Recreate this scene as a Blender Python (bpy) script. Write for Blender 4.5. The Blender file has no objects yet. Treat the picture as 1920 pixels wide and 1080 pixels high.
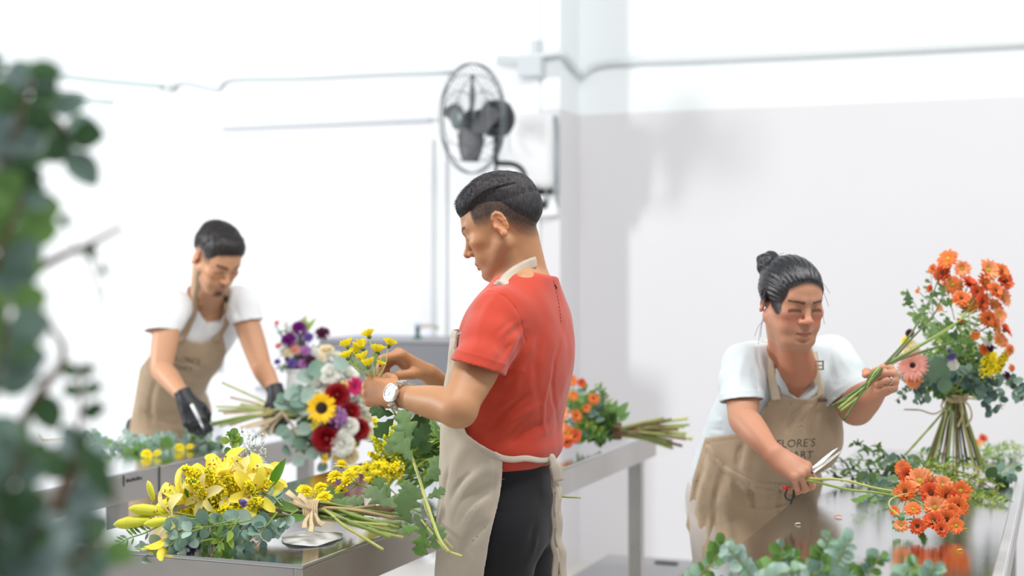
import bpy, bmesh, math, random
import numpy as np
from mathutils import Vector, Matrix, Euler

random.seed(7)
rng = np.random.default_rng(7)
SC = bpy.context.scene
COL = SC.collection

# ------------------------------------------------------------------ camera
F = 2667.0            # focal length in pixels of the 1920 wide frame (50 mm)
CX, CY, CH = 960.0, 520.0, 1.48
cam_d = bpy.data.cameras.new('camera')
cam_d.sensor_width = 36.0
cam_d.lens = 36.0 * F / 1920.0
cam_d.shift_y = -(540.0 - CY) / 1920.0
cam_d.dof.use_dof = True
cam_d.dof.focus_distance = 3.15
cam_d.dof.aperture_fstop = 2.1
cam_d.clip_start = 0.05
cam = bpy.data.objects.new('camera', cam_d)
cam.location = (0, 0, CH)
cam.rotation_euler = (math.pi / 2, 0, 0)
COL.objects.link(cam)
SC.camera = cam

# ------------------------------------------------------------------ light
SC.view_settings.view_transform = 'Standard'
SC.view_settings.look = 'None'
SC.view_settings.gamma = 1.0
SC.view_settings.use_curve_mapping = False
SC.view_settings.exposure = 0.0
wd = bpy.data.worlds.new('world'); SC.world = wd; wd.use_nodes = True
wb = wd.node_tree.nodes['Background']
wb.inputs[0].default_value = (0.93, 0.96, 1.0, 1)
wb.inputs[1].default_value = 0.56

def area(name, loc, target, size, size_y, power, color=(1, 1, 1)):
    l = bpy.data.lights.new(name, 'AREA'); l.shape = 'RECTANGLE'
    l.size = size; l.size_y = size_y; l.energy = power; l.color = color
    o = bpy.data.objects.new(name, l); COL.objects.link(o)
    o.location = loc
    o.rotation_euler = (Vector(target) - Vector(loc)).to_track_quat('-Z', 'Y').to_euler()
    return o
# ceiling tube lights of the workshop (out of frame) and the tall daylight opening on the left
area('ceiling_light', (-0.6, 2.2, 4.3), (-0.2, 3.6, 0.9), 2.6, 0.5, 105, (1.0, 0.98, 0.95))
area('ceiling_light', (2.4, 3.0, 4.3), (1.6, 4.0, 0.9), 2.6, 0.5, 95, (1.0, 0.98, 0.95))
area('daylight_opening', (-5.6, 4.2, 2.6), (1.2, 7.2, 1.6), .45, 1.2, 215, (0.97, 0.985, 1.0))

# ------------------------------------------------------------------ helpers
def P(px, py, d):
    """the world point seen at pixel (px, py) at the distance d along the view"""
    return np.array([(px - CX) / F * d, d, CH - (py - CY) / F * d])

def link(o):
    COL.objects.link(o); return o

def mesh_obj(name, verts, faces, mat, parent=None, smooth=True, mats=None, fmat=None, colors=None):
    me = bpy.data.meshes.new(name)
    verts = np.asarray(verts, dtype=np.float64)
    if isinstance(faces, np.ndarray) and faces.ndim == 2:
        n, k = faces.shape
        me.vertices.add(len(verts)); me.vertices.foreach_set('co', verts.astype(np.float32).ravel())
        me.loops.add(n * k); me.loops.foreach_set('vertex_index', faces.astype(np.int32).ravel())
        me.polygons.add(n)
        me.polygons.foreach_set('loop_start', np.arange(0, n * k, k, dtype=np.int32))
        me.polygons.foreach_set('loop_total', np.full(n, k, dtype=np.int32))
        me.update(calc_edges=True)
    else:
        me.from_pydata([tuple(v) for v in verts], [], [tuple(int(i) for i in f) for f in faces])
    for m in (mats or [mat]):
        me.materials.append(m)
    if fmat is not None:
        me.polygons.foreach_set('material_index', np.asarray(fmat, dtype=np.int32))
    if smooth:
        me.polygons.foreach_set('use_smooth', np.ones(len(me.polygons), dtype=bool))
    if colors is not None:
        a = me.color_attributes.new('Col', 'FLOAT_COLOR', 'POINT')
        c = np.ones((len(verts), 4), dtype=np.float32); c[:, :3] = colors
        a.data.foreach_set('color', c.ravel())
    me.update()
    o = bpy.data.objects.new(name, me); COL.objects.link(o)
    if parent is not None:
        o.parent = parent
    return o

def empty(name, loc=(0, 0, 0), rotz=0.0):
    o = bpy.data.objects.new(name, None); COL.objects.link(o)
    o.location = loc; o.rotation_euler = (0, 0, rotz)
    o.empty_display_size = 0.05
    return o

def tag(o, label, cat, group=None, kind=None):
    o['label'] = label
    if cat: o['category'] = cat
    if group: o['group'] = group
    if kind: o['kind'] = kind
    return o

def reparent(child, parent):
    """parent while keeping the child's geometry in world space (parent has location/rotation only)"""
    bpy.context.view_layer.update()
    child.parent = parent
    M = Matrix.LocRotScale(parent.location, parent.rotation_euler, None)
    child.matrix_parent_inverse = M.inverted()
    return child

class MB:
    """collects pieces into one mesh"""
    def __init__(s): s.v = []; s.f = []; s.m = []; s.c = []; s.n = 0
    def add(s, v, f, m=0, c=None):
        v = np.asarray(v, dtype=float); o = s.n
        s.v.append(v); s.n += len(v)
        for q in f: s.f.append([int(i) + o for i in q]); s.m.append(m)
        if c is None: c = (1, 1, 1)
        c = np.asarray(c, dtype=float)
        s.c.append(np.tile(c, (len(v), 1)) if c.ndim == 1 else c)
        return s
    def box(s, lo, hi, m=0, M=None):
        x0, y0, z0 = lo; x1, y1, z1 = hi
        v = np.array([[x0,y0,z0],[x1,y0,z0],[x1,y1,z0],[x0,y1,z0],[x0,y0,z1],[x1,y0,z1],[x1,y1,z1],[x0,y1,z1]], float)
        if M is not None: v = v @ np.asarray(M)[:3, :3].T + np.asarray(M)[:3, 3]
        return s.add(v, [(0,3,2,1),(4,5,6,7),(0,1,5,4),(1,2,6,5),(2,3,7,6),(3,0,4,7)], m)
    def tube(s, pts, r, n=8, m=0, cap=True, c=None):
        pts = np.asarray(pts, float); k = len(pts)
        r = np.full(k, r, float) if np.isscalar(r) else np.asarray(r, float)
        t = np.gradient(pts, axis=0); t /= np.linalg.norm(t, axis=1)[:, None] + 1e-12
        up = np.array([0, 0, 1.0]) if abs(t[0, 2]) < .9 else np.array([1.0, 0, 0])
        a = np.cross(t[0], up); a /= np.linalg.norm(a)
        V = []
        for i in range(k):
            a = a - t[i] * np.dot(a, t[i]); a /= np.linalg.norm(a) + 1e-12
            b = np.cross(t[i], a)
            for j in range(n):
                w = 2 * math.pi * j / n
                V.append(pts[i] + r[i] * (math.cos(w) * a + math.sin(w) * b))
        Fc = [(i*n+j, i*n+(j+1) % n, (i+1)*n+(j+1) % n, (i+1)*n+j) for i in range(k-1) for j in range(n)]
        if cap: Fc += [tuple(range(n))[::-1], tuple((k-1)*n+j for j in range(n))]
        return s.add(V, Fc, m, c)
    def ball(s, c0, r, seg=10, rings=6, m=0, M=None, c=None):
        r = np.array([r, r, r], float) if np.isscalar(r) else np.asarray(r, float)
        V = [[0, 0, 1.0]]
        for i in range(1, rings):
            a = math.pi * i / rings
            for j in range(seg):
                w = 2 * math.pi * j / seg
                V.append([math.sin(a)*math.cos(w), math.sin(a)*math.sin(w), math.cos(a)])
        V.append([0, 0, -1.0]); V = np.array(V) * r
        if M is not None: V = V @ np.asarray(M)[:3, :3].T
        V = V + np.asarray(c0)
        Fc = [(0, 1+j, 1+(j+1) % seg) for j in range(seg)]
        for i in range(rings-2):
            for j in range(seg):
                a = 1+i*seg; b = a+seg
                Fc.append((a+j, b+j, b+(j+1) % seg, a+(j+1) % seg))
        a = 1+(rings-2)*seg; e = len(V)-1
        Fc += [(a+(j+1) % seg, a+j, e) for j in range(seg)]
        return s.add(V, Fc, m, c)
    def lathe(s, prof, n=24, m=0, M=None, cap=True):
        prof = list(prof); V = []
        for r, z in prof:
            for j in range(n):
                w = 2*math.pi*j/n; V.append([r*math.cos(w), r*math.sin(w), z])
        V = np.array(V)
        if M is not None: V = V @ np.asarray(M)[:3, :3].T + np.asarray(M)[:3, 3]
        k = len(prof)
        Fc = [(i*n+j, i*n+(j+1) % n, (i+1)*n+(j+1) % n, (i+1)*n+j) for i in range(k-1) for j in range(n)]
        if cap: Fc += [tuple(range(n))[::-1], tuple((k-1)*n+j for j in range(n))]
        return s.add(V, Fc, m)
    def build(s, name, mats, parent=None, smooth=True, colors=False, bevel=0):
        mats = mats if isinstance(mats, (list, tuple)) else [mats]
        v = np.concatenate(s.v)
        o = mesh_obj(name, v, s.f, None, parent, smooth, mats=mats, fmat=s.m,
                     colors=np.concatenate(s.c) if colors else None)
        if bevel:
            b = o.modifiers.new('bevel', 'BEVEL'); b.width = bevel; b.segments = 2; b.limit_method = 'ANGLE'
        return o

# ------------------------------------------------------------------ materials
def s2l(c):
    return tuple((x/12.92 if x <= .04045 else ((x+.055)/1.055)**2.4) for x in c)
def rgb(r, g, b): return s2l((r/255., g/255., b/255.))

def mat(name, color, rough=.6, metal=0., spec=.5, trans=0., noise=None, bump=None, sss=0., vcol=False, sheen=0., coat=0., wave=None):
    """noise=(scale, amount) colour variation, bump=(scale, strength), trans=leaf translucency"""
    m = bpy.data.materials.new(name); m.use_nodes = True
    nt = m.node_tree; N = nt.nodes; L = nt.links
    b = N['Principled BSDF']; out = N['Material Output']
    b.inputs['Roughness'].default_value = rough
    b.inputs['Metallic'].default_value = metal
    b.inputs['Specular IOR Level'].default_value = spec
    b.inputs['Base Color'].default_value = (*color, 1)
    if sheen: b.inputs['Sheen Weight'].default_value = sheen
    if coat: b.inputs['Coat Weight'].default_value = coat; b.inputs['Coat Roughness'].default_value = .15
    csock = None
    if vcol:
        a = N.new('ShaderNodeAttribute'); a.attribute_name = 'Col'; csock = a.outputs['Color']
    tc = N.new('ShaderNodeTexCoord')
    if noise:
        n = N.new('ShaderNodeTexNoise'); n.inputs['Scale'].default_value = noise[0]; n.inputs['Detail'].default_value = 5
        L.new(tc.outputs['Object'], n.inputs['Vector'])
        mr = N.new('ShaderNodeMapRange'); mr.inputs['From Min'].default_value = .25; mr.inputs['From Max'].default_value = .75
        mr.inputs['To Min'].default_value = 1 - noise[1]; mr.inputs['To Max'].default_value = 1 + noise[1]
        L.new(n.outputs['Fac'], mr.inputs['Value'])
        mx = N.new('ShaderNodeVectorMath'); mx.operation = 'SCALE'
        if csock: L.new(csock, mx.inputs[0])
        else: mx.inputs[0].default_value = color
        L.new(mr.outputs[0], mx.inputs['Scale']); csock = mx.outputs[0]
    if csock: L.new(csock, b.inputs['Base Color'])
    if sss:
        b.inputs['Subsurface Weight'].default_value = sss
        b.inputs['Subsurface Radius'].default_value = (1.0, .35, .2)
        b.inputs['Subsurface Scale'].default_value = .012
    if bump:
        if wave:
            n = N.new('ShaderNodeTexWave'); n.inputs['Scale'].default_value = bump[0]; n.bands_direction = wave
            n.inputs['Distortion'].default_value = .5
        else:
            n = N.new('ShaderNodeTexNoise'); n.inputs['Scale'].default_value = bump[0]; n.inputs['Detail'].default_value = 4
        L.new(tc.outputs['Object'], n.inputs['Vector'])
        bp = N.new('ShaderNodeBump'); bp.inputs['Strength'].default_value = bump[1]
        bp.inputs['Distance'].default_value = bump[2] if len(bump) > 2 else .002
        L.new(n.outputs['Fac'], bp.inputs['Height']); L.new(bp.outputs[0], b.inputs['Normal'])
    if trans:
        t = N.new('ShaderNodeBsdfTranslucent'); t.inputs['Color'].default_value = (*color, 1)
        if csock: L.new(csock, t.inputs['Color'])
        ms = N.new('ShaderNodeMixShader'); ms.inputs[0].default_value = trans
        L.new(b.outputs[0], ms.inputs[1]); L.new(t.outputs[0], ms.inputs[2]); L.new(ms.outputs[0], out.inputs[0])
    return m

# ------------------------------------------------------------------ implicit surfaces
class Model:
    """a list of implicit primitives combined by smooth union / subtraction, meshed by surface nets"""
    def __init__(s): s.p = []
    def cone(s, a, b, ra, rb=None, k=.01, op=1):
        s.p.append(('c', np.asarray(a, float), np.asarray(b, float), ra, ra if rb is None else rb, k, op)); return s
    def ball(s, c, r, k=.01, R=None, op=1):
        r = np.array([r]*3, float) if np.isscalar(r) else np.asarray(r, float)
        s.p.append(('e', np.asarray(c, float), r, None if R is None else np.asarray(R, float), None, k, op)); return s
    def chain(s, pts, rs, k=.01):
        for i in range(len(pts)-1): s.cone(pts[i], pts[i+1], rs[i], rs[i+1], k)
        return s
    def field(s, fn, k=.01, op=1):
        s.p.append(('f', fn, None, None, None, k, op)); return s
    def xform(s, R, t, sc=1.0):
        """rigidly move every primitive: x -> R x * sc + t"""
        R = np.asarray(R); t = np.asarray(t); q = []
        for e in s.p:
            if e[0] == 'c': q.append(('c', R @ e[1]*sc+t, R @ e[2]*sc+t, e[3]*sc, e[4]*sc, e[5]*sc, e[6]))
            elif e[0] == 'e': q.append(('e', R @ e[1]*sc+t, e[2]*sc, R if e[3] is None else R @ e[3], None, e[5]*sc, e[6]))
            else: q.append(e)
        s.p = q; return s
    def __call__(s, X):
        d = np.full(len(X), 1.0)
        M = .05
        for t, a, b, c, e, k, op in s.p:
            if t == 'f':
                v = a(X); idx = slice(None)
            elif t == 'c':
                mid = (a+b)/2; R = np.linalg.norm(b-a)/2 + max(c, e) + M
                D = X-mid; idx = np.nonzero((D*D).sum(1) < R*R)[0]
                if len(idx) == 0: continue
                pa = X[idx]-a; ba = b-a; L2 = max(ba @ ba, 1e-12)
                h = np.clip(pa @ ba / L2, 0, 1)
                v = np.linalg.norm(pa-h[:, None]*ba, axis=1) - (c+(e-c)*h)
            else:
                R = b.max()+M
                D = X-a; idx = np.nonzero((D*D).sum(1) < R*R)[0]
                if len(idx) == 0: continue
                D = D[idx]
                if c is not None: D = D @ c
                q = D/b; l = np.linalg.norm(q, axis=1)
                g = np.linalg.norm(q/b, axis=1)+1e-9
                v = l*(l-1)/g
            o = d[idx]
            if op == 1:
                h = np.clip(.5+.5*(o-v)/k, 0, 1); r = o+(v-o)*h - k*h*(1-h)
            elif op == -1:
                h = np.clip(.5-.5*(o+v)/k, 0, 1); r = o+(-v-o)*h + k*h*(1-h)
            else:   # intersect
                h = np.clip(.5-.5*(v-o)/k, 0, 1); r = v+(o-v)*h + k*h*(1-h)
            d[idx] = r
        return d

def smax(a, b, k):
    h = np.clip(.5-.5*(b-a)/k, 0, 1); return b+(a-b)*h + k*h*(1-h)
def smin(a, b, k):
    h = np.clip(.5+.5*(b-a)/k, 0, 1); return b+(a-b)*h - k*h*(1-h)

def mesh_field(fn, lo, hi, h, slack=1.6):
    """surface nets on a block grid that is only evaluated near the surface"""
    lo = np.asarray(lo, float); hi = np.asarray(hi, float); B = 8
    nb = np.maximum(1, np.ceil((hi-lo)/(h*B)).astype(int)); n = nb*B
    g = np.stack(np.meshgrid(*[np.arange(k) for k in nb], indexing='ij'), -1).reshape(-1, 3)
    cen = lo+(g*B+(B-1)/2)*h
    fc = fn(cen)
    near = np.abs(fc) < (B*h*.87*slack)
    A = np.empty(tuple(nb)+(B, B, B), np.float32)
    A[...] = np.where(fc < 0, -1, 1).reshape(tuple(nb))[..., None, None, None]
    loc = np.stack(np.meshgrid(np.arange(B), np.arange(B), np.arange(B), indexing='ij'), -1).reshape(-1, 3)
    gi = g[near]
    for s0 in range(0, len(gi), 400):
        q = gi[s0:s0+400]
        X = lo+((q*B)[:, None, :]+loc[None])*h
        v = fn(X.reshape(-1, 3)).reshape(len(q), B, B, B)
        A[q[:, 0], q[:, 1], q[:, 2]] = v
    V = A.transpose(0, 3, 1, 4, 2, 5).reshape(tuple(n))
    V[0] = V[-1] = 1; V[:, 0] = V[:, -1] = 1; V[:, :, 0] = V[:, :, -1] = 1
    I = V < 0
    c = I[:-1, :-1, :-1].astype(np.int8)
    for dx in (0, 1):
        for dy in (0, 1):
            for dz in (0, 1):
                if dx+dy+dz: c = c + I[dx:dx+n[0]-1, dy:dy+n[1]-1, dz:dz+n[2]-1]
    cell = np.argwhere((c > 0) & (c < 8))
    idg = np.full(c.shape, -1, np.int32); idg[tuple(cell.T)] = np.arange(len(cell))
    acc = np.zeros((len(cell), 3)); cnt = np.zeros(len(cell))
    cor = [(0,0,0),(1,0,0),(0,1,0),(1,1,0),(0,0,1),(1,0,1),(0,1,1),(1,1,1)]
    val = [V[cell[:, 0]+x, cell[:, 1]+y, cell[:, 2]+z] for x, y, z in cor]
    for i in range(8):
        for j in range(i+1, 8):
            df = np.subtract(cor[j], cor[i])
            if np.abs(df).sum() != 1: continue
            a, b = val[i], val[j]; m = (a < 0) != (b < 0)
            t = np.clip(a[m]/(a[m]-b[m]), 0, 1)
            acc[m] += np.array(cor[i])+t[:, None]*df; cnt[m] += 1
    vert = lo+(cell+acc/cnt[:, None])*h
    faces = []
    for ax in range(3):
        o1, o2 = [(1, 2), (2, 0), (0, 1)][ax]
        sl0 = [slice(1, -1)]*3; sl1 = [slice(1, -1)]*3
        sl0[ax] = slice(0, -1); sl1[ax] = slice(1, None)
        a = I[tuple(sl0)]; b = I[tuple(sl1)]
        for flag in (True, False):
            e = np.argwhere((a != b) & (a == flag))
            for q in (o1, o2): e[:, q] += 1
            if len(e) == 0: continue
            u = np.zeros(3, int); u[o1] = 1; w = np.zeros(3, int); w[o2] = 1
            ids = [idg[tuple((e-s).T)] for s in (u+w, w, 0*u, u)]
            f = np.stack(ids, 1)
            if not flag: f = f[:, ::-1]
            faces.append(f)
    faces = np.concatenate(faces)
    faces = faces[(faces >= 0).all(1)]
    return vert, faces

def rot(yaw=0, pitch=0, roll=0):
    """columns right, forward, up of a frame that looks along yaw (0 = away from the camera, +90 = left), pitched up"""
    return np.array(Matrix.Rotation(math.radians(yaw), 3, 'Z') @ Matrix.Rotation(math.radians(pitch), 3, 'X') @ Matrix.Rotation(math.radians(roll), 3, 'Y'))

def spline(pts, n=8):
    pts = np.asarray(pts, float); P0 = np.vstack([2*pts[0]-pts[1], pts, 2*pts[-1]-pts[-2]]); out = []
    for i in range(1, len(P0)-2):
        for j in range(n):
            t = j/n
            a, b, c, d = P0[i-1], P0[i], P0[i+1], P0[i+2]
            out.append(.5*((2*b)+(-a+c)*t+(2*a-5*b+4*c-d)*t*t+(-a+3*b-3*c+d)*t**3))
    out.append(pts[-1]); return np.array(out)

def noise3(X, f, seed=0):
    """cheap smooth pseudo noise in about -1..1"""
    r = np.random.default_rng(seed); v = np.zeros(len(X))
    for i in range(5):
        w = r.normal(size=3); w /= np.linalg.norm(w)
        v += np.sin((X @ w)*f*(1+.35*i)+r.uniform(0, 6.28)+.8*np.sin((X @ np.roll(w, 1))*f*.7+i))
    return v/3.2
# ------------------------------------------------------------------ the room's materials
M_wall_white = mat('white wall paint', rgb(239, 241, 243), .7, noise=(1.2, .012), bump=(60, .08))
M_door_white = mat('white panel', rgb(234, 235, 240), .5, noise=(1.0, .012))
M_floor = mat('pale concrete floor', rgb(214, 211, 205), .45, noise=(3, .05), bump=(20, .05))
M_steel = None
def two_tone_wall():
    m = bpy.data.materials.new('two tone wall paint'); m.use_nodes = True
    nt = m.node_tree; N = nt.nodes; L = nt.links; b = N['Principled BSDF']; b.inputs['Roughness'].default_value = .65
    tc = N.new('ShaderNodeTexCoord'); sx = N.new('ShaderNodeSeparateXYZ'); L.new(tc.outputs['Object'], sx.inputs[0])
    mr = N.new('ShaderNodeMapRange'); mr.inputs['From Min'].default_value = 2.322; mr.inputs['From Max'].default_value = 2.328
    L.new(sx.outputs['Z'], mr.inputs['Value'])
    n = N.new('ShaderNodeTexNoise'); n.inputs['Scale'].default_value = 1.5; n.inputs['Detail'].default_value = 6; L.new(tc.outputs['Object'], n.inputs['Vector'])
    mx = N.new('ShaderNodeMix'); mx.data_type = 'RGBA'
    mx.inputs[6].default_value = (*rgb(222, 221, 224), 1); mx.inputs[7].default_value = (*rgb(240, 245, 247), 1)
    L.new(mr.outputs[0], mx.inputs[0])
    m2 = N.new('ShaderNodeMapRange'); m2.inputs['To Min'].default_value = .975; m2.inputs['To Max'].default_value = 1.02
    L.new(n.outputs['Fac'], m2.inputs['Value'])
    vm = N.new('ShaderNodeVectorMath'); vm.operation = 'SCALE'
    L.new(mx.outputs[2], vm.inputs[0]); L.new(m2.outputs[0], vm.inputs['Scale']); L.new(vm.outputs[0], b.inputs['Base Color'])
    return m
M_wall2 = two_tone_wall()

def brushed_steel(name, base=(.62, .62, .63), rough=.2, streak=(2, 180, 2)):
    m = bpy.data.materials.new(name); m.use_nodes = True
    nt = m.node_tree; N = nt.nodes; L = nt.links; b = N['Principled BSDF']
    b.inputs['Metallic'].default_value = 1; b.inputs['Base Color'].default_value = (*base, 1)
    tc = N.new('ShaderNodeTexCoord'); mp = N.new('ShaderNodeMapping'); mp.inputs['Scale'].default_value = streak
    L.new(tc.outputs['Object'], mp.inputs[0])
    n = N.new('ShaderNodeTexNoise'); n.inputs['Scale'].default_value = 6; n.inputs['Detail'].default_value = 6; L.new(mp.outputs[0], n.inputs['Vector'])
    n2 = N.new('ShaderNodeTexNoise'); n2.inputs['Scale'].default_value = 4; n2.inputs['Detail'].default_value = 5; L.new(tc.outputs['Object'], n2.inputs['Vector'])
    mr = N.new('ShaderNodeMapRange'); mr.inputs['From Min'].default_value = .3; mr.inputs['From Max'].default_value = .7
    mr.inputs['To Min'].default_value = rough*.75; mr.inputs['To Max'].default_value = rough*1.35
    L.new(n2.outputs['Fac'], mr.inputs['Value']); L.new(mr.outputs[0], b.inputs['Roughness'])
    bp = N.new('ShaderNodeBump'); bp.inputs['Strength'].default_value = .06; bp.inputs['Distance'].default_value = .001
    L.new(n.outputs['Fac'], bp.inputs['Height']); L.new(bp.outputs[0], b.inputs['Normal'])
    return m
M_top = brushed_steel('polished steel worktop', (.62, .63, .64), .10)
M_apr = brushed_steel('brushed steel apron', (.50, .48, .46), .32)
M_leg = brushed_steel('steel leg', (.42, .41, .40), .25)
M_pipe = mat('pale conduit', rgb(222, 227, 228), .5)
M_dark = mat('black fan metal', rgb(34, 38, 40), .45)
M_blade = mat('dark fan blade', rgb(92, 92, 96), .5)
M_wire = mat('fan guard wire', rgb(110, 118, 120), .4, metal=.3)
M_plast = mat('white plastic', rgb(240, 241, 243), .4)
M_greyp = mat('grey plastic', rgb(150, 152, 156), .5)
M_bench = mat('grey bench panel', rgb(120, 121, 128), .5, noise=(4, .03))
M_lid = mat('grey crate lid', rgb(166, 164, 166), .5, noise=(8, .03))
M_navy = mat('navy crate body', rgb(52, 60, 70), .6)
M_line = mat('pale grey door seal', rgb(196, 200, 204), .6)
# ------------------------------------------------------------------ the room, in a grid turned with the walls
TH = math.atan(.39)
U = np.array([math.cos(TH), -math.sin(TH), 0]); W = np.array([math.sin(TH), math.cos(TH), 0]); ZZ = np.array([0, 0, 1.0])
def G(u, w, z=0): return U*u + W*w + ZZ*z
RM = np.eye(4); RM[:3, 0] = U; RM[:3, 1] = W
def to_grid(p): p = np.asarray(p); return np.array([p @ U, p @ W, p[2]])
def on_wall(px, py, w):
    """where the ray through a pixel meets the wall plane w = const (grid coordinates u, z)"""
    d = np.array([(px-CX)/F, 1, -(py-CY)/F]); t = w/(d @ W); q = d*t
    return q @ U, q[2]+CH

# the right wall runs through the inner corner seen at pixel 1100; the left wall stands 0.33 m in front of it
pc = P(1098, 1054, 7.4); gc = to_grid(pc)
WR = gc[1]                       # plane of the right wall
uc = gc[0]                       # u of the return face
WL = WR - .30
uR, _ = on_wall(1050, 500, WL)
def grid_obj(name, mb, mats, parent=None, **kw):
    o = mb.build(name, mats, parent, **kw)
    if parent is None: o.rotation_euler = (0, 0, -TH)
    return o
H = 4.6
m = MB(); m.box((uR, WR, 0), (uR+6, WR+.15, H)); o = grid_obj('wall_right', m, M_wall2, smooth=False); o['kind'] = 'structure'
m = MB(); m.box((-8, WL, 0), (uR, WR+.15, H)); o = grid_obj('wall_back', m, M_wall2, smooth=False); o['kind'] = 'structure'
m = MB(); m.box((-9, -6, -.1), (8, WR+.2, 0)); o = grid_obj('floor', m, M_floor, smooth=False); o['kind'] = 'structure'

# white overlay panels of the cold-room wall on the left, everything left of the heater
def panel(name, px0, px1, z0, z1, th, m_, kind=None):
    u0, _ = on_wall(px0, 500, WL); u1, _ = on_wall(px1, 500, WL)
    mb = MB(); mb.box((u0, WL-th, z0), (u1, WL+.002, z1)); o = grid_obj(name, mb, m_, smooth=False, bevel=.004)
    if kind: o['kind'] = kind
    return o
ub, _ = on_wall(1012, 500, WL)
mb = MB(); mb.box((-8, WL-.012, 0), (ub, WL+.003, 4.6))
o = grid_obj('trim_1', mb, M_wall_white, smooth=False); o['kind'] = 'structure'
_, zt = on_wall(430, 243, WL-.05)
o = panel('door_1', 425, 812, .02, zt, .022, M_door_white, 'structure')
u0, _ = on_wall(425, 500, WL); u1, _ = on_wall(812, 500, WL)
mb = MB(); mb.box((u0, WL-.055, zt-.004), (u1, WL-.01, zt+.020))
o = grid_obj('trim_2', mb, M_line, smooth=False); o['kind'] = 'structure'
ua, _ = on_wall(388, 500, WL); mb = MB(); mb.box((ua-.010, WL-.026, 0), (ua+.010, WL-.01, zt))
o = grid_obj('trim_3', mb, M_door_white, smooth=False, bevel=.004); o['kind'] = 'structure'

# conduits
def grid_tube(name, pts, r, m_, **kw):
    mb = MB(); mb.tube([list(p) for p in pts], r, **kw); return grid_obj(name, mb, m_)
def wl(px, py, off=.03): u, z = on_wall(px, py, WL-off); return (u, WL-off, z)
def wr(px, py, off=.03): u, z = on_wall(px, py, WR-off); return (u, WR-off, z)
c1 = wl(1000, 106); c2 = (uR+.012, WL-.03, c1[2]+.01); c2b = (uR+.03, WL+.04, c1[2]-.01); c3 = (uR+.03, WR-.05, c1[2]-.055); c4 = wr(1135, 118)
zz = wr(1920, 84)[2]
pts = spline([wl(935, 112), c1, c2, c2b, c3, c4, wr(1300, 111), wr(1600, 97), wr(2000, 76)], 6)
o = grid_tube('conduit', pts, .017, M_pipe)
tag(o, 'pale conduit running round the corner and along the upper right wall', 'conduit')
a = wl(1002, 112)
mb = MB(); mb.box((a[0]-.07, WL-.09, a[2]-.09), (a[0]+.055, WL+.002, a[2]+.01)); mb.box((a[0]-.02, WL-.03, a[2]-.02), (a[0]+.02, WL+.002, a[2]+.10))
mb.tube([(a[0]-.19, WL-.05, a[2]+.012), (a[0]-.10, WL-.06, a[2]-.01), (a[0]-.03, WL-.06, a[2]-.02)], [.022, .017, .017])
o = grid_obj('junction_box', mb, mat('grey junction box', rgb(205, 211, 214), .5), smooth=False, bevel=.006)
tag(o, 'pale grey junction box on the conduit above the fan near the corner', 'junction box')
pts = spline([wl(318, 163), wl(345, 156), wl(405, 168), wl(432, 150), wl(560, 147), wl(700, 140), wl(845, 135)], 6)
o = grid_tube('conduit', pts, .011, mat('thin grey cable', rgb(205, 212, 214), .5)); tag(o, 'thin grey cable crossing the upper left wall to the fan', 'cable')
pts = spline([wl(-300, 100), wl(0, 128), wl(150, 147), wl(318, 163)], 5)
o = grid_tube('conduit', pts, .013, mat('thin green grey cable', rgb(196, 208, 206), .5)); tag(o, 'thin cable at upper left running behind the foreground leaves', 'cable')
pts = spline([wl(-300, 165), wl(0, 178), wl(90, 183), wl(210, 192)], 5)
o = grid_tube('conduit', pts, .008, mat('grey lower cable', rgb(175, 190, 188), .5)); tag(o, 'lower short cable at upper left behind the foreground leaves', 'cable')
a = wl(318, 166)
mb = MB(); mb.ball((a[0], WL-.04, a[2]), (.04, .025, .022)); mb.ball((a[0]-.03, WL-.045, a[2]), (.014, .014, .012), m=1)
o = grid_obj('cable_clamp', mb, [mat('clamp grey', rgb(206, 214, 212), .5), M_dark]); tag(o, 'small cable clamp high on the left wall', 'cable clamp')
# vertical pipe beside the door panel
pts = [wl(815, 262, .07), wl(815, 420, .07), wl(815, 618, .07)]; pts.append((pts[-1][0], pts[-1][1], .05))
o = grid_tube('water_pipe', pts, .010, mat('galvanised pipe', rgb(212, 217, 218), .45)); tag(o, 'thin vertical grey pipe running down the wall into the grey bench', 'pipe')

# grey bench (dark steel sink front) along the left wall
b0 = on_wall(600, 640, WL-.45)[0]; b1 = on_wall(905, 640, WL-.45)[0]
zb = on_wall(700, 637, WL-.45)[1]; zb0 = on_wall(700, 722, WL-.45)[1]
root = empty('work_bench', tuple(G((b0+b1)/2, WL-.25))); root.rotation_euler = (0, 0, -TH)
tag(root, 'low grey bench with a plain dark front against the white wall behind the standing man', 'bench')
hw = (b1-b0)/2
mb = MB(); mb.box((-hw, -.2, zb0), (hw, .24, zb-.012)); mb.build('front_panel', M_bench, root, smooth=False, bevel=.006)
mb = MB(); mb.box((-hw-.01, -.21, zb-.012), (hw+.01, .24, zb+.004)); mb.build('bench_top', mat('bench top', rgb(150, 152, 157), .4), root, smooth=False, bevel=.003)
for sx in (-hw+.06, hw-.06):
    mb = MB(); mb.box((sx-.025, -.15, 0), (sx+.025, -.1, zb0)); mb.build('leg', M_bench, root, smooth=False)
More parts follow.
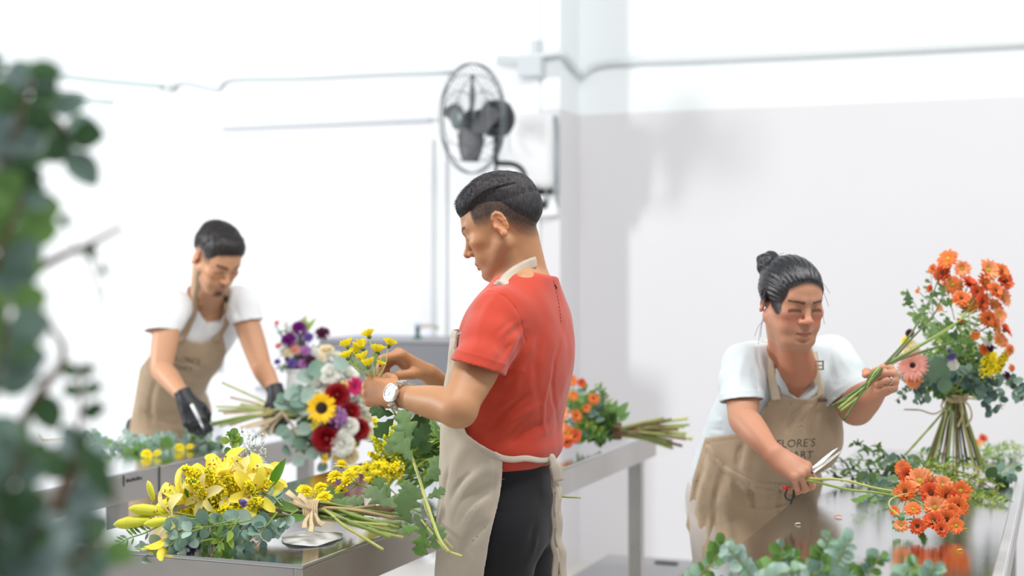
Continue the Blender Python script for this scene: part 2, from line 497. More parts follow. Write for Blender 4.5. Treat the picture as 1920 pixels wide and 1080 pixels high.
# tap fittings on the bench
t = on_wall(783, 640, WL-.3)[0]
root = empty('water_tap', tuple(G(t, WL-.3, zb+.004))); root.rotation_euler = (0, 0, -TH)
tag(root, 'small green and brass tap standing on the grey bench beside the pipe', 'tap')
mb = MB(); mb.lathe([(.022, 0), (.022, .01), (.012, .014), (.012, .05), (.014, .052), (.014, .06)], 12); mb.build('tap_body', mat('green tap', rgb(62, 108, 104), .4), root)
mb = MB(); mb.tube([(0, 0, .05), (.03, .0, .062), (.075, .02, .064), (.1, .03, .05)], .008); mb.build('spout', mat('brass spout', rgb(198, 184, 168), .35), root)
mb = MB(); mb.box((-.02, -.004, .066), (.02, .004, .074)); mb.tube([(0, 0, .056), (0, 0, .07)], .004); mb.build('handle', mat('blue tap handle', rgb(170, 192, 222), .4), root)

# water heater
hx0, hz1 = on_wall(945, 212, WL-.15); hx1, hz0 = on_wall(1032, 352, WL-.15)
root = empty('water_heater', tuple(G((hx0+hx1)/2, WL-.075, hz0))); root.rotation_euler = (0, 0, -TH)
tag(root, 'white rounded water heater mounted on the wall behind the fan', 'water heater')
hh = hz1-hz0; hwd = (hx1-hx0)/2
mb = MB(); mb.box((-hwd, -.065, 0), (hwd, .06, hh)); o = mb.build('casing', M_plast, root, bevel=.04); o.modifiers[0].segments = 4
for z_ in (.2, .7):
    mb = MB(); mb.box((-hwd*.6, .05, hh*z_), (hwd*.6, .073, hh*(z_+.08))); mb.build('wall_bracket', M_greyp, root, smooth=False)
mb = MB(); mb.tube(spline([(hwd+.004, -.02, hh-.02), (hwd+.016, -.02, hh*.8), (hwd+.016, -.02, hh*.35), (hwd+.008, 0, -.02), (hwd-.01, .05, -.09)], 5), .011); mb.build('supply_hose', mat('heater hose', rgb(160, 172, 175), .5), root)
mb = MB(); mb.tube(spline([(hwd-.05, 0, .01), (hwd-.05, 0, -.05), (hwd-.05, .06, -.09)], 5), .008); mb.build('outlet_pipe', M_greyp, root)

# socket
sx, sz = on_wall(1030, 384, WL-.05)
root = empty('power_socket', tuple(G(sx, WL-.0, sz))); root.rotation_euler = (0, 0, -TH)
tag(root, 'white surface socket box on the wall behind the standing man\'s head', 'power socket')
mb = MB(); mb.box((-.055, -.06, -.055), (.04, .002, .05)); mb.build('socket_box', M_plast, root, smooth=False, bevel=.008)
mb = MB(); mb.tube([(-.028, -.05, 0), (-.028, -.072, 0)], .022, 14); mb.build('plug', mat('black green plug', rgb(30, 52, 50), .5), root)
# small grey switch plate behind the left man
sx, sz = on_wall(395, 665, WL-.06)
mb = MB(); mb.box((sx-.02, WL-.075, sz-.085), (sx+.03, WL+.0, sz+.09)); o = grid_obj('wall_switch', mb, mat('grey switch', rgb(190, 190, 200), .5), smooth=False, bevel=.005)
tag(o, 'small grey switch box on the wall beside the left man\'s apron', 'wall switch')
sx, sz = on_wall(505, 729, WL-.06)
mb = MB(); mb.box((sx-.075, WL-.09, sz-.012), (sx+.04, WL+.0, sz+.012)); o = grid_obj('door_handle', mb, mat('grey handle', rgb(165, 168, 176), .4), smooth=False, bevel=.004)
tag(o, 'short grey lever handle on the white door behind the glove', 'door handle')

# ------------------------------------------------------------------ fan
fc = P(884, 222, 6.72)
fdir = np.array([-.80, -.60, -.06]); fdir /= np.linalg.norm(fdir)      # where it blows
fr = np.cross(fdir, ZZ); fr /= np.linalg.norm(fr); fu = np.cross(fr, fdir)
fan = empty('wall_fan', tuple(fc)); tag(fan, 'black wall-mounted fan with a round wire guard above the standing man', 'fan')
def fl(a, b, c): return fr*a + fu*b + fdir*c          # local: across, up, out (relative to the fan centre)
R0 = .258
for sgn, name in ((1, 'front_guard'), (-1, 'rear_guard')):
    mb = MB(); dep = .075
    prof = lambda t: dep*sgn*(1-t**2.6)+.01*sgn
    for j in range(30):
        w = 2*math.pi*j/44
        mb.tube([fl(math.cos(w+.25*(1-t))*R0*t, math.sin(w+.25*(1-t))*R0*t, prof(t)) for t in (.2, .4, .6, .75, .88, .96, 1)], .0012, 4, cap=False)
    for t in (.2, .5, .78, 1.0):
        mb.tube([fl(math.cos(w)*R0*t, math.sin(w)*R0*t, prof(t)) for w in np.linspace(0, 2*math.pi, 41)], .0042 if t == 1 else .0025, 5, cap=False)
    if sgn == 1: mb.ball(fl(0, 0, .085), (.05, .05, .012), 12, 6, M=np.array([fr, fu, fdir]).T)
    mb.build(name, M_wire, fan)
for k in range(4):
    mb = MB(); w0 = math.radians(90*k+8); V = []; nn = 9
    for i in range(nn):
        t = i/(nn-1); r = .035+t*.17; wd_ = .03+.062*math.sin(math.pi*min(1, t*.9+.1))
        for j in range(5):
            s = (j-2)/2
            a = w0 + s*wd_/max(r, .05)*.75; V.append(fl(math.cos(a)*r, math.sin(a)*r, .03*s+.012*(1-s*s)))
    Fc = [(i*5+j, i*5+j+1, (i+1)*5+j+1, (i+1)*5+j) for i in range(nn-1) for j in range(4)]
    mb.add(V, Fc); o = mb.build('blade', M_blade, fan); s_ = o.modifiers.new('solid', 'SOLIDIFY'); s_.thickness = .003
MF = np.eye(4); MF[:3, 0] = fr; MF[:3, 1] = fu; MF[:3, 2] = fdir
mb = MB(); mb.lathe([(.01, -.22), (.06, -.215), (.085, -.19), (.09, -.15), (.088, -.11), (.07, -.095), (.045, -.085), (.04, -.03)], 24, M=MF); mb.build('motor', M_dark, fan)
mb = MB(); mb.lathe([(.035, -.035), (.038, .02), (.03, .03), (.01, .034)], 18, M=MF); mb.build('hub', M_dark, fan)
wl_pt = G(on_wall(1012, 362, WL-.02)[0], WL-.02, on_wall(1012, 362, WL)[1]) - fc
base = fl(0, -.07, -.15)
k1 = P(930, 290, 6.80)-fc; k2 = P(930, 306, 6.80)-fc; k3 = P(962, 308, 6.84)-fc; k4 = P(980, 320, 6.86)-fc; k5 = P(990, 346, 6.88)-fc
mb = MB(); mb.tube(spline([base, (base+k1)/2+np.array([.004, 0, 0]), k1, k2], 4), [.022]*4+[.018]*4+[.013]*5)
mb.tube([k2+np.array([0, 0, .01]), k2-np.array([0, 0, .055])], .008); mb.build('yoke', M_dark, fan)
mb = MB(); mb.tube(spline([k2, k3, k4, k5, wl_pt], 5), .013); mb.build('bracket_arm', M_dark, fan)
mb = MB(); mb.box((-.06, -.012, -.06), (.06, .018, .06), M=RM); mb.v[-1] += wl_pt; mb.build('mounting_plate', M_dark, fan, smooth=False, bevel=.004)

# ------------------------------------------------------------------ steel tables
TZ = .90
def table(name_label, u0, u1, w0, w1, apron, legs, shelf=False, apz=None):
    cen = G((u0+u1)/2, (w0+w1)/2)
    root = empty('work_table', tuple(cen)); root.rotation_euler = (0, 0, -TH)
    tag(root, name_label, 'table')
    hu, hw = (u1-u0)/2, (w1-w0)/2
    mb = MB(); mb.box((-hu, -hw, TZ-.008), (hu, hw, TZ)); mb.build('table_top', M_top, root, smooth=False, bevel=.002)
    def ap(nm, lo, hi, mt=M_apr): mb = MB(); mb.box(lo, hi); return mb.build(nm, mt, root, smooth=False, bevel=.003)
    ap('apron', (hu-.02, -hw, TZ-apron), (hu-.001, hw, TZ-.008)); ap('apron', (-hu+.001, -hw, TZ-apron), (-hu+.02, hw, TZ-.008))
    ap('apron', (-hu+.02, -hw+.001, TZ-apron), (hu-.02, -hw+.02, TZ-.008)); ap('apron', (-hu+.02, hw-.02, TZ-apron), (hu-.02, hw-.001, TZ-.008))
    for lu, lw in legs:
        x = (hu-.065)*lu; y = lw-(w0+w1)/2
        o = ap('leg', (x-.025, y-.025, .02), (x+.025, y+.025, TZ-.01), M_leg)
        mb = MB(); mb.lathe([(.02, 0), (.022, .012), (.012, .022)], 12); f = mb.build('foot', M_greyp, o); f.location = (x, y, 0)
        # keep the foot under its own leg (leg geometry is in table space)
    return root, cen, hu, hw
g0 = to_grid(P(567, 1060, .58*F/540)); gE = to_grid(P(1285, 812, .58*F/292))
CT_U1 = g0[0]; CT_U0 = CT_U1-.62; CT_W0 = g0[1]; CT_W1 = gE[1]
t_c = table('long steel work table in the middle beside the man in the red shirt', CT_U0, CT_U1, CT_W0, CT_W1, .09, [(1, CT_W1-.05), (-1, CT_W1-.05), (1, CT_W0+.3), (-1, CT_W0+.3)])
gl = to_grid(P(298, 873, .58*F/353))
LT_U1 = gl[0]; LT_U0 = LT_U1-.54; LT_W0 = gl[1]-2.0; LT_W1 = gl[1]+1.12
t_l = table('steel work table on the left in front of the man in the white shirt', LT_U0, LT_U1, LT_W0, LT_W1, .09, [(1, LT_W1-.1), (-1, LT_W1-.1), (1, gl[1]-.12), (-1, gl[1]-.12), (1, gl[1]-.80), (-1, gl[1]-.80), (1, LT_W0+.1), (-1, LT_W0+.1)])
gr = to_grid(P(1395, 1015, .58*F/495)); gr2 = to_grid(P(1885, 1080, .58*F/560))
RT_U0 = gr[0]; RT_U1 = gr2[0]; RT_W0 = gr[1]-1.1; RT_W1 = to_grid(P(1800, 858, .58*F/338))[1]+.15
t_r = table('polished steel work table on the right in front of the woman', RT_U0, RT_U1, RT_W0, RT_W1, .06, [(1, RT_W1-.1), (-1, RT_W1-.1), (1, RT_W0+.2), (-1, RT_W0+.2)])
# seam and maker plate of the left table
def on_apron(px, py, u):
    d = np.array([(px-CX)/F, 1, -(py-CY)/F]); t = u/(d @ U); q = d*t
    return q @ W, q[2]+CH
wq, zq = on_apron(299, 890, LT_U1); root, cen, hu, hw = t_l; wc = (LT_W0+LT_W1)/2
mb = MB(); mb.box((hu-.001, wq-wc-.003, TZ-.088), (hu+.0012, wq-wc+.003, TZ-.002)); mb.build('apron_seam', M_navy, root, smooth=False)
w1_, z1_ = on_apron(233, 902, LT_U1); w2_, z2_ = on_apron(266, 893, LT_U1)
mb = MB(); mb.box((hu-.001, w1_-wc-.004, z1_-.016), (hu+.0012, w1_-wc, z1_+.016));
for j in range(9):
    a = w1_-wc+.012+j*(w2_-w1_-.01)/9
    mb.box((hu-.001, a, z1_-.006+.001*(j % 2)), (hu+.0012, a+(w2_-w1_)/13, z1_+.004-.002*(j % 3)))
mb.build('maker_mark', M_navy, root, smooth=False)
# lip along the right table's far long edge
root, cen, hu, hw = t_r
mb = MB(); mb.box((hu-.022, -hw, TZ), (hu, hw, TZ+.012)); mb.build('edge_lip', brushed_steel('pale steel lip', (.75, .75, .76), .4), root, smooth=False, bevel=.003)

# grey-lidded crate on the floor behind the middle table
cp = P(1190, 1062, 5.95); root = empty('storage_crate', (cp[0], cp[1], 0)); root.rotation_euler = (0, 0, -TH)
tag(root, 'flat grey-lidded dark crate on the floor behind the middle table', 'crate')
mb = MB(); mb.box((-.19, -.27, 0), (.19, .25, .235)); mb.build('crate_body', M_navy, root, smooth=False, bevel=.01)
mb = MB(); mb.box((-.2, -.28, .235), (.2, .26, .262)); mb.build('lid', M_lid, root, smooth=False, bevel=.008)
mb = MB(); mb.box((.05, .12, .262), (.15, .15, .272)); mb.build('lid_handle', M_navy, root, smooth=False, bevel=.004)
# ------------------------------------------------------------------ flowers and leaves
def leafm(name, c, trans=.25, rough=.5, var=.12, sc=25): return mat(name, c, rough, spec=.35, trans=trans, noise=(sc, var))
G_euc = leafm('eucalyptus leaf', rgb(128, 158, 142), .25, .6)
G_euc2 = leafm('pale eucalyptus leaf', rgb(166, 190, 178), .25, .6)
G_dark = leafm('dark green leaf', rgb(74, 106, 62), .25, .45)
G_mid = leafm('mid green leaf', rgb(108, 146, 72), .3, .5)
G_mum = leafm('chrysanthemum leaf', rgb(130, 162, 108), .3, .6)
G_lime = leafm('lime green leaf', rgb(156, 182, 74), .35, .5)
G_olive = leafm('olive green foliage', rgb(132, 142, 48), .3, .5)
G_stem = mat('green stem', rgb(140, 160, 80), .5, noise=(30, .1))
G_stem2 = mat('yellow green stem', rgb(186, 190, 110), .5, noise=(30, .12))
G_stemd = mat('dark green stem', rgb(86, 104, 52), .5, noise=(30, .12))
G_twig = mat('brown twig', rgb(120, 92, 68), .7, noise=(40, .2))
G_straw = mat('straw brown stem', rgb(196, 168, 124), .6, noise=(30, .15))
G_raffia = mat('raffia', rgb(226, 204, 166), .7, noise=(60, .1), trans=.1)
P_yel = mat('yellow petal', rgb(255, 242, 64), .6, trans=.3, noise=(60, .06), spec=.2)
P_lily = mat('lily yellow petal', rgb(255, 238, 90), .5, trans=.35, noise=(20, .08), spec=.3)
P_lily2 = mat('pale lily petal', rgb(255, 244, 170), .5, trans=.35, noise=(20, .06), spec=.3)
P_bud = mat('green yellow bud', rgb(222, 222, 70), .5, trans=.2, noise=(20, .1))
P_gold = mat('goldenrod yellow', rgb(255, 236, 30), .8, noise=(90, .08))
P_gold2 = mat('greenish goldenrod', rgb(222, 222, 40), .8, noise=(90, .15))
P_sun = mat('sunflower petal', rgb(255, 210, 16), .6, trans=.25, noise=(40, .08))
P_suncore = mat('sunflower disc', rgb(48, 26, 14), .9, noise=(200, .4), bump=(300, .8, .003))
P_org = mat('orange petal', rgb(236, 132, 72), .6, trans=.25, noise=(60, .12), spec=.2)
P_org2 = mat('coral orange petal', rgb(226, 108, 66), .6, trans=.25, noise=(60, .12), spec=.2)
P_org3 = mat('apricot petal', rgb(242, 166, 116), .6, trans=.25, noise=(60, .1), spec=.2)
P_core = mat('yellow green flower centre', rgb(190, 178, 40), .8, bump=(400, .6, .002))
P_core2 = mat('brown flower centre', rgb(96, 56, 30), .8, bump=(400, .6, .002))
P_red = mat('deep red petal', rgb(150, 10, 22), .55, trans=.1, noise=(30, .15))
P_mag = mat('magenta petal', rgb(206, 18, 96), .6, trans=.2, noise=(40, .1))
P_pink = mat('blush pink petal', rgb(242, 176, 160), .6, trans=.3, noise=(20, .1))
P_lil = mat('lilac floret', rgb(190, 130, 196), .7, trans=.2, noise=(40, .12))
P_pur = mat('purple petal', rgb(118, 14, 124), .6, trans=.15, noise=(40, .15))
P_plum = mat('dark plum petal', rgb(84, 16, 60), .6, trans=.1, noise=(40, .2))
P_whi = mat('white petal', rgb(240, 240, 232), .6, trans=.25, noise=(30, .04))
P_cream = mat('cream petal', rgb(244, 232, 196), .6, trans=.25, noise=(30, .05))
P_vio = mat('violet floret', rgb(120, 96, 176), .7, trans=.2, noise=(60, .15))
P_dgreen = mat('flower calyx', rgb(96, 116, 60), .6)
M_paper = mat('white paper', rgb(240, 240, 240), .7, trans=.15, bump=(40, .3, .003))

def basis(d, twist=0.):
    """rotation whose z column is d"""
    d = np.array(d, float); d /= np.linalg.norm(d)
    a = np.array([0, 0, 1.0]) if abs(d[2]) < .92 else np.array([1.0, 0, 0])
    x = np.cross(a, d); x /= np.linalg.norm(x); y = np.cross(d, x)
    c, s = math.cos(twist), math.sin(twist)
    return np.stack([x*c+y*s, -x*s+y*c, d], 1)

def petal(L, w, lift, curl, n=5, tip=.5, notch=0., base=.25, fold_=.12):
    """grid of a petal lying along +x: returns (verts n x 3 cols), faces"""
    V = []; Fc = []; x = 0; z = 0; a = lift
    for i in range(n):
        t = i/(n-1)
        ww = w*(base+(1-base)*math.sin(math.pi*min(1, .08+t*.92*(1-tip*.45)))**.8)
        if i == n-1: ww *= (.30 if notch == 0 else .75)
        if i: x += math.cos(a)*L/(n-1); z += math.sin(a)*L/(n-1); a -= curl/(n-1)
        V += [[x, -ww/2, z+fold_*ww], [x-(notch*L if i == n-1 else 0), 0, z], [x, ww/2, z+fold_*ww]]
    for i in range(n-1):
        for j in range(2): Fc.append((i*3+j, i*3+j+1, (i+1)*3+j+1, (i+1)*3+j))
    return np.array(V), Fc

def ring(mb, N, r0, L, w, lift, curl, z0=0, m=0, jit=.15, seed=0, **kw):
    r = random.Random(seed)
    for k in range(N):
        a = 2*math.pi*(k+r.uniform(-.25, .25))/N
        V, Fc = petal(L*(1+r.uniform(-jit, jit)), w*(1+r.uniform(-jit, jit)), lift+r.uniform(-jit, jit), curl+r.uniform(-jit, jit), **kw)
        V = V+[r0, 0, z0]; c, s = math.cos(a), math.sin(a)
        mb.add(V @ np.array([[c, s, 0], [-s, c, 0], [0, 0, 1]]), Fc, m)

PROTO = {}
def proto(name, fn):
    if name not in PROTO: PROTO[name] = fn()
    return PROTO[name]
def me_of(mb, mats):
    """mesh datablock from a builder"""
    o = mb.build('m', mats); me = o.data; bpy.data.objects.remove(o); return me

def daisy_parts(R, pet, core, layers=2, seed=0, N=18, cup=.35):
    """[(part name, mesh)] of a chrysanthemum: petals, centre, calyx"""
    mb = MB()
    for l in range(layers): ring(mb, N, R*.16, R*(.92-.16*l), R*.30, cup*.6+.32*l, .35+.1*l, z0=.012*l*R*8*.1, seed=seed+l, jit=.14, notch=.03)
    a = me_of(mb, [pet])
    mb = MB(); mb.ball((0, 0, R*.06), (R*.24, R*.24, R*.14), 12, 6)
    b = me_of(mb, [core])
    mb = MB(); mb.lathe([(R*.06, -R*.30), (R*.22, -R*.22), (R*.28, -R*.05), (R*.18, R*.02)], 10)
    c = me_of(mb, [P_dgreen])
    return [('petals', a), ('flower_centre', b), ('calyx', c)]
def pom_parts(R, pet, seed=0, layers=5, N=16):
    mb = MB()
    for l in range(layers): ring(mb, max(6, N-2*l), R*(.30-.05*l), R*(.85-.10*l), R*.34, -.15+.36*l, .5, z0=R*.05*l, seed=seed+l, notch=.02)
    mb.ball((0, 0, R*.15), (R*.35, R*.35, R*.3), 8, 5)
    a = me_of(mb, [pet]); mb = MB(); mb.lathe([(R*.06, -R*.4), (R*.2, -R*.3), (R*.3, -R*.08), (R*.2, R*.02)], 8); return [('petals', a), ('calyx', me_of(mb, [P_dgreen]))]
def rose_parts(R, pet, seed=0):
    mb = MB(); r = random.Random(seed)
    for l in range(6):
        rr = R*(.08+.15*l); N = 3+l
        for k in range(N):
            a = 2*math.pi*(k/N)+l*1.1+r.uniform(-.2, .2)
            V, Fc = petal(R*(1.15-.03*l), R*(.55+.16*l), 1.50-.16*l, -.2+.38*l, n=6, base=.5, fold_=.16, tip=.15, notch=.0)
            V[-3:] = V[-3:]+(V[-6:-3]-V[-3:])*.4; V = V+[rr*.6, 0, -R*.45+.02*R*l]; c, s = math.cos(a), math.sin(a)
            mb.add(V @ np.array([[c, s, 0], [-s, c, 0], [0, 0, 1]]), Fc)
    mb.ball((0, 0, R*.05), (R*.35, R*.35, R*.5), 8, 5)
    a = me_of(mb, [pet]); mb = MB(); mb.lathe([(R*.06, -R*.7), (R*.3, -R*.6), (R*.45, -R*.35)], 8); return [('petals', a), ('calyx', me_of(mb, [P_dgreen]))]
def sunflower_parts(R):
    mb = MB(); ring(mb, 21, R*.36, R*.64, R*.24, .15, .2, seed=3, jit=.1); ring(mb, 21, R*.36, R*.58, R*.22, .35, .2, z0=R*.03, seed=5, jit=.12)
    a = me_of(mb, [P_sun]); mb = MB(); mb.ball((0, 0, R*.03), (R*.40, R*.40, R*.12), 24, 8); mb.ball((0, 0, R*.12), (R*.17, R*.17, R*.05), 16, 6, m=1)
    b = me_of(mb, [P_suncore, mat('sunflower eye', rgb(30, 20, 10), .9)])
    mb = MB(); mb.lathe([(R*.08, -R*.25), (R*.3, -R*.15), (R*.42, -R*.02)], 12); return [('petals', a), ('flower_disc', b), ('calyx', me_of(mb, [P_dgreen]))]
def gerbera_parts(R, pet, core, seed=1):
    mb = MB(); ring(mb, 24, R*.2, R*.8, R*.19, .12, .2, seed=seed, jit=.08); ring(mb, 22, R*.18, R*.66, R*.17, .3, .2, z0=R*.03, seed=seed+1, jit=.08); ring(mb, 20, R*.16, R*.25, R*.07, .7, .3, z0=R*.05, seed=seed+2)
    a = me_of(mb, [pet]); mb = MB(); mb.ball((0, 0, R*.06), (R*.17, R*.17, R*.08), 14, 6); b = me_of(mb, [core])
    mb = MB(); mb.lathe([(R*.07, -R*.3), (R*.2, -R*.2), (R*.26, -R*.02)], 10); return [('petals', a), ('flower_centre', b), ('calyx', me_of(mb, [P_dgreen]))]
def lily_parts(R, open_=.7, m1=None, seed=0):
    mb = MB(); r = random.Random(seed)
    for k in range(6):
        a = math.pi/3*k; w = R*(.40 if k % 2 else .52)
        V, Fc = petal(R*1.25, w, 1.25-open_*.6+.1*(k % 2)+r.uniform(-.08, .08), open_*1.7+r.uniform(-.2, .2), n=9, base=.25, tip=.25, fold_=.20)
        for q in range(len(V)): V[q, 2] += R*.012*math.sin(q*2.3)
        c, s = math.cos(a), math.sin(a); mb.add((V+[R*.05, 0, 0]) @ np.array([[c, s, 0], [-s, c, 0], [0, 0, 1]]), Fc)
    a = me_of(mb, [m1 or P_lily])
    mb = MB()
    for k in range(6):
        w = math.pi/3*k+.3; e = [math.cos(w)*R*.28, math.sin(w)*R*.28, R*.72]
        mb.tube([[0, 0, 0], [e[0]*.4, e[1]*.4, R*.4], e], R*.012, 5); mb.ball(e, (R*.05, R*.05, R*.02), 6, 4, m=1)
    mb.tube([[0, 0, 0], [0, 0, R*.8]], R*.018, 5); mb.ball([0, 0, R*.82], R*.035, 6, 4)
    b = me_of(mb, [P_bud, mat('lily anther', rgb(150, 84, 30), .8)])
    return [('petals', a), ('stamens', b)]
def bud_parts(R, m_=None):
    mb = MB(); mb.lathe([(R*.04, 0), (R*.14, R*.1), (R*.21, R*.5), (R*.22, R*.85), (R*.15, R*1.15), (R*.05, R*1.3), (R*.01, R*1.33)], 6)
    return [('bud', me_of(mb, [m_ or P_bud]))]

def add_flower(parent, parts, loc, d, s=1.0, name='flower', twist=None):
    """a flower as a part of its parent: the petals are the part, centre and calyx its sub-parts"""
    R = basis(d, random.uniform(0, 6.28) if twist is None else twist)
    M4 = Matrix([[*R[0]*s, loc[0]], [*R[1]*s, loc[1]], [*R[2]*s, loc[2]], [0, 0, 0, 1]])
    o = bpy.data.objects.new(name, parts[0][1]); COL.objects.link(o)
    if parent is not None: o.parent = parent; o.matrix_parent_inverse = Matrix.Translation(parent.location).inverted() if parent.rotation_euler[2] == 0 else Matrix.LocRotScale(parent.location, parent.rotation_euler, None).inverted()
    o.matrix_basis = M4
    for n, me in parts[1:]:
        c = bpy.data.objects.new(n, me); COL.objects.link(c); c.parent = o
    return o

def part(parent, mb, name, mats, **kw):
    """mesh built in world space, as a child of an unrotated root"""
    o = mb.build(name, mats, parent, **kw); o.matrix_parent_inverse = Matrix.Translation(parent.location).inverted() if parent.type == 'EMPTY' else Matrix.Identity(4)
    return o

# ---- leaves
def leaf_round(mb, p, d, up, L, w, m=0, cup=.15, bend=.3, n=6):
    """broad rounded leaf from p along d"""
    d = np.array(d, float); d /= np.linalg.norm(d); up = np.array(up, float); up -= d*(up @ d); up /= np.linalg.norm(up)+1e-9; s = np.cross(d, up)
    V = []; Fc = []
    for i in range(n+1):
        t = i/n; ww = w*.5*math.sin(math.pi*min(.985, .03+t*.955))**.62
        z = -bend*t*t*L*.5; c = p+d*(L*t)+up*z
        V += [c-s*ww+up*cup*ww, c-s*ww*.5+up*cup*ww*.25, c, c+s*ww*.5+up*cup*ww*.25, c+s*ww+up*cup*ww]
    for i in range(n):
        for j in range(4): Fc.append((i*5+j, i*5+j+1, (i+1)*5+j+1, (i+1)*5+j))
    mb.add(V, Fc, m)
def leaf_oval(mb, p, d, up, L, w, m=0, bend=.4, cup=.25, n=5):
    d = np.array(d, float); d /= np.linalg.norm(d); up = np.array(up, float); up -= d*(up @ d); up /= np.linalg.norm(up)+1e-9; s = np.cross(d, up)
    V = []; Fc = []
    for i in range(n+1):
        t = i/n; ww = w*.5*(math.sin(math.pi*min(.99, .02+t**.85*.97))**.9)
        c = p+d*(L*t)-up*bend*t*t*L*.5
        V += [c-s*ww+up*cup*ww, c, c+s*ww+up*cup*ww]
    for i in range(n):
        for j in range(2): Fc.append((i*3+j, i*3+j+1, (i+1)*3+j+1, (i+1)*3+j))
    mb.add(V, Fc, m)
def leaf_lobed(mb, p, d, up, L, w, m=0, seed=0, bend=.5):
    """deeply lobed chrysanthemum leaf"""
    r = random.Random(seed)
    d = np.array(d, float); d /= np.linalg.norm(d); up = np.array(up, float); up -= d*(up @ d); up /= np.linalg.norm(up)+1e-9; s = np.cross(d, up)
    prof = [(0, .03), (.09, .05), (.15, .26), (.21, .44), (.27, .47), (.31, .36), (.36, .36), (.42, .62), (.49, .90), (.56, .98), (.60, .84), (.63, .56), (.67, .50), (.72, .66), (.78, .78), (.83, .72), (.86, .52), (.90, .42), (.95, .34), (.985, .2), (1.0, .05)]
    V = []; Fc = []
    for t, h in prof:
        h *= r.uniform(.88, 1.1); ww = w*.5*h
        z = -bend*t*t*L*.45
        sweep = L*.10*h
        c = p+d*(L*t)+up*z
        V += [c-s*ww+d*sweep+up*(-.10*ww+.02*L*math.sin(t*17+seed)), c-s*ww*.5+d*sweep*.4+up*.12*ww, c, c+s*ww*.5+d*sweep*.4+up*.12*ww, c+s*ww+d*sweep+up*(-.10*ww+.02*L*math.cos(t*15+seed))]
    for i in range(len(prof)-1):
        for j in range(4): Fc.append((i*5+j, i*5+j+1, (i+1)*5+j+1, (i+1)*5+j))
    mb.add(V, Fc, m)

def rnd_dir(r, up=.2):
    v = np.array([r.gauss(0, 1), r.gauss(0, 1), r.gauss(up, 1)]); return v/np.linalg.norm(v)

def sprig(pts, kind, size, mats, n=14, seed=0, r0=.0022, r1=.001, start=.15, spread=1.0, pair=True, facing=None):
    """a leafy twig along pts -> MB with slots 0 stem, 1.. leaves. facing = preferred normal of the leaves"""
    r = random.Random(seed); S = spline(pts, 8); k = len(S); mb = MB()
    mb.tube(S, np.linspace(r0, r1, k), 6, 0)
    T = np.gradient(S, axis=0); T /= np.linalg.norm(T, axis=1)[:, None]
    for i in range(n):
        t = start+(1-start)*(i+.5)/n; q = min(k-1, int(t*(k-1))); p = S[q]; tt = T[q]
        a0 = r.uniform(0, 6.28)
        for j in range(2 if pair else 1):
            v = rnd_dir(r); v -= tt*(v @ tt); v /= np.linalg.norm(v)
            if facing is not None and r.random() < .6:
                f = np.array(facing, float); sd = np.cross(tt, f); sd /= np.linalg.norm(sd)+1e-9; v = sd*(1 if j else -1)+v*.35; v /= np.linalg.norm(v)
            d = v*spread+tt*.55; d /= np.linalg.norm(d)
            up = (np.array(facing) if facing is not None else np.array([0, 0, 1.]))+rnd_dir(r)*.6
            L = size*r.uniform(.7, 1.15)*(1-.35*t)
            base = p+d*L*.12; mb.tube([p, base], r1*.8, 4, 0, cap=False)
            m = 1+r.randrange(len(mats)-1)
            if kind == 'round': leaf_round(mb, base, d, up, L, L*.88, m, cup=r.uniform(.0, .3), bend=r.uniform(0, .5))
            elif kind == 'oval': leaf_oval(mb, base, d, up, L, L*.45, m, bend=r.uniform(0, .6))
            elif kind == 'narrow': leaf_oval(mb, base, d, up, L, L*.24, m, bend=r.uniform(0, .6))
            elif kind == 'lobed': leaf_lobed(mb, base, d, up, L, L*.75, m, seed=r.randrange(999), bend=r.uniform(0, .8))
    return mb

def plume(pts, spread, n, bead, m=1, seed=0, stem_r=.0015):
    """a goldenrod / statice plume: many tiny florets about a curved stem"""
    r = random.Random(seed); S = spline(pts, 8); k = len(S); mb = MB(); mb.tube(S, np.linspace(stem_r, stem_r*.5, k), 5, 0)
    for i in range(n):
        t = r.uniform(.12, 1)**.8; q = min(k-1, int(t*(k-1)))
        v = rnd_dir(r); rad = spread*(1.05-t*.75)*r.uniform(.1, 1)**.6; p = S[q]+v*rad
        b = bead*r.uniform(.6, 1.3)
        # a floret: small crossed lozenges
        R_ = basis(rnd_dir(r)); V = np.array([[1, 0, 0], [0, 1, 0], [-1, 0, 0], [0, -1, 0], [0, 0, 1.2], [0, 0, -.8]])*b
        mb.add(V @ R_.T+p, [(0, 1, 4), (1, 2, 4), (2, 3, 4), (3, 0, 4), (1, 0, 5), (2, 1, 5), (3, 2, 5), (0, 3, 5)], m if r.random() < .85 else 0)
    return mb

def stem(parent, pts, r, m_, name='stem', n=7, knots=True, seed=0):
    S = spline(pts, 7); k = len(S); rr = np.full(k, r) if np.isscalar(r) else np.interp(np.linspace(0, 1, k), np.linspace(0, 1, len(r)), r)
    if knots: rr = rr*(1+.22*(np.random.default_rng(seed).uniform(size=k) > .82))
    mb = MB(); mb.tube(S, rr, n);
    return part(parent, mb, name, m_) if parent is not None else mb.build(name, m_)

def root_at(name, p, label, cat, group=None):
    o = empty(name, tuple(p)); tag(o, label, cat, group); return o
TOWARD = np.array([0, -1, .15])
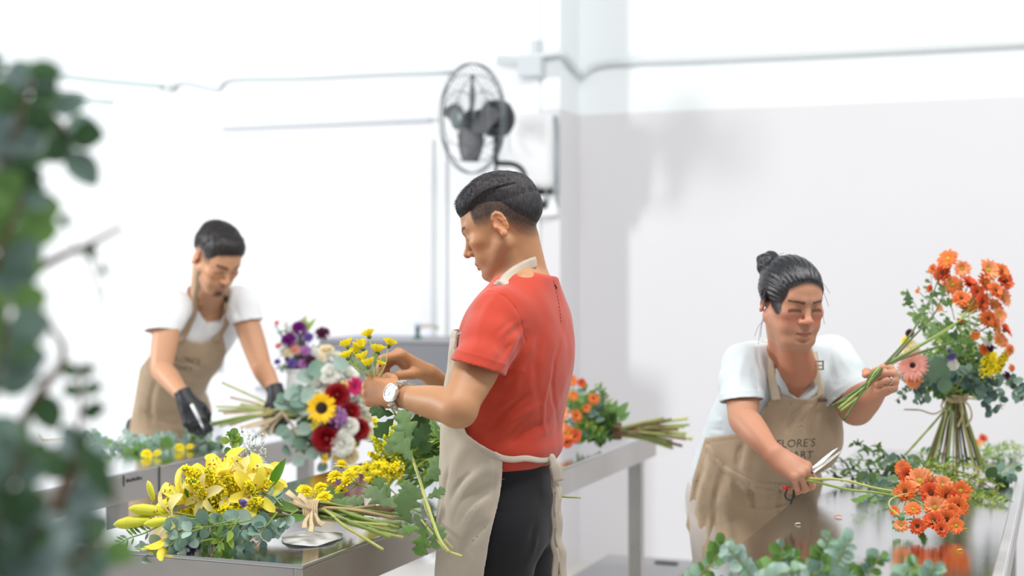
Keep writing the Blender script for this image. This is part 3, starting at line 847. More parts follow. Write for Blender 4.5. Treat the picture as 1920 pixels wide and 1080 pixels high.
# ------------------------------------------------------------------ people: heads, hands, torsos
def head_model(fat=0., fem=False, mouth_open=0., nose=1.0, jaw=1.0):
    """canonical head: origin between the ear canals, x right, y forward, z up, metres"""
    m = Model(); f = fat
    m.ball((0, -.012, .040), (.0745+f*.3, .099, .083), .02)
    m.ball((0, .030, .030), (.066+f*.3, .066, .075), .02)             # forehead mass
    m.ball((0, .028, -.018), (.061+f, .060, .068), .02)              # mid face
    for s in (-1, 1):
        m.cone((s*.052*jaw, .000, -.040), (s*.030*jaw, .060, -.088), .021+f, .017+f, .022)
        m.ball((s*(.043+f*.4), .060, -.014), (.022, .024, .018), .018)          # cheekbone
        m.ball((s*(.034+f*.3), .062, -.050), (.020+f, .022, .024), .02)           # cheek
    m.ball((0, .070, -.090), (.026*jaw, .022, .020), .018)                    # chin
    m.ball((0, .050, -.095), (.030+f, .035, .014+f*.8), .02)
    m.ball((0, .073, -.058), (.029, .024, .024), .016)               # muzzle
    for s in (-1, 1):
        m.cone((s*.040, .076, .030), (s*.012, .089, .025), .0085, .0095, .014)   # brow
        m.ball((s*.031, .099, .007), (.0165, .013, .0115), .010, op=-1)          # socket
        m.ball((s*.0315, .0755, .0065), (.0155, .0150, .0125), .004)             # lid over the eye
        m.cone((s*.044, .079, .0010), (s*.021, .0870, -.0015), .0024, .0022, .004)  # lower edge of the upper lid
        m.cone((s*.042, .0755, -.009), (s*.024, .084, -.011), .0035, .0035, .008)   # under-eye fold
    m.cone((0, .088, .016), (0, .104*1.0, -.018), .0068, .0088, .010)      # nose bridge
    m.ball((0, .104+.004*nose, -.027), (.0115*nose, .0125, .0105), .007)
    for s in (-1, 1):
        m.ball((s*.0125*nose, .0955, -.0315), (.0078*nose, .0105, .0078), .005)
        m.ball((s*.0070*nose, .1035, -.0385), (.0036, .0055, .0036), .003, op=-1)
    m.ball((0, .1005, -.047), (.0035, .006, .009), .006, op=-1)      # philtrum
    o = mouth_open
    m.chain([(-.0235, .0800, -.0635), (-.011, .0925, -.0595-o*.2), (0, .0945, -.0605), (.011, .0925, -.0595-o*.2), (.0235, .0800, -.0635)], [.0030, .0052, .0050, .0052, .0030], .004)
    m.chain([(-.0225, .0795, -.0660-o*.3), (-.010, .0895, -.0710-o), (0, .0915, -.0725-o), (.010, .0895, -.0710-o), (.0225, .0795, -.0660-o*.3)], [.0030, .0058, .0064, .0058, .0030], .004)
    m.chain([(-.024, .0840, -.0650-o*.3), (-.010, .0990, -.0653-o*.5), (.010, .0990, -.0653-o*.5), (.024, .0840, -.0650-o*.3)], [.0008, .0016+o*.4, .0016+o*.4, .0008], .003)
    # the last chain cuts the mouth line
    for i in range(3):
        e = m.p[-1-i]; m.p[-1-i] = e[:6]+(-1,)
    m.ball((0, .0905, -.0815-o), (.018, .006, .0045), .008, op=-1)     # hollow above the chin
    for s in (-1, 1):
        # ear: a tilted shell with rim, hollow, tragus and lobe
        Re = rot(s*-24, -10, s*-8)
        c = np.array([s*(.0750+f*.2), -.012, .004])
        m.ball(c, (.0055, .0165, .030), .006, R=Re)
        rim = [c+Re @ np.array([s*.0045, .0155*math.sin(a)-.001, .029*math.cos(a)]) for a in np.radians([-320, -355, -25, -55, -85, -115, -145])]
        rim = [c+Re @ np.array([s*.0050, -.0160*math.sin(a), .0285*math.cos(a)]) for a in np.radians([-55, -20, 15, 50, 85, 115, 140])]
        m.chain(rim, [.0026, .0034, .0036, .0034, .0032, .003, .0028], .003)
        m.ball(c+Re @ np.array([s*.006, .001, .002]), (.0050, .0095, .017), .003, R=Re, op=-1)
        m.chain([c+Re @ np.array([s*.004, -.008, -.010]), c+Re @ np.array([s*.0045, -.0085, .004]), c+Re @ np.array([s*.0035, -.003, .016])], [.0022, .0024, .0020], .003)
        m.ball(c+Re @ np.array([s*.003, .004, -.027]), (.0050, .0085, .0085), .005, R=Re)
        m.ball(c+Re @ np.array([s*.003, .0135, -.004]), (.0045, .004, .006), .004, R=Re)
    return m

def face_colors(L, base, lip=(.50, .22, .18), brow=(.06, .045, .035), cheek=None, stub=0., fade=None, goatee=0., browh=1.0, browz=0., lash=1.0, dark_eye=(.10, .06, .05)):
    """vertex colours from local head coordinates: brows, lash line, lips, stubble, cheeks, painted shade in creases"""
    c = np.tile(np.array(base), (len(L), 1)); x, y, z = L.T
    def blend(c, col, w): w = np.clip(w, 0, 1)[:, None]; return c*(1-w)+np.array(col)*w
    ax = np.abs(x); front = y > .045
    nz = noise3(L, 300, 3)*.5+.5
    if cheek is not None:
        c = blend(c, cheek, np.exp(-(((ax-.043)/.022)**2+((z+.024)/.022)**2))*front*.75)
        c = blend(c, cheek, np.exp(-((ax/.014)**2+((z+.028)/.014)**2))*(y > .09)*.55)
    else:
        c = blend(c, np.array(base)*np.array([1.02, .86, .80]), np.exp(-(((ax-.043)/.024)**2+((z+.024)/.024)**2))*front*.6)
        c = blend(c, np.array(base)*np.array([1.0, .82, .76]), np.exp(-((ax/.014)**2+((z+.028)/.014)**2))*(y > .09)*.6)
    # ears redder
    c = blend(c, np.array(base)*np.array([1.03, .72, .62]), (ax > .074)*.6*np.exp(-((z-.0)/.035)**4))
    # brow
    bz = .0285+browz+.10*(ax-.012)-2.6*(ax-.030)**2
    w = np.exp(-((z-bz)/(.0046*browh*(1.15-np.clip(ax-.015, 0, .03)*16)))**4)*(ax > .0115)*(ax < .052)*front*(y > .055)
    c = blend(c, brow, w*(.80+.2*nz))
    # lash line, then lid crease and lid shadow painted into the skin colour
    w = np.exp(-((z-(-.0006-9*(ax-.031)**2))/(.0026*lash))**2)*(ax > .016)*(ax < .051)*front
    c = blend(c, dark_eye, w*.92)
    w = np.exp(-((z-(.0125-9*(ax-.031)**2))/.0018)**2)*(ax > .017)*(ax < .048)*front
    c = blend(c, np.array(base)*np.array([.62, .50, .45]), w*.55)
    w = np.exp(-(((ax-.031)/.016)**2+((z-.002)/.014)**2))*front
    c = blend(c, np.array(base)*np.array([.80, .70, .66]), w*.35)
    # lips, then the shade between them painted as a dark line
    w = np.exp(-(((z+.0665)/(.0100-.006*(ax/.024)**2))**4))*(ax < .0245)*(y > .076)
    c = blend(c, lip, w*.62)
    c = blend(c, np.array(lip)*.35, np.exp(-((z+.0650)/.0016)**2)*(ax < .0235)*(y > .074)*.85)
    # nostrils, with the shade inside the openings painted on
    c = blend(c, np.array(base)*.25, np.exp(-(((ax-.007)/.0038)**2+((z+.0375)/.0030)**2))*(y > .094)*.8)
    if stub:
        w = np.clip((-.040-z+.25*(.07-y))/.03, 0, 1)*(y > -.01)*(z > -.13)
        w2 = np.exp(-((z+.052)/.006)**2)*(ax < .026)*(y > .08)
        c = blend(c, np.array([.16, .125, .11]), np.maximum(w, w2)*stub*(.7+.3*nz))
    if goatee:
        w = np.exp(-(((ax)/.022)**4+((z+.096)/.014)**4))*(y > .06)
        c = blend(c, (.05, .04, .035), w*goatee)
        w = np.exp(-(((ax)/.024)**4+((z+.0525)/.0045)**4))*(y > .085)
        c = blend(c, (.07, .05, .045), w*goatee*.5)
    return c

def hand_model(side, curls, spread=0., thumb=None, size=1.0, fk=.003, wristw=.026):
    """canonical hand: wrist at the origin, x towards the thumb side (side=+1) , y towards the fingers, z = back of the hand.
    curls: per finger (index..little) three bend angles in degrees. thumb: list of 4 points"""
    m = Model(); s = size
    K = [np.array([.026, .088, .002]), np.array([.008, .092, .005]), np.array([-.011, .087, .003]), np.array([-.028, .078, -.002])]
    Lm = [(.043, .026, .021), (.047, .029, .022), (.044, .027, .021), (.034, .021, .019)]
    R = [(.0098, .0088, .0080, .0070), (.0100, .0090, .0081, .0071), (.0096, .0086, .0078, .0068), (.0086, .0077, .0070, .0062)]
    W0 = [np.array([.014, .008, 0]), np.array([.005, .008, .002]), np.array([-.005, .008, .001]), np.array([-.014, .008, -.001])]
    for i in range(4):
        m.cone(W0[i]*s, K[i]*s, .0155*s, .0118*s, .012)
    m.ball(np.array([.020, .034, -.010])*s, np.array([.016, .028, .013])*s, .012)      # thumb pad
    m.ball(np.array([-.020, .040, -.009])*s, np.array([.012, .030, .012])*s, .012)     # heel pad
    tips = []
    for i in range(4):
        p = K[i]*s; a = 0.; side_a = math.radians(spread*(1.5-i)*.8)
        pts = [p]
        for j in range(3):
            a += math.radians(curls[i][j])
            d = np.array([math.sin(side_a)*math.cos(a), math.cos(side_a)*math.cos(a), -math.sin(a)])
            p = p+d*Lm[i][j]*s; pts.append(p)
        fm = Model().chain(pts, [r*s for r in R[i]], .003)
        # knuckle swellings
        for q, rr in zip(pts[:3], (.0108, .0092, .0082)):
            fm.ball(q+np.array([0, 0, .0008*s]), rr*s*(.94 if i == 3 else 1), .004)
        tips.append((fm, pts))
    if thumb is None:
        thumb = [(.016, .018, -.004), (.036, .046, -.016), (.040, .072, -.028), (.034, .092, -.036)]
    th = [np.array(t)*s for t in thumb]
    tm = Model().chain(th, [.0165*s, .0125*s, .0108*s, .0090*s], .006); tm.ball(th[2], .0112*s, .004)
    return m, tips, tm

def place_hand(model, h, O, R, side=1):
    """add a hand to a body model; R columns = thumb side, finger direction, back-of-hand. fingers stay separate"""
    palm, tips, tm = h
    R = np.asarray(R, float); O = np.asarray(O, float)
    Rm = R
    for e in (palm,): e.xform(Rm, O)
    fing = [fm.xform(Rm, O) for fm, _ in tips]; tm.xform(Rm, O)
    model.p += palm.p
    def joined(X, fl=fing):
        d = fl[0](X)
        for g in fl[1:]: d = smin(d, g(X), .0012)
        return d
    model.field(joined, .006)
    model.field(lambda X, t=tm: t(X), .004)
    return [[Rm @ p+O for p in pts] for _, pts in tips]

def frame(finger, back):
    """rotation whose columns are thumb side (= finger x back for a right hand...), finger, back"""
    y = np.array(finger, float); y /= np.linalg.norm(y)
    z = np.array(back, float); z -= y*(z @ y); z /= np.linalg.norm(z)
    x = np.cross(y, z)
    return np.stack([x, y, z], 1)
def frame_l(finger, back):
    """mirrored frame for the other hand (thumb on the opposite side)"""
    R = frame(finger, back); R[:, 0] *= -1
    return R

def limb(model, pts, rs, k=.02, n=5):
    """one smoothly tapering limb through the given joints"""
    A = np.concatenate([np.asarray(pts, float), np.asarray(rs, float)[:, None]], 1)
    S = spline(A, n)
    q = Model()
    for i in range(len(S)-1): q.cone(S[i, :3], S[i+1, :3], S[i, 3], S[i+1, 3], .002)
    model.field(lambda X: q(X), k)
    return model

class Torso:
    """stacked superellipse sections along an axis; local s = side, b = front, u = up the spine"""
    def __init__(s, O, S, B, Uv, rows, expo=2.3):
        s.O = np.asarray(O, float); s.S = np.asarray(S, float); s.B = np.asarray(B, float); s.U = np.asarray(Uv, float)
        r = np.array(rows, float); s.u = r[:, 0]; s.r = r; s.e = expo
        uu = np.linspace(s.u[0], s.u[-1], 200)
        # smooth interpolation of the rows
        def sm(col):
            v = np.interp(uu, s.u, r[:, col]); k = np.hanning(25); k /= k.sum()
            vp = np.concatenate([np.full(12, v[0])+(v[0]-v[12:0:-1])*1.0, v, np.full(12, v[-1])+(v[-1]-v[-2:-14:-1])*1.0])
            return np.convolve(vp, k, 'valid')
        s.uu = uu; s.t = [sm(c) for c in range(1, 5)]
    def local(s, X):
        D = X-s.O; return D @ s.S, D @ s.B, D @ s.U
    def world(s, a, b, u): return s.O+np.multiply.outer(np.asarray(a), s.S)+np.multiply.outer(np.asarray(b), s.B)+np.multiply.outer(np.asarray(u), s.U)
    def sdf(s, X, off=0.):
        a, b, u = s.local(X); uc = np.clip(u, s.u[0], s.u[-1])
        cs, cb, ra, rb = [np.interp(uc, s.uu, t) for t in s.t]
        ra = ra+off; rb = rb+off
        x = np.abs((a-cs)/ra); y = np.abs((b-cb)/rb)
        q = (x**s.e+y**s.e+1e-9)**(1/s.e)
        l = np.sqrt(x*x+y*y)+1e-6
        # distance estimate: radial
        rad = np.sqrt((a-cs)**2+(b-cb)**2)+1e-6
        d = rad*(1-1/np.maximum(q, 1e-3))
        d = np.where(q < .3, -np.minimum(ra, rb)*(1-q), d)
        over = np.maximum(u-s.u[-1], s.u[0]-u)-off
        return smax(d*.92, over, .02)

def fold(X, a, b, w, amp, taper=True):
    """a soft ridge (amp > 0) or furrow (amp < 0) along the segment a-b: returns the offset to subtract"""
    a = np.asarray(a, float); b = np.asarray(b, float)
    ba = b-a; h = np.clip((X-a) @ ba/(ba @ ba), 0, 1)
    d = np.linalg.norm(X-a-h[:, None]*ba, axis=1)
    g = np.exp(-(d/w)**2)*amp
    if taper: g = g*np.sin(math.pi*np.clip(h*.9+.05, 0, 1))**.6
    return g

def fold_path(X, pts, w, amp):
    """a soft ridge or furrow following a path on the cloth, fading at both ends"""
    pts = np.asarray(pts, float); g = np.zeros(len(X)); c = pts.mean(0); R = np.linalg.norm(pts-c, axis=1).max()+3*w
    D = X-c; idx = np.nonzero((D*D).sum(1) < R*R)[0]
    if len(idx) == 0: return g
    Y = X[idx]; best = np.full(len(Y), 9.); par = np.zeros(len(Y)); n = len(pts)-1
    for i in range(n):
        a, b = pts[i], pts[i+1]; ba = b-a; h = np.clip((Y-a) @ ba/(ba @ ba+1e-12), 0, 1)
        d = np.linalg.norm(Y-a-h[:, None]*ba, axis=1); m = d < best
        best[m] = d[m]; par[m] = ((i+h)/n)[m]
    g[idx] = np.exp(-(best/w)**2)*amp*np.sin(math.pi*np.clip(par*.92+.04, 0, 1))**.7
    return g

def trace(fn, p0, p1, t0, t1, bow=0., n=5):
    """points on the surface fn seen along a slightly bowed line between two pixels"""
    out = []; dx, dy = p1[0]-p0[0], p1[1]-p0[1]
    for i in range(n):
        t = i/(n-1); k = bow*math.sin(math.pi*t)
        px, py = p0[0]+dx*t-dy*k, p0[1]+dy*t+dx*k
        o = np.array([0, 0, CH]); dr = P(px, py, 1.0)-o; tt = np.linspace(t0, t1, 400); X = o+np.multiply.outer(tt, dr)
        s = fn(X); j = int(np.argmax(s < 0))
        if s[j] < 0: out.append(X[j])
    return out

def curtain(s_, u_, pts):
    """2-d distance to a polyline"""
    best = np.full(len(s_), 9.)
    pts = np.asarray(pts, float)
    for i in range(len(pts)-1):
        a, b = pts[i], pts[i+1]; ba = b-a; h = np.clip(((s_-a[0])*ba[0]+(u_-a[1])*ba[1])/(ba @ ba), 0, 1)
        best = np.minimum(best, np.hypot(s_-a[0]-h*ba[0], u_-a[1]-h*ba[1]))
    return best

def poly2d(s_, u_, pts):
    """signed distance to a polygon (negative inside)"""
    pts = np.asarray(pts, float); n = len(pts)
    d = np.full(len(s_), 9.); ins = np.zeros(len(s_), bool)
    for i in range(n):
        a, b = pts[i], pts[(i+1) % n]; ba = b-a
        h = np.clip(((s_-a[0])*ba[0]+(u_-a[1])*ba[1])/(ba @ ba), 0, 1)
        d = np.minimum(d, np.hypot(s_-a[0]-h*ba[0], u_-a[1]-h*ba[1]))
        c = ((a[1] > u_) != (b[1] > u_)) & (s_ < (b[0]-a[0])*(u_-a[1])/(b[1]-a[1]+1e-12)+a[0])
        ins ^= c
    return np.where(ins, -d, d)

def ribbon(pts, normals, w, th=.002):
    """a strap: flat band along pts, width w, facing normals; returns verts, faces"""
    pts = np.asarray(pts, float); N = np.asarray(normals, float); k = len(pts)
    t = np.gradient(pts, axis=0); t /= np.linalg.norm(t, axis=1)[:, None]+1e-9
    N = N-t*(N*t).sum(1)[:, None]; N /= np.linalg.norm(N, axis=1)[:, None]+1e-9
    b = np.cross(t, N); w = np.full(k, w) if np.isscalar(w) else np.asarray(w)
    V = []
    for i in range(k):
        for sx, sn in ((-.5, 0), (-.25, 1.0), (.25, 1.0), (.5, 0), (.25, -1), (-.25, -1)):
            V.append(pts[i]+b[i]*w[i]*sx+N[i]*th*sn*.5)
    Fc = [(i*6+j, i*6+(j+1) % 6, (i+1)*6+(j+1) % 6, (i+1)*6+j) for i in range(k-1) for j in range(6)]
    Fc += [tuple(range(6))[::-1], tuple((k-1)*6+j for j in range(6))]
    return V, Fc

def tri_text(body, size, font_shear=0.):
    """triangulated glyph outlines of a text in its own x-y plane (centred)"""
    cu = bpy.data.curves.new('text', 'FONT'); cu.body = body; cu.size = size; cu.align_x = 'CENTER'; cu.shear = font_shear
    cu.resolution_u = 3; cu.offset = -size*.012
    o = bpy.data.objects.new('text', cu); COL.objects.link(o)
    bpy.context.view_layer.update()
    dg = bpy.context.evaluated_depsgraph_get(); me = bpy.data.meshes.new_from_object(o.evaluated_get(dg))
    bm = bmesh.new(); bm.from_mesh(me)
    bmesh.ops.triangulate(bm, faces=bm.faces)
    bmesh.ops.subdivide_edges(bm, edges=[e for e in bm.edges if e.calc_length() > size*.2], cuts=2)
    bmesh.ops.triangulate(bm, faces=bm.faces)
    V = np.array([v.co[:] for v in bm.verts]); Fc = [[v.index for v in f.verts] for f in bm.faces]
    bm.free(); bpy.data.objects.remove(o); bpy.data.meshes.remove(me); bpy.data.curves.remove(cu)
    return V, Fc

def skin_obj(name, fn, lo, hi, h, parent, material, color_fn=None):
    v, f = mesh_field(fn, lo, hi, h)
    c = color_fn(v) if color_fn else None
    return mesh_obj(name, v, f, material, parent, colors=c)

M_skin_a = mat('warm skin', (.8, .5, .35), .48, spec=.4, sss=.12, vcol=True, bump=(420, .12, .0006))
M_hair = None
def hair_mat(name, col, tip, rough=.42):
    m = bpy.data.materials.new(name); m.use_nodes = True
    nt = m.node_tree; N = nt.nodes; L = nt.links; b = N['Principled BSDF']; b.inputs['Roughness'].default_value = rough
    a = N.new('ShaderNodeAttribute'); a.attribute_name = 'Col'
    tc = N.new('ShaderNodeTexCoord'); mp = N.new('ShaderNodeMapping'); mp.inputs['Scale'].default_value = (260, 60, 60)
    L.new(tc.outputs['Object'], mp.inputs[0])
    n = N.new('ShaderNodeTexNoise'); n.inputs['Scale'].default_value = 1.0; n.inputs['Detail'].default_value = 6; L.new(mp.outputs[0], n.inputs['Vector'])
    mr = N.new('ShaderNodeMapRange'); mr.inputs['From Min'].default_value = .35; mr.inputs['From Max'].default_value = .7; L.new(n.outputs['Fac'], mr.inputs['Value'])
    mx = N.new('ShaderNodeMix'); mx.data_type = 'RGBA'; mx.inputs[6].default_value = (*col, 1); mx.inputs[7].default_value = (*tip, 1)
    L.new(mr.outputs[0], mx.inputs[0]); L.new(mx.outputs[2], b.inputs['Base Color'])
    bp = N.new('ShaderNodeBump'); bp.inputs['Strength'].default_value = .5; bp.inputs['Distance'].default_value = .003
    L.new(n.outputs['Fac'], bp.inputs['Height']); L.new(bp.outputs[0], b.inputs['Normal'])
    return m
def cloth(name, color, fine=900, amt=.06, rough=.85, sheen=.15, bump=.25):
    return mat(name, color, rough, spec=.2, noise=(14, amt), bump=(fine, bump, .0008), sheen=sheen)
M_apron_c = cloth('light beige canvas', rgb(190, 178, 162))
M_apron_b = cloth('tan canvas', rgb(178, 156, 130))
M_ink = mat('dark print', rgb(48, 46, 44), .8)

def strands(head_fn, R, O, n, length, region, lean, rad=.00045, seed=1):
    """short hair strands standing on the head field; region(L)->probability, lean(L)->direction (local)"""
    r = np.random.default_rng(seed); mb_v = []; mb_f = []; k = 0
    L = r.normal(size=(n*3, 3)); L /= np.linalg.norm(L, axis=1)[:, None]
    L = L*np.array([.09, .12, .10])+np.array([0, -.005, .04])
    for it in range(12):
        e = 1e-4; d = head_fn(L)
        g = np.stack([head_fn(L+np.eye(3)[i]*e)-d for i in range(3)], 1)/e; g /= np.linalg.norm(g, axis=1)[:, None]+1e-9
        L = L-g*np.clip(d, -.02, .02)[:, None]*.9
    keep = r.uniform(size=len(L)) < region(L); L = L[keep][:n]; g = g[keep][:n]
    ln = length(L)*r.uniform(.75, 1.2, len(L)); D = lean(L)
    V = []; Fc = []
    for i in range(len(L)):
        d1 = g[i]*.6+D[i]; d1 /= np.linalg.norm(d1)+1e-9
        d2 = g[i]*.25+D[i]+r.normal(size=3)*.15; d2 /= np.linalg.norm(d2)+1e-9
        a = L[i]-g[i]*.001; b = a+d1*ln[i]*.5; c = b+d2*ln[i]*.5
        s = np.cross(d1, r.normal(size=3)); s /= np.linalg.norm(s)+1e-9; s2 = np.cross(d1, s)
        o = len(V)
        for p, w in ((a, 1), (b, .8)):
            V += [p+s*rad*w, p-s*rad*.5*w+s2*rad*.87*w, p-s*rad*.5*w-s2*rad*.87*w]
        V.append(c)
        Fc += [(o, o+1, o+4, o+3), (o+1, o+2, o+5, o+4), (o+2, o, o+3, o+5), (o+3, o+4, o+6), (o+4, o+5, o+6), (o+5, o+3, o+6)]
    return np.array(V) @ R.T+O, Fc
# ------------------------------------------------------------------ the standing man in the red shirt
def build_man_center():
    D0 = 3.28
    root = empty('person', (P(945, 900, D0)[0], D0, 0))
    tag(root, 'person in coral red t-shirt, beige apron and black trousers standing with yellow flowers', 'person')
    R0 = np.array([-.955, .297, 0]); Fv = R0/np.linalg.norm(R0); Lv = np.cross(ZZ, Fv)      # Lv = his left, towards the camera
    Sv = Lv
    # torso rows: u = height above z=.79, centres in px at D0
    O = np.array([P(945, 900, D0)[0], D0, 0.0])
    def row(y, cx, a, b):
        z = CH-(y-CY)*D0/F; xc = (cx-CX)/F*D0-O[0]
        return (z, 0.0, xc/Fv[0]*1.0, a, b)
    rows = [row(1100, 944, .150, .105), row(985, 944, .162, .115), row(950, 944, .166, .117), row(900, 944, .158, .108), row(870, 943, .154, .106), row(830, 947, .156, .110), row(760, 957, .170, .117),
            row(700, 965, .182, .122), row(650, 968, .190, .121), row(600, 970, .190, .110), row(570, 974, .180, .094), row(548, 979, .150, .078), row(528, 985, .100, .066), row(512, 988, .066, .058)]
    rows = rows[::-1]; rows = sorted(rows, key=lambda r: r[0])
    T = Torso(O, Sv, Fv, ZZ, rows, 2.2)
    # joints
    sh_l = P(936, 600, 3.12); el_l = P(860, 764, 2.95); wr_l = P(748, 742, 3.11)
    sh_r = P(1000, 590, 3.44); el_r = P(905, 790, 3.52); wr_r = P(806, 702, 3.34)
    # head
    hc = P(944, 428, 3.27); yawh = math.degrees(math.atan2(-Fv[0], Fv[1]))
    RH = rot(76, -21, 0)
    HS = .925
    hm = head_model(jaw=1.04)
    hm_local = head_model(jaw=1.04)
    hm.xform(RH, hc, HS)
    body = Model(); body.p = hm.p
    nb = P(987, 520, 3.30)
    body.cone(P(965, 450, 3.28), P(978, 520, 3.29), .050, .055, .02)
    body.cone(P(945, 490, 3.26), P(958, 530, 3.26), .034, .040, .02)
    body.cone(P(980, 450, 3.29), P(990, 512, 3.30), .036, .042, .02)
    body.cone(P(985, 528, 3.20), P(987, 524, 3.38), .024, .028, .03)
    body.field(lambda X: smax(T.sdf(X, -.012), .95-X[:, 2], .01), .03)
    # left arm (near)
    def arm(sh, el, wr, k=1.0):
        d1 = el-sh; d2 = wr-el
        limb(body, [sh, sh+d1*.3, sh+d1*.62, sh+d1*.88, el+(d1*.02+d2*.02), el+d2*.22, el+d2*.5, el+d2*.8, wr], [.050*k, .0475*k, .046*k, .039*k, .0345*k, .0375*k, .0340*k, .0262*k, .0245*k], .02)
    arm(sh_l, el_l, wr_l, 1.0); arm(sh_r, el_r, wr_r, .95)
    body.ball((sh_l+el_l)/2+np.array([-.008, -.004, .0]), (.030, .032, .052), .03)     # biceps
    body.ball(el_l+np.array([.006, .004, -.014]), (.024, .024, .022), .03)
    # left hand: a fist around the stem, back of the hand to the camera
    fin = np.array([-.80, .55, .12]); back = np.array([-.50, -.82, .26])
    RL = frame_l(fin, back)
    # thumb must be on top: with this frame x points up
    if RL[2, 0] < 0: RL[:, 0] *= -1
    h = hand_model(1, [(58, 78, 50), (62, 82, 52), (66, 84, 52), (70, 84, 50)], thumb=[(.014, .016, -.006), (.036, .042, -.020), (.040, .068, -.034), (.030, .088, -.044)], size=.93)
    pts_l = place_hand(body, h, wr_l+np.array([-.004, 0, 0]), RL)
    # right hand (far): fingertips pinching a stem
    RR = frame(np.array([-.72, -.30, .45]), np.array([.50, .30, .82]))
    # palm towards camera/left, thumb up-left
    if RR[2, 0] < 0: RR[:, 0] *= -1
    h = hand_model(1, [(38, 52, 30), (48, 58, 34), (58, 62, 36), (66, 64, 36)], thumb=[(.014, .018, -.008), (.034, .046, -.026), (.030, .072, -.044), (.016, .088, -.058)], size=.98)
    pts_r = place_hand(body, h, wr_r+np.array([-.004, 0, .002]), RR)
    base = np.array(rgb(186, 136, 98))
    YD = [-.11, -.084, -.067, -.031, .019, .050, .07]; ZD = [-.036, -.030, -.008, .022, .036, .040, .046]
    def colf(v):
        L = (v-hc) @ RH/HS
        c = face_colors(L, base, lip=rgb(190, 120, 108), brow=rgb(48, 36, 30), stub=.16, browh=1.2, dark_eye=rgb(60, 40, 34))
        near = np.linalg.norm(L, axis=1) < .2
        c[~near] = base
        # clipped hair: faded sides and nape
        x, y, z = L.T
        zl = np.interp(y, [-.11, -.065, -.052, -.040, -.030, -.012, .02, .045, .055], [-.052, -.056, -.050, -.034, -.008, .02, .004, .010, .03])
        zd = np.interp(y, YD, ZD)
        nz = noise3(L*np.array([1, 2.2, .5]), 420, 5)*.5+.5
        w = np.clip((z-zl)/(zd-zl+.004), 0, 1)
        w = np.clip(.12+1.0*w, 0, 1)*np.clip((z-zl)/.012, 0, 1)*np.clip((.053-y)/.005, 0, 1)
        inball = near & (z < .2) & (np.abs(x) > .0)
        ec = np.stack([np.abs(x)-.080, y+.014, z-.004], 1)/np.array([.016, .020, .034])
        earr = np.linalg.norm(ec, axis=1) < 1
        w = w*inball*(~earr)*(.80+.20*nz)
        c = c*(1-w[:, None])+np.array(rgb(46, 42, 42))*w[:, None]
        # knuckles and palms pinker
        for wr in (wr_l, wr_r):
            d = np.linalg.norm(v-(wr+np.array([-.09, 0, 0])), axis=1)
            ww = np.clip(1-d/.10, 0, 1)*.55
            c = c*(1-ww[:, None])+(base*np.array([1.0, .80, .74]))*ww[:, None]
        return np.clip(c, 0, 1)
    lo = np.array([-.42, 2.84, .76]); hi = np.array([.26, 3.72, 1.76])
    bo = skin_obj('body', body, lo, hi, .0026, root, M_skin_a, colf)
    # ---- hair on top: a combed cap with a side parting
    Hh = Model()
    def hairf(X):
        L = (X-hc) @ RH/HS; x, y, z = L.T
        ctr = np.array([0, -.012, .040]); rad = np.array([.0785, .1035, .0880])
        q = (L-ctr)/rad
        l = np.linalg.norm(q, axis=1); g = np.linalg.norm(q/rad, axis=1)+1e-9
        d = l*(l-1)/g
        top = np.clip((z-.055)/.05, 0, 1)
        # swept over from the parting: fullest at the front quiff
        d = d-.010*top-.012*np.exp(-(((y-.075)/.035)**2+((z-.085)/.035)**2))-.006*np.exp(-((y-.02)/.06)**2)*top
        sl = (x+.042)*18
        d = d-.0010*np.sin(x*330+y*90+2.5*noise3(L, 35, 2))*top-.0008*noise3(L, 160, 6)*top
        zp = np.interp(y, [-.09, -.058, -.01, .03, .055, .08], [.082, .087, .090, .080, .064, .050])
        left = (x < 0)
        d = d+.0035*np.exp(-((z-zp)/.0026)**2)*left*np.clip((y+.085)/.03, 0, 1)*np.clip((z-.04)/.02, 0, 1)
        d = d+.0075*np.clip((zp-z)/.006, 0, 1)*left*np.clip((y+.06)/.06, 0, 1)
        low = np.interp(y, YD, ZD)-.008
        d = d+.0085*(1-np.clip((z-low)/.045, 0, 1))
        d = smax(d, (low-z)*1.0, .006)
        side = z < np.where(left, zp-.001, .072)
        fr_ = np.where(side, .054, .0540+.060*np.clip((z-zp)/.006, 0, 1))
        d = smax(d, (y-fr_)*.9, .004)
        return d*1.0
    v, f = mesh_field(hairf, hc-.17, hc+.17, .0022)
    mh = hair_mat('dark cropped hair', rgb(22, 20, 22), rgb(54, 50, 54), .62)
    hair = mesh_obj('hair', v, f, mh, root)
    # strands over the cap and the faded sides
    hl_fn = lambda L: hm_local(L)
    def cap_or_head(L): return np.minimum(hl_fn(L), hairf(L*HS @ RH.T+hc)/HS)
    def reg(L):
        x, y, z = L.T
        zl = np.interp(y, [-.11, -.065, -.052, -.040, -.030, -.012, .02, .045, .055], [-.052, -.056, -.050, -.034, -.008, .02, .004, .010, .03])
        zd = np.interp(y, YD, ZD)
        w = np.clip((z-zl)/(zd-zl+.004), 0, 1)**1.5
        w = w*np.where(z < .066, y < .051, y < .088)
        ec = np.stack([np.abs(x)-.080, y+.014, z-.004], 1)/np.array([.02, .024, .036])
        return w*(np.linalg.norm(ec, axis=1) > 1)
    def ln(L): return np.where(L[:, 2] > .088, .009, .0022+.004*np.clip((L[:, 2]-.02)/.06, 0, 1))
    def lean(L):
        x, y, z = L.T; o = np.zeros_like(L); t = np.clip((z-.07)/.03, 0, 1)
        o[:, 1] = .9*t+.1; o[:, 2] = -.8*(1-t); o[:, 0] = .35*t*np.where(x > -.04, 1, -1)
        return o
    sv, sf = strands(cap_or_head, RH*HS, hc, 7000, ln, reg, lean, .00030)
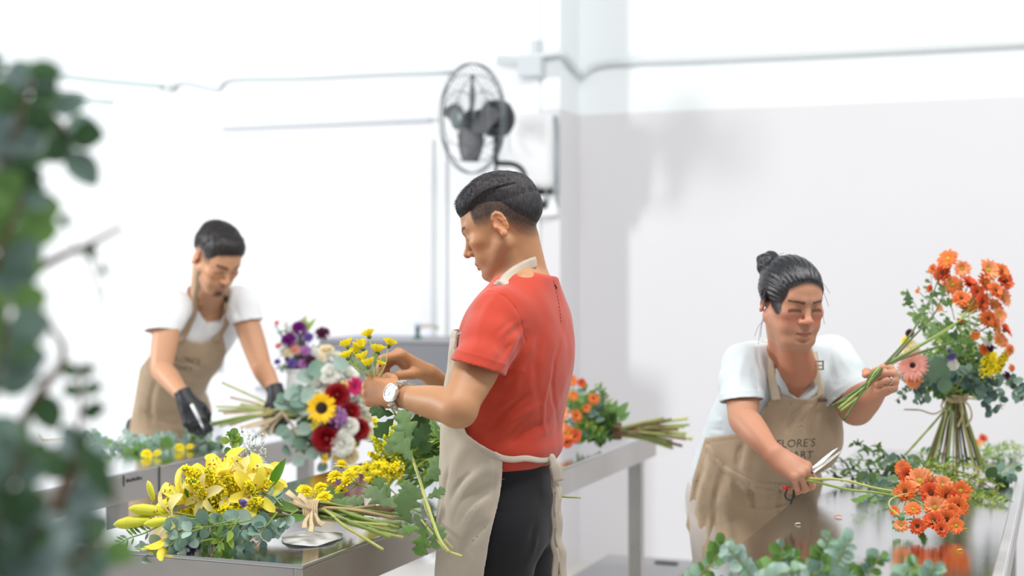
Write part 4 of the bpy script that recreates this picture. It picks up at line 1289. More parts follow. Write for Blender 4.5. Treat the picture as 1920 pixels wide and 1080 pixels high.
    st = mesh_obj('hair_strands', sv, sf, mat('dark hair strand', rgb(30, 27, 29), .65), hair)

    # ---- t-shirt
    def hem_plane(X, o, n): return (X-o) @ n
    d1 = (el_l-sh_l)/np.linalg.norm(el_l-sh_l); cuff_l = P(898, 690, 3.015); nl = np.array([-.285, -.10, -.95]); nl /= np.linalg.norm(nl)
    d2 = (el_r-sh_r)/np.linalg.norm(el_r-sh_r); cuff_r = sh_r+d2*.12
    slv_l = Model().chain([sh_l+np.array([.004, .006, .010]), sh_l+(cuff_l-sh_l)*.5+np.array([-.003, -.003, 0]), cuff_l+np.array([-.002, -.002, 0]), cuff_l+(cuff_l-sh_l)*.4], [.059, .0585, .0565, .0565], .02)
    slv_l.ball(sh_l+np.array([.01, .03, .005]), (.06, .07, .055), .04)
    slv_r = Model().chain([sh_r, sh_r+d2*.06, cuff_r, cuff_r+d2*.03], [.061, .062, .061, .06], .03)
    bore_l = Model().chain([sh_l+(cuff_l-sh_l)*.8, cuff_l, cuff_l+(cuff_l-sh_l)*.5], [.046, .0520, .0535], .01)
    bore_r = Model().chain([sh_r+d2*.08, cuff_r, cuff_r+d2*.06], [.050, .056, .058], .02)
    c_neck = P(985, 520, 3.29)
    zlow = .0
    foldsS = []
    def base_shirt(X): return smin(smin(T.sdf(X, .006), slv_l(X), .022), slv_r(X), .022)
    def ray(fn, px, py, t0=2.85, t1=3.7):
        o = np.array([0, 0, CH]); dr = P(px, py, 1.0)-o; t = np.linspace(t0, t1, 500); X = o+np.multiply.outer(t, dr)
        s = fn(X); i = int(np.argmax(s < 0)); return X[i] if s[i] < 0 else None
    def FD(p0, p1, dd0, dd1, w, a):
        q = trace(base_shirt, p0, p1, 2.85, 3.7, .08)
        if len(q) > 2: foldsS.append((q, w*.85, a*1.25))
    # furrows of the shirt as seen
    FD((985, 625), (930, 800), 3.13, 3.12, .012, -.0060); FD((1000, 640), (965, 740), 3.12, 3.12, .012, .0045)
    FD((975, 690), (905, 790), 3.12, 3.1, .010, .0055); FD((990, 740), (915, 815), 3.12, 3.12, .009, -.0055)
    FD((1010, 760), (925, 832), 3.13, 3.14, .010, .0060); FD((1025, 790), (945, 848), 3.15, 3.14, .009, -.0050)
    FD((1040, 800), (965, 858), 3.17, 3.15, .009, .0060); FD((1045, 840), (1000, 862), 3.2, 3.17, .008, -.004)
    FD((1022, 600), (1010, 760), 3.15, 3.15, .014, -.0022); FD((1050, 640), (1045, 790), 3.2, 3.2, .010, -.003)
    FD((1035, 700), (1020, 820), 3.17, 3.17, .009, .0028)
    # sleeve folds
    FD((925, 560), (895, 640), 3.06, 3.03, .010, .0028); FD((985, 605), (935, 655), 3.08, 3.05, .008, -.0045)
    FD((978, 625), (945, 690), 3.06, 3.04, .008, .0045); FD((960, 600), (915, 660), 3.05, 3.03, .007, -.0028); FD((968, 640), (925, 690), 3.05, 3.03, .006, -.003)
    seam = [ray(base_shirt, *q) for q in [(914, 548), (945, 555), (966, 578), (979, 612), (985, 640)]]
    def shirt(X):
        d = T.sdf(X, .006)
        a, b, u = T.local(X)
        d = base_shirt(X)
        r = fold_path(X, *foldsS[0])
        for q in foldsS[1:]: r = r+fold_path(X, *q)
        # blousing over the waist tie
        r = r+.013*np.exp(-((u-1.090)/.030)**2)*(b < .05) - .010*np.exp(-((u-1.046)/.012)**2)
        r = r+.0016*noise3(X, 26, 8)+.0007*noise3(X, 60, 9)
        for i in range(4): r = r+fold(X, seam[i], seam[i+1], .0028, -.0022, False)
        near_s = (slv_l(X) < .012) & (np.linalg.norm(X-cuff_l, axis=1) < .09)
        r = np.where(near_s & (r < -.0025), -.0025, r)
        d = d-r; d0 = d.copy()
        # cuffs
        d = smax(d, np.where((X-cuff_l) @ Sv > -.12, -1, -1)*1.0, .001) if False else d
        near_l = np.linalg.norm(X-cuff_l, axis=1) < .13
        d = np.where(near_l & ((X-cuff_l) @ nl > -.02), smax(d, np.where(slv_l(X) < .03, (X-cuff_l) @ nl, -1.), .002), d)
        dt = T.sdf(X, .006)-r
        near_r = np.linalg.norm(X-cuff_r, axis=1) < .10
        d = np.where(near_r, smax(d, np.where(slv_r(X) < .02, (X-cuff_r) @ d2, -1.), .002), d)
        d = np.minimum(d, dt)
        for cuff, n, sl in ((cuff_l, nl, slv_l), (cuff_r, d2, slv_r)):
            e = (X-cuff) @ n; zone = (np.linalg.norm(X-cuff, axis=1) < .13) & (sl(X) < .006)
            d = np.where(zone, smax(d, -smax(d0+.0058, -(e+.03), .002), .0015), d)
        # double hem line on the cuff
        e = (X-cuff_l) @ nl+.022
        d = d-.0010*np.exp(-(e/.0030)**2)*near_l
        # neck opening
        nk = (X-c_neck) @ np.array([.20, .0, .98]); rr = np.linalg.norm((X-c_neck)-np.multiply.outer(nk, np.array([.20, 0, .98])), axis=1)
        d = smax(d, nk-.014, .004); d = smax(d, -(np.maximum(rr-.056, -nk-.05)), .004)
        d = d-.0016*np.exp(-((rr-.069)/.009)**2)*(nk > -.03)
        # bottom hem (dips, then rises over the hip as in the photo)
        hz = 1.028+.10*(-b-.02)*0-.004+.010*np.sin(a*14+.6)-.012*np.clip(b*10, -1, 1)
        d = smax(d, hz-X[:, 2], .003)
        return d
    v, f = mesh_field(shirt, [-.30, 2.90, .96], [.25, 3.66, 1.53], .0028)
    red = mat('coral red jersey', rgb(184, 62, 42), .85, spec=.2, noise=(10, .05), bump=(160, .10, .001), sheen=.25, wave='Z')
    sh = mesh_obj('t_shirt', v, f, red, root)
    # dotted back seam
    mb = MB()
    def proj_back(px, py, d0=3.0):
        o = np.array([0, 0, CH]); dr = P(px, py, 1.0)-o; t = np.linspace(2.9, 3.7, 400); X = o+np.multiply.outer(t, dr)
        s = shirt(X); i = np.argmax(s < 0)
        return X[i]
    for i, (px, py) in enumerate(spline([(1036, 520), (1041, 540), (1046, 560), (1049, 580), (1051, 600)], 6)):
        if i % 2 == 0 and i > 1:
            p = proj_back(px, py); q = proj_back(px+.3, py+4); mb.tube([p, q], .0013, 5)
    p = proj_back(1039, 533); q = proj_back(1043, 541); mb.tube([p, q], .0028, 6)
    mb.build('back_stitching', mat('dark stitching', rgb(70, 24, 24), .8), sh)

    # ---- trousers
    hipz = .94
    hipC = T.world(0, rows[3][2], 0); hipC = np.array([O[0], O[1], 0])+Fv*rows[2][2]
    lgl = hipC+Sv*.082; lgr = hipC-Sv*.082
    tm = Model()
    tm.chain([lgl+ZZ*.90+Fv*.006, lgl+ZZ*.72+Fv*.004, lgl+ZZ*.48+Fv*.0, lgl+ZZ*.10-Fv*.02], [.100, .094, .068, .052], .03)
    tm.chain([lgr+ZZ*.90, lgr+ZZ*.72, lgr+ZZ*.48, lgr+ZZ*.10-Fv*.02], [.100, .092, .068, .052], .03)
    tm.ball(lgl+ZZ*.905-Fv*.018, (.088, .085, .095), .04); tm.ball(lgr+ZZ*.905-Fv*.018, (.088, .085, .095), .04)
    tf = []
    def TD(p0, p1, dd, w, a): tf.append((P(p0[0], p0[1], dd), P(p1[0], p1[1], dd), w, a))
    TD((1030, 960), (990, 1010), 3.14, .010, -.005); TD((1020, 985), (985, 1060), 3.14, .010, .004); TD((1000, 1000), (1000, 1090), 3.13, .009, -.003)
    TD((945, 1000), (935, 1090), 3.12, .012, .003)
    def trous(X):
        a, b, u = T.local(X)
        d = T.sdf(X, .0); d = smax(d, .86-u, .03); d = smin(d, tm(X), .03)
        d = smax(d, X[:, 2]-1.062, .004)
        for q in tf: d = d-fold(X, *q)
        d = d-.0012*noise3(X, 24, 4)
        yk = .975+.02*b*4-.03*a
        d = d+.0013*np.exp(-((u-yk)/.0018)**2)
        return d
    v, f = mesh_field(trous, [-.30, 3.0, .06], [.24, 3.6, 1.09], .0042)
    tr = mesh_obj('trousers', v, f, mat('black trousers', rgb(19, 19, 24), .75, spec=.3, noise=(30, .15), bump=(700, .2, .0006), sheen=.1), root)
    # shoes (below the frame)
    for i, c in enumerate((lgl, lgr)):
        s = Model().chain([c-Fv*.05+ZZ*.045, c+Fv*.06+ZZ*.045, c+Fv*.15+ZZ*.035], [.042, .040, .032], .03)
        fn = lambda X, s=s: smax(s(X), .004-X[:, 2], .004)
        v, f = mesh_field(fn, c+np.array([-.26, -.2, 0]), c+np.array([.2, .22, .12]), .006)
        mesh_obj('shoe', v, f, mat('dark shoe', rgb(60, 60, 62), .6), root)

    # ---- apron: skirt panel wrapped round the front, bib on the chest, neck strap, ties
    cbot = .62
    def bz(px, py, dd): q = P(px, py, dd)-O; return q @ Fv, q[2]
    skirt_edge = sorted([bz(944, 858, 3.11), bz(936, 930, 3.10), bz(924, 1000, 3.10), bz(912, 1080, 3.11), bz(905, 1200, 3.11)], key=lambda t: t[1])
    waist_edge = sorted([bz(960, 862, 3.11), bz(944, 854, 3.11), bz(905, 831, 3.12), bz(880, 812, 3.13), bz(868, 780, 3.14), bz(864, 620, 3.16)], key=lambda t: t[0])
    rowsA = [(cbot, 0, .012+rows[0][2], .150, .135), (.80, 0, .010+rows[0][2], .160, .128), (.94, 0, .008+rows[2][2], .165, .122), (1.02, 0, .008+rows[4][2], .160, .116), (1.07, 0, .008+rows[5][2], .160, .118), (1.13, 0, .006+rows[6][2], .168, .120), (1.20, 0, rows[6][2], .178, .126), (1.30, 0, rows[8][2], .190, .121), (1.40, 0, rows[10][2], .184, .106), (1.44, 0, rows[10][2], .16, .09)]
    TA = Torso(O, Sv, Fv, ZZ, rowsA, 2.1)
    af = []
    def base_apr(X): return smin(TA.sdf(X), smin(tm(X)-.010, T.sdf(X, .016), .02), .04)
    def AD(p0, p1, dd0, dd1, w, a):
        q = trace(base_apr, p0, p1, 2.85, 3.7, .1)
        if len(q) > 2: af.append((q, w, a))
    AD((935, 875), (868, 925), 3.10, 3.12, .014, .006); AD((930, 905), (850, 985), 3.10, 3.14, .013, -.006); AD((925, 935), (870, 1000), 3.10, 3.12, .012, .006)
    AD((918, 975), (860, 1060), 3.10, 3.13, .012, -.005); AD((910, 1010), (880, 1080), 3.10, 3.13, .012, .005); AD((880, 830), (850, 900), 3.13, 3.15, .016, .004)
    AD((850, 870), (842, 1000), 3.16, 3.16, .010, -.005); AD((900, 880), (845, 940), 3.11, 3.14, .008, -.003)
    def apron(X):
        a, b, u = TA.local(X)
        d = smin(TA.sdf(X), smin(tm(X)-.010, T.sdf(X, .016), .02), .04)
        r = 0
        for q in af: r = r+fold_path(X, *q)
        r = r+.0022*noise3(X, 18, 21)+.0010*noise3(X, 45, 22)
        d = d-np.clip(r*1.7, -.007, .012)-.002
        shell = np.abs(d)-.0032
        se = np.interp(u, [t[1] for t in skirt_edge], [t[0] for t in skirt_edge])
        we = np.interp(b, [t[0] for t in waist_edge], [t[1] for t in waist_edge])
        reg = np.maximum(np.where(a > -.02, se-b, -.02-b), (u-we)*.8)
        reg = np.maximum(reg, cbot+.005-u)
        hem = .0016*np.exp(-((reg+.014)/.0016)**2)
        shell = shell+hem*.8
        return smax(shell, reg*.8, .002)
    v, f = mesh_field(apron, [-.36, 2.98, .60], [.20, 3.64, 1.45], .0029)
    ap = mesh_obj('apron', v, f, M_apron_c, root)
    # waist tie from the apron edge round the back
    def ray(fn, px, py, t0=2.9, t1=3.7):
        o = np.array([0, 0, CH]); dr = P(px, py, 1.0)-o; t = np.linspace(t0, t1, 500); X = o+np.multiply.outer(t, dr)
        s = fn(X); i = int(np.argmax(s < 0)); return X[i] if s[i] < 0 else None
    tie = []
    for px, py in [(925, 851), (940, 858), (960, 861), (985, 859), (1010, 862), (1030, 861)]:
        q = ray(shirt, px, py); tie.append(q if q is not None else P(px, py, 3.2))
    tie.append(P(1041, 862, 3.26)); tie = np.array(tie)+np.array([.001, -.005, 0])
    tp = spline(tie, 4); nr = np.tile([.25, -.95, 0.2], (len(tp), 1)); nr[-6:] = [.9, -.4, 0]
    V, Fc = ribbon(tp, nr, .014, .003); mb = MB(); mb.add(V, Fc)
    mb.build('waist_tie', M_apron_c, ap)
    kn = P(1036, 868, 3.20)
    mb = MB(); mb.ball(kn+np.array([-.004, 0, .008]), (.012, .012, .014)); V, Fc = ribbon(spline([kn+np.array([-.004, -.008, .014]), kn+np.array([.006, -.014, -.008]), kn+np.array([.012, -.012, -.040])], 5), np.tile([.2, -1, 0], (11, 1)), [.018]*4+[.028]*4+[.026]*3, .004)
    mb.add(V, Fc); mb.build('tie_bow', M_apron_c, ap)
    for dx, yy in ((0, 1120), (14, 1100)):
        pl = spline([P(1036+dx*.2, 880, 3.20), P(1042+dx*.3, 930, 3.19), P(1040+dx*.5, 1000, 3.19), P(1042+dx, 1060, 3.19), P(1044+dx, yy+60, 3.2)], 8)
        pl[:, 0] += .002*np.sin(np.arange(len(pl))*.9+dx)
        V, Fc = ribbon(pl, np.tile([.3 if dx else -.2, -1, 0], (len(pl), 1))+.25*np.sin(np.arange(len(pl))*.8)[:, None]*np.array([1, 0, 0]), .018, .003)
        mb = MB(); mb.add(V, Fc); mb.build('tie_end', M_apron_c, ap)
    # neck strap laid on the neck and collar
    def both(X): return np.minimum(body(X), shirt(X))
    ns = []
    sp_ = [(940, 534), (950, 524), (962, 514), (976, 505), (990, 498), (1003, 493)]; dd_ = []
    for px, py in sp_:
        q = ray(both, px, py); dd_.append(q[1] if q is not None else 3.24)
    fit = np.polyfit(range(6), dd_, 2); off = min(dd_[i]-np.polyval(fit, i) for i in range(6))
    ns = [P(926, 546, dd_[0]+.05)]+[P(px, py, np.polyval(fit, i)+off*.6-.004) for i, (px, py) in enumerate(sp_)]
    ns += [P(1012, 492, ns[-1][1]+.04), P(1013, 496, ns[-1][1]+.10)]
    ns = spline(ns, 6)
    nn_ = ns-np.array([P(972, 505, 3.31)]*len(ns)); nn_[:, 2] *= .35
    V, Fc = ribbon(ns, nn_, .029, .002); mb = MB(); mb.add(V, Fc); mb.build('neck_strap', M_apron_c, ap)
    # the apron's buckle end showing at the sleeve
    mb = MB(); q = P(862, 625, 3.10); V, Fc = ribbon(spline([P(874, 610, 3.10), P(868, 622, 3.095), P(857, 628, 3.09)], 4), np.tile([-.3, -1, 0.3], (9, 1)), .006, .002); mb.add(V, Fc)
    mb.build('bib_tab', M_greyp, ap)

    # ---- watch
    d = (wr_l-el_l); d /= np.linalg.norm(d); wc = wr_l-d*.018
    Z_ = np.array([-.30, -.92, .22]); Z_ -= d*(Z_ @ d); Z_ /= np.linalg.norm(Z_); X_ = np.cross(Z_, d)
    steel = brushed_steel('watch steel', (.80, .78, .80), .18)
    MW = np.eye(4); MW[:3, 0] = X_; MW[:3, 1] = d; MW[:3, 2] = Z_
    w_root = empty('watch', (0, 0, 0)); w_root.parent = root
    w_root.matrix_parent_inverse = Matrix.Identity(4)
    mbr = MB(); nseg = 22
    for i in range(nseg):
        a0 = math.radians(32+i*(296)/nseg); a1 = math.radians(32+(i+.82)*(296)/nseg)
        for lo_, hi_ in ((-.011, -.0042), (-.0038, .0038), (.0042, .011)):
            q = []
            for aa in (a0, a1):
                for rr in (.0318, .0352):
                    for yy in (lo_, hi_):
                        q.append(wc+X_*math.sin(aa)*rr*1.02+Z_*math.cos(aa)*rr*.98+d*yy)
            mbr.add(q, [(0, 1, 3, 2), (4, 6, 7, 5), (0, 4, 5, 1), (2, 3, 7, 6), (0, 2, 6, 4), (1, 5, 7, 3)])
    b_ = mbr.build('bracelet', steel, w_root, smooth=False)
    MC = MW.copy(); MC[:3, 3] = wc+Z_*.031
    mb = MB(); mb.lathe([(.0205, 0), (.022, .002), (.022, .007), (.0195, .010), (.0185, .0088)], 32, M=MC, cap=False); mb.lathe([(.004, .0245), (.0045, .029)], 10, M=MC @ np.array(Matrix.Rotation(math.pi/2, 4, 'Y')))
    mb.build('case', steel, w_root)
    mb = MB(); mb.lathe([(.0001, .0080), (.0188, .0080)], 32, M=MC, cap=False)
    dial = mb.build('dial', mat('pale dial', rgb(226, 236, 234), .35), w_root)
    mb = MB()
    for k in range(12):
        a = math.radians(30*k); M4 = MC @ np.array(Matrix.Rotation(a, 4, 'Z')); mb.box((-.0006, .0140, .0082), (.0006, .0172, .0088), M=M4)
    M4 = MC @ np.array(Matrix.Rotation(math.radians(-60), 4, 'Z')); mb.box((-.0007, -.001, .0090), (.0007, .009, .0096), M=M4)
    M4 = MC @ np.array(Matrix.Rotation(math.radians(50), 4, 'Z')); mb.box((-.0005, -.001, .0090), (.0005, .0135, .0096), M=M4)
    mb.build('hands_and_markers', M_greyp, dial, smooth=False)
    for o in list(COL.objects):
        if o.parent == root and o.name != w_root.name:
            o.matrix_parent_inverse = Matrix.Translation(root.location).inverted()
    w_root.matrix_parent_inverse = Matrix.Translation(root.location).inverted()
    return dict(wr_l=wr_l, wr_r=wr_r, RL=RL, RR=RR, pts_l=pts_l, pts_r=pts_r)
MANC = build_man_center()
def px_of(X):
    return CX+F*X[:, 0]/X[:, 1], CY+F*(CH-X[:, 2])/X[:, 1]

def raycast(fn, px, py, t0, t1, n=600):
    o = np.array([0, 0, CH]); dr = P(px, py, 1.0)-o; t = np.linspace(t0, t1, n); X = o+np.multiply.outer(t, dr)
    s = fn(X); i = int(np.argmax(s < 0)); return X[i] if s[i] < 0 else None

def text_on(fn, body, px, py, d, size_px, ux, t0, t1, mat_, name, parent, shear=0., lift=.0015):
    """print lettering on the cloth: glyph outlines dropped onto the surface fn around pixel (px, py)"""
    V, Fc = tri_text(body, 1.0, shear)
    ux = np.array(ux, float); ux /= np.linalg.norm(ux); uy = np.array([ux[1], -ux[0]])   # image directions: x right, y down; glyph up
    out = []
    for v in V:
        a = px+size_px*(v[0]*ux[0]+v[1]*uy[0]); b = py+size_px*(v[0]*ux[1]+v[1]*uy[1])
        q = raycast(fn, a, b, t0, t1)
        out.append(q if q is not None else P(a, b, d))
    out = np.array(out); cam0 = np.array([0, 0, CH]); dr = cam0-out; dr /= np.linalg.norm(dr, axis=1)[:, None]
    out = out+dr*lift
    return mesh_obj(name, out, Fc, mat_, parent, smooth=False)

def fix_children(root):
    bpy.context.view_layer.update()
    for o in list(COL.objects):
        if o.parent == root: o.matrix_parent_inverse = Matrix.Translation(root.location).inverted()

# ------------------------------------------------------------------ the woman bending over the right table
def build_woman():
    O = P(1402, 925, 4.05); root = empty('person', (O[0], O[1], 0))
    tag(root, 'person with black hair in a bun, pale t-shirt and tan apron bending over table', 'person')
    nbase = P(1487, 668, 3.75)
    Uv = (nbase-O); Uv /= np.linalg.norm(Uv)
    S = np.array([.87, .5, 0]); S -= Uv*(S @ Uv); S /= np.linalg.norm(S); Bv = np.cross(S, Uv)
    rows = [(-.06, 0, 0, .172, .135), (0, 0, 0, .175, .135), (.10, -.028, .005, .158, .128), (.20, -.026, .008, .156, .124), (.30, -.008, .008, .176, .120), (.38, 0, 0, .172, .104), (.43, 0, 0, .155, .084), (.47, 0, 0, .120, .070), (.50, 0, 0, .080, .060)]
    T = Torso(O, S, Bv, Uv, rows, 2.2)
    sh_r = P(1392, 684, 3.72); el_r = P(1393, 784, 3.56); wr_r = P(1447, 849, 3.43)
    sh_l = P(1568, 672, 3.84); el_l = P(1603, 764, 3.72); wr_l = P(1642, 730, 3.56)
    hc = P(1483, 567, 3.60); HS = .91; RH = rot(197, -13, 0)
    hm = head_model(fat=.0045, fem=True, mouth_open=.0045, nose=1.12, jaw=1.05); hm.xform(RH, hc, HS)
    body = Model(); body.p = hm.p
    body.cone(hc+RH @ np.array([0, -.025, -.05]), nbase+Uv*-.02, .049, .054, .025)
    body.cone(hc+RH @ np.array([0, .030, -.085]), P(1497, 690, 3.67), .034, .050, .03)
    body.cone(P(1440, 676, 3.76), P(1545, 672, 3.82), .034, .034, .03)
    def tor(X, off=0):
        d = T.sdf(X, off)
        for s_ in (-.085, .060):
            c = T.world(s_, .095, .275); q = np.linalg.norm(X-c, axis=1)-(.072+off); d = smin(d, q, .05)
        return d
    body.field(lambda X: tor(X, -.010), .03)
    def arm(sh, el, wr, k=1.0, rs=None):
        d1 = el-sh; d2 = wr-el
        limb(body, [sh, sh+d1*.3, sh+d1*.62, sh+d1*.88, el+(d1*.02+d2*.02), el+d2*.22, el+d2*.5, el+d2*.8, wr], rs or [.052, .050, .047, .043, .0405, .0415, .0365, .0285, .0255], .02)
    arm(sh_r, el_r, wr_r, rs=[.040, .043, .042, .038, .036, .0370, .0330, .0265, .0240])
    arm(sh_l, el_l, wr_l, rs=[.042, .048, .049, .047, .0455, .046, .042, .034, .028])
    RR = frame(np.array([.80, -.30, -.52]), np.array([.30, -.72, .62]))
    if RR[0, 0]+RR[2, 0] < 0: RR[:, 0] *= -1
    h = hand_model(1, [(42, 62, 35), (48, 66, 38), (52, 68, 38), (56, 68, 36)], thumb=[(.016, .016, -.006), (.034, .044, -.024), (.034, .066, -.040), (.022, .082, -.052)], size=.97)
    pr = place_hand(body, h, wr_r, RR)
    RL = frame(np.array([.30, -.80, .42]), np.array([.92, .36, .10]))
    if RL[2, 0] < 0: RL[:, 0] *= -1
    h = hand_model(1, [(62, 82, 48), (64, 84, 50), (66, 86, 50), (68, 86, 48)], thumb=[(.016, .014, -.008), (.034, .034, -.026), (.038, .050, -.048), (.026, .062, -.066)], size=.88)
    pl = place_hand(body, h, wr_l, RL)
    base = np.array(rgb(188, 138, 110))
    def colf(v):
        L = (v-hc) @ RH/HS
        c = face_colors(L, base, lip=rgb(176, 100, 92), brow=rgb(66, 44, 36), cheek=rgb(200, 118, 98), dark_eye=rgb(26, 16, 14), browh=.95, browz=-.0065, lash=1.7)
        near = (np.linalg.norm(L, axis=1) < .2) & (L[:, 2] > -.125)
        c[~near] = base
        low = (~near) & (np.linalg.norm(v-P(1497, 690, 3.66), axis=1) < .16)
        c[low] = base*np.array([1.02, .84, .78])
        x, y, z = L.T
        w = np.clip((z-HLn(x, y)+.004)/.012, 0, 1)*near
        c = c*(1-w[:, None])+np.array(rgb(34, 26, 26))*w[:, None]
        # nasolabial folds, drawn only as crease shade in the skin colour
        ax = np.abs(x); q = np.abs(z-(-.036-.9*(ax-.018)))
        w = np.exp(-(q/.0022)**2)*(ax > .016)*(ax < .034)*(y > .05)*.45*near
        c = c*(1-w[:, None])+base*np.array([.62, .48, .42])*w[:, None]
        for wr, sg in ((wr_l, 1), (wr_r, 1)):
            d = np.linalg.norm(v-wr, axis=1); ww = np.clip(1-d/.14, 0, 1)*.5
            c = c*(1-ww[:, None])+(base*np.array([1.06, .84, .80]))*ww[:, None]
        return np.clip(c, 0, 1)
    def HLn(x, y):
        ax = np.abs(x)
        z = .069-8*ax**2
        z = np.where(ax > .050, z-3.0*(ax-.050), z)
        back = np.clip((.045-y)/.03, 0, 1)
        z = z*(1-back)+(-.002)*back
        back2 = np.clip((-.02-y)/.03, 0, 1)
        return z*(1-back2)+(-.055)*back2
    lo = np.array([.38, 3.28, .84]); hi = np.array([1.08, 4.2, 1.56])
    skin_obj('body', body, lo, hi, .0028, root, M_skin_a, colf)
    # hair
    mh = hair_mat('black swept hair', rgb(9, 9, 12), rgb(38, 40, 46), .36)
    bunC = hc+np.array([-.046, .055, .098])
    def hairf(X):
        L = (X-hc) @ RH/HS; x, y, z = L.T
        ctr = np.array([0, -.012, .040]); rad = np.array([.0835, .1085, .0905])
        q = (L-ctr)/rad; l = np.linalg.norm(q, axis=1); g = np.linalg.norm(q/rad, axis=1)+1e-9
        d = l*(l-1)/g
        # combed furrows running back to the bun
        ang = np.arctan2(x, z-.0)
        d = d-.0011*np.sin(ang*46+3*noise3(L, 18, 4))-.0007*noise3(L*np.array([1, .3, 1]), 150, 6)
        d = d+.006*np.clip(1-(z-HLn(x, y))/.018, 0, 1)
        d = smax(d, (HLn(x, y)+.0012*noise3(L, 120, 9)-z), .004)
        ec = np.stack([np.abs(x)-.082, y+.006, z-.000], 1)/np.array([.020, .023, .034])
        d = smax(d, (1-np.linalg.norm(ec, axis=1))*.02, .003)
        return d*HS
    def bunf(X):
        D = X-bunC; r = np.linalg.norm(D, axis=1); a = np.arctan2(D[:, 0], D[:, 2])
        return r-(.0325+.0020*np.sin(a*5+D[:, 1]*90)+.0012*noise3(D, 130, 2))
    def hairall(X): return smin(hairf(X), bunf(X), .010)
    v, f = mesh_field(hairall, hc-.17, hc+.19, .0026); hair = mesh_obj('hair', v, f, mh, root)
    # loose flyaway strands
    lh = mat('dark loose hair', rgb(60, 56, 58), .5)
    for (px, py, dx, dy) in [(1524, 545, 14, 60), (1526, 530, 28, 45), (1522, 520, 34, 30), (1528, 560, 8, 40), (1436, 585, -14, 60), (1434, 592, -8, 40), (1440, 480, 30, -6), (1524, 538, 22, 70), (1435, 600, -20, 30)]:
        dd = 3.60 if px > 1500 else 3.66
        a = P(px, py, dd); b = P(px+dx*.6, py+dy*.35, dd); c = P(px+dx, py+dy, dd+.005)
        mb = MB(); mb.tube(spline([a, b, c], 6), [.0005]*13, 4); mb.build('loose_hair', lh, hair)
    # shirt
    d1 = el_r-sh_r; d1 /= np.linalg.norm(d1); cuff_r = P(1391, 752, 3.615); nr = np.array([.05, -.22, -.97]); nr /= np.linalg.norm(nr)
    d2 = el_l-sh_l; d2 /= np.linalg.norm(d2); cuff_l = P(1590, 738, 3.76); nl = np.array([.50, -.25, -.80]); nl /= np.linalg.norm(nl)
    slr = Model().chain([sh_r+np.array([.005, .01, -.004]), sh_r+(cuff_r-sh_r)*.5, cuff_r, cuff_r+(cuff_r-sh_r)*.5], [.060, .059, .054, .054], .015)
    sll = Model().chain([sh_l+np.array([-.005, .01, -.006]), sh_l+(cuff_l-sh_l)*.5, cuff_l, cuff_l+(cuff_l-sh_l)*.6], [.062, .062, .0600, .060], .015)
    bor = Model().chain([sh_r+(cuff_r-sh_r)*.7, cuff_r, cuff_r+(cuff_r-sh_r)*.5], [.044, .0500, .052], .01)
    bol = Model().chain([sh_l+(cuff_l-sh_l)*.7, cuff_l, cuff_l+(cuff_l-sh_l)*.6], [.050, .0560, .058], .01)
    yoke = Model().cone(P(1415, 672, 3.77), P(1560, 664, 3.84), .046, .046)
    def base_shirt(X):
        return smin(smin(smin(tor(X, .006), slr(X), .02), sll(X), .02), yoke(X), .03)
    fo = []
    def FD(a, b, w, am):
        q = trace(base_shirt, a, b, 3.3, 4.2, .08)
        if len(q) > 2: fo.append((q, w, am))
    for q in [((1420, 650), (1432, 700), .008, -.004), ((1415, 690), (1425, 740), .008, -.005), ((1400, 660), (1385, 740), .010, .003), ((1330, 790), (1400, 770), .007, .003), ((1330, 805), (1410, 795), .006, -.0035), ((1340, 770), (1385, 755), .007, -.003),
              ((1560, 720), (1590, 700), .006, -.004), ((1560, 735), (1600, 708), .006, .0035), ((1562, 745), (1604, 722), .005, -.004), ((1555, 650), (1568, 720), .009, -.004), ((1480, 715), (1530, 722), .006, .002), ((1570, 650), (1600, 700), .008, .002)]:
        FD(*q)
    def shirt(X):
        d = base_shirt(X); r = .0016*noise3(X, 28, 31)+.0006*noise3(X, 70, 32)
        for q in fo: r = r+fold_path(X, *q)
        r = np.where((np.minimum(slr(X), sll(X)) < .012) & (r < -.003), -.003, r)
        d = d-r; d0 = d.copy()
        a, b, u = T.local(X)
        for cuff, n, sl, rad in ((cuff_r, nr, slr, .10), (cuff_l, nl, sll, .11)):
            nearc = (np.linalg.norm(X-cuff, axis=1) < rad+.03) & ((X-cuff) @ n > -.03) & (sl(X) < .022)
            e = (X-cuff) @ n
            d = np.where(nearc, smax(d, e, .002), d)
            d = d-.0010*np.exp(-((e+.018)/.003)**2)*nearc
        d = np.minimum(d, tor(X, .006)-r)
        for cuff, n, sl in ((cuff_r, nr, slr), (cuff_l, nl, sll)):
            e = (X-cuff) @ n; zone = (np.linalg.norm(X-cuff, axis=1) < .13) & (sl(X) < .006)
            d = np.where(zone, smax(d, -smax(d0+.0060, -(e+.03), .002), .0015), d)
        # scoop neckline traced in the chest plane (s, u)
        nk = poly2d(a, u, [(-.070, .60), (-.062, .50), (-.044, .455), (-.008, .428), (.030, .455), (.048, .50), (.054, .60)])
        cut = np.maximum(nk, -b-.01)
        d = smax(d, -cut, .003)
        rr = np.hypot(a, b+.005); d = smax(d, -np.maximum(rr-.062, .455-u), .003)
        d = d-.0014*np.exp(-((nk-.008)/.006)**2)*(b > 0)*(nk > 0)
        d = smax(d, -.07-u, .004)
        return d
    v, f = mesh_field(shirt, [.36, 3.42, .74], [1.08, 4.26, 1.42], .0032)
    M_tee = cloth('pale blue grey jersey', rgb(206, 216, 220), fine=600, amt=.03)
    sh = mesh_obj('t_shirt', v, f, M_tee, root)
    # trousers
    zc = np.array([O[0], O[1], 0])
    Sh = np.array([.87, .5, 0]); Sh /= np.linalg.norm(Sh); Bh = np.array([.5, -.87, 0]); Bh /= np.linalg.norm(Bh)
    tm = Model()
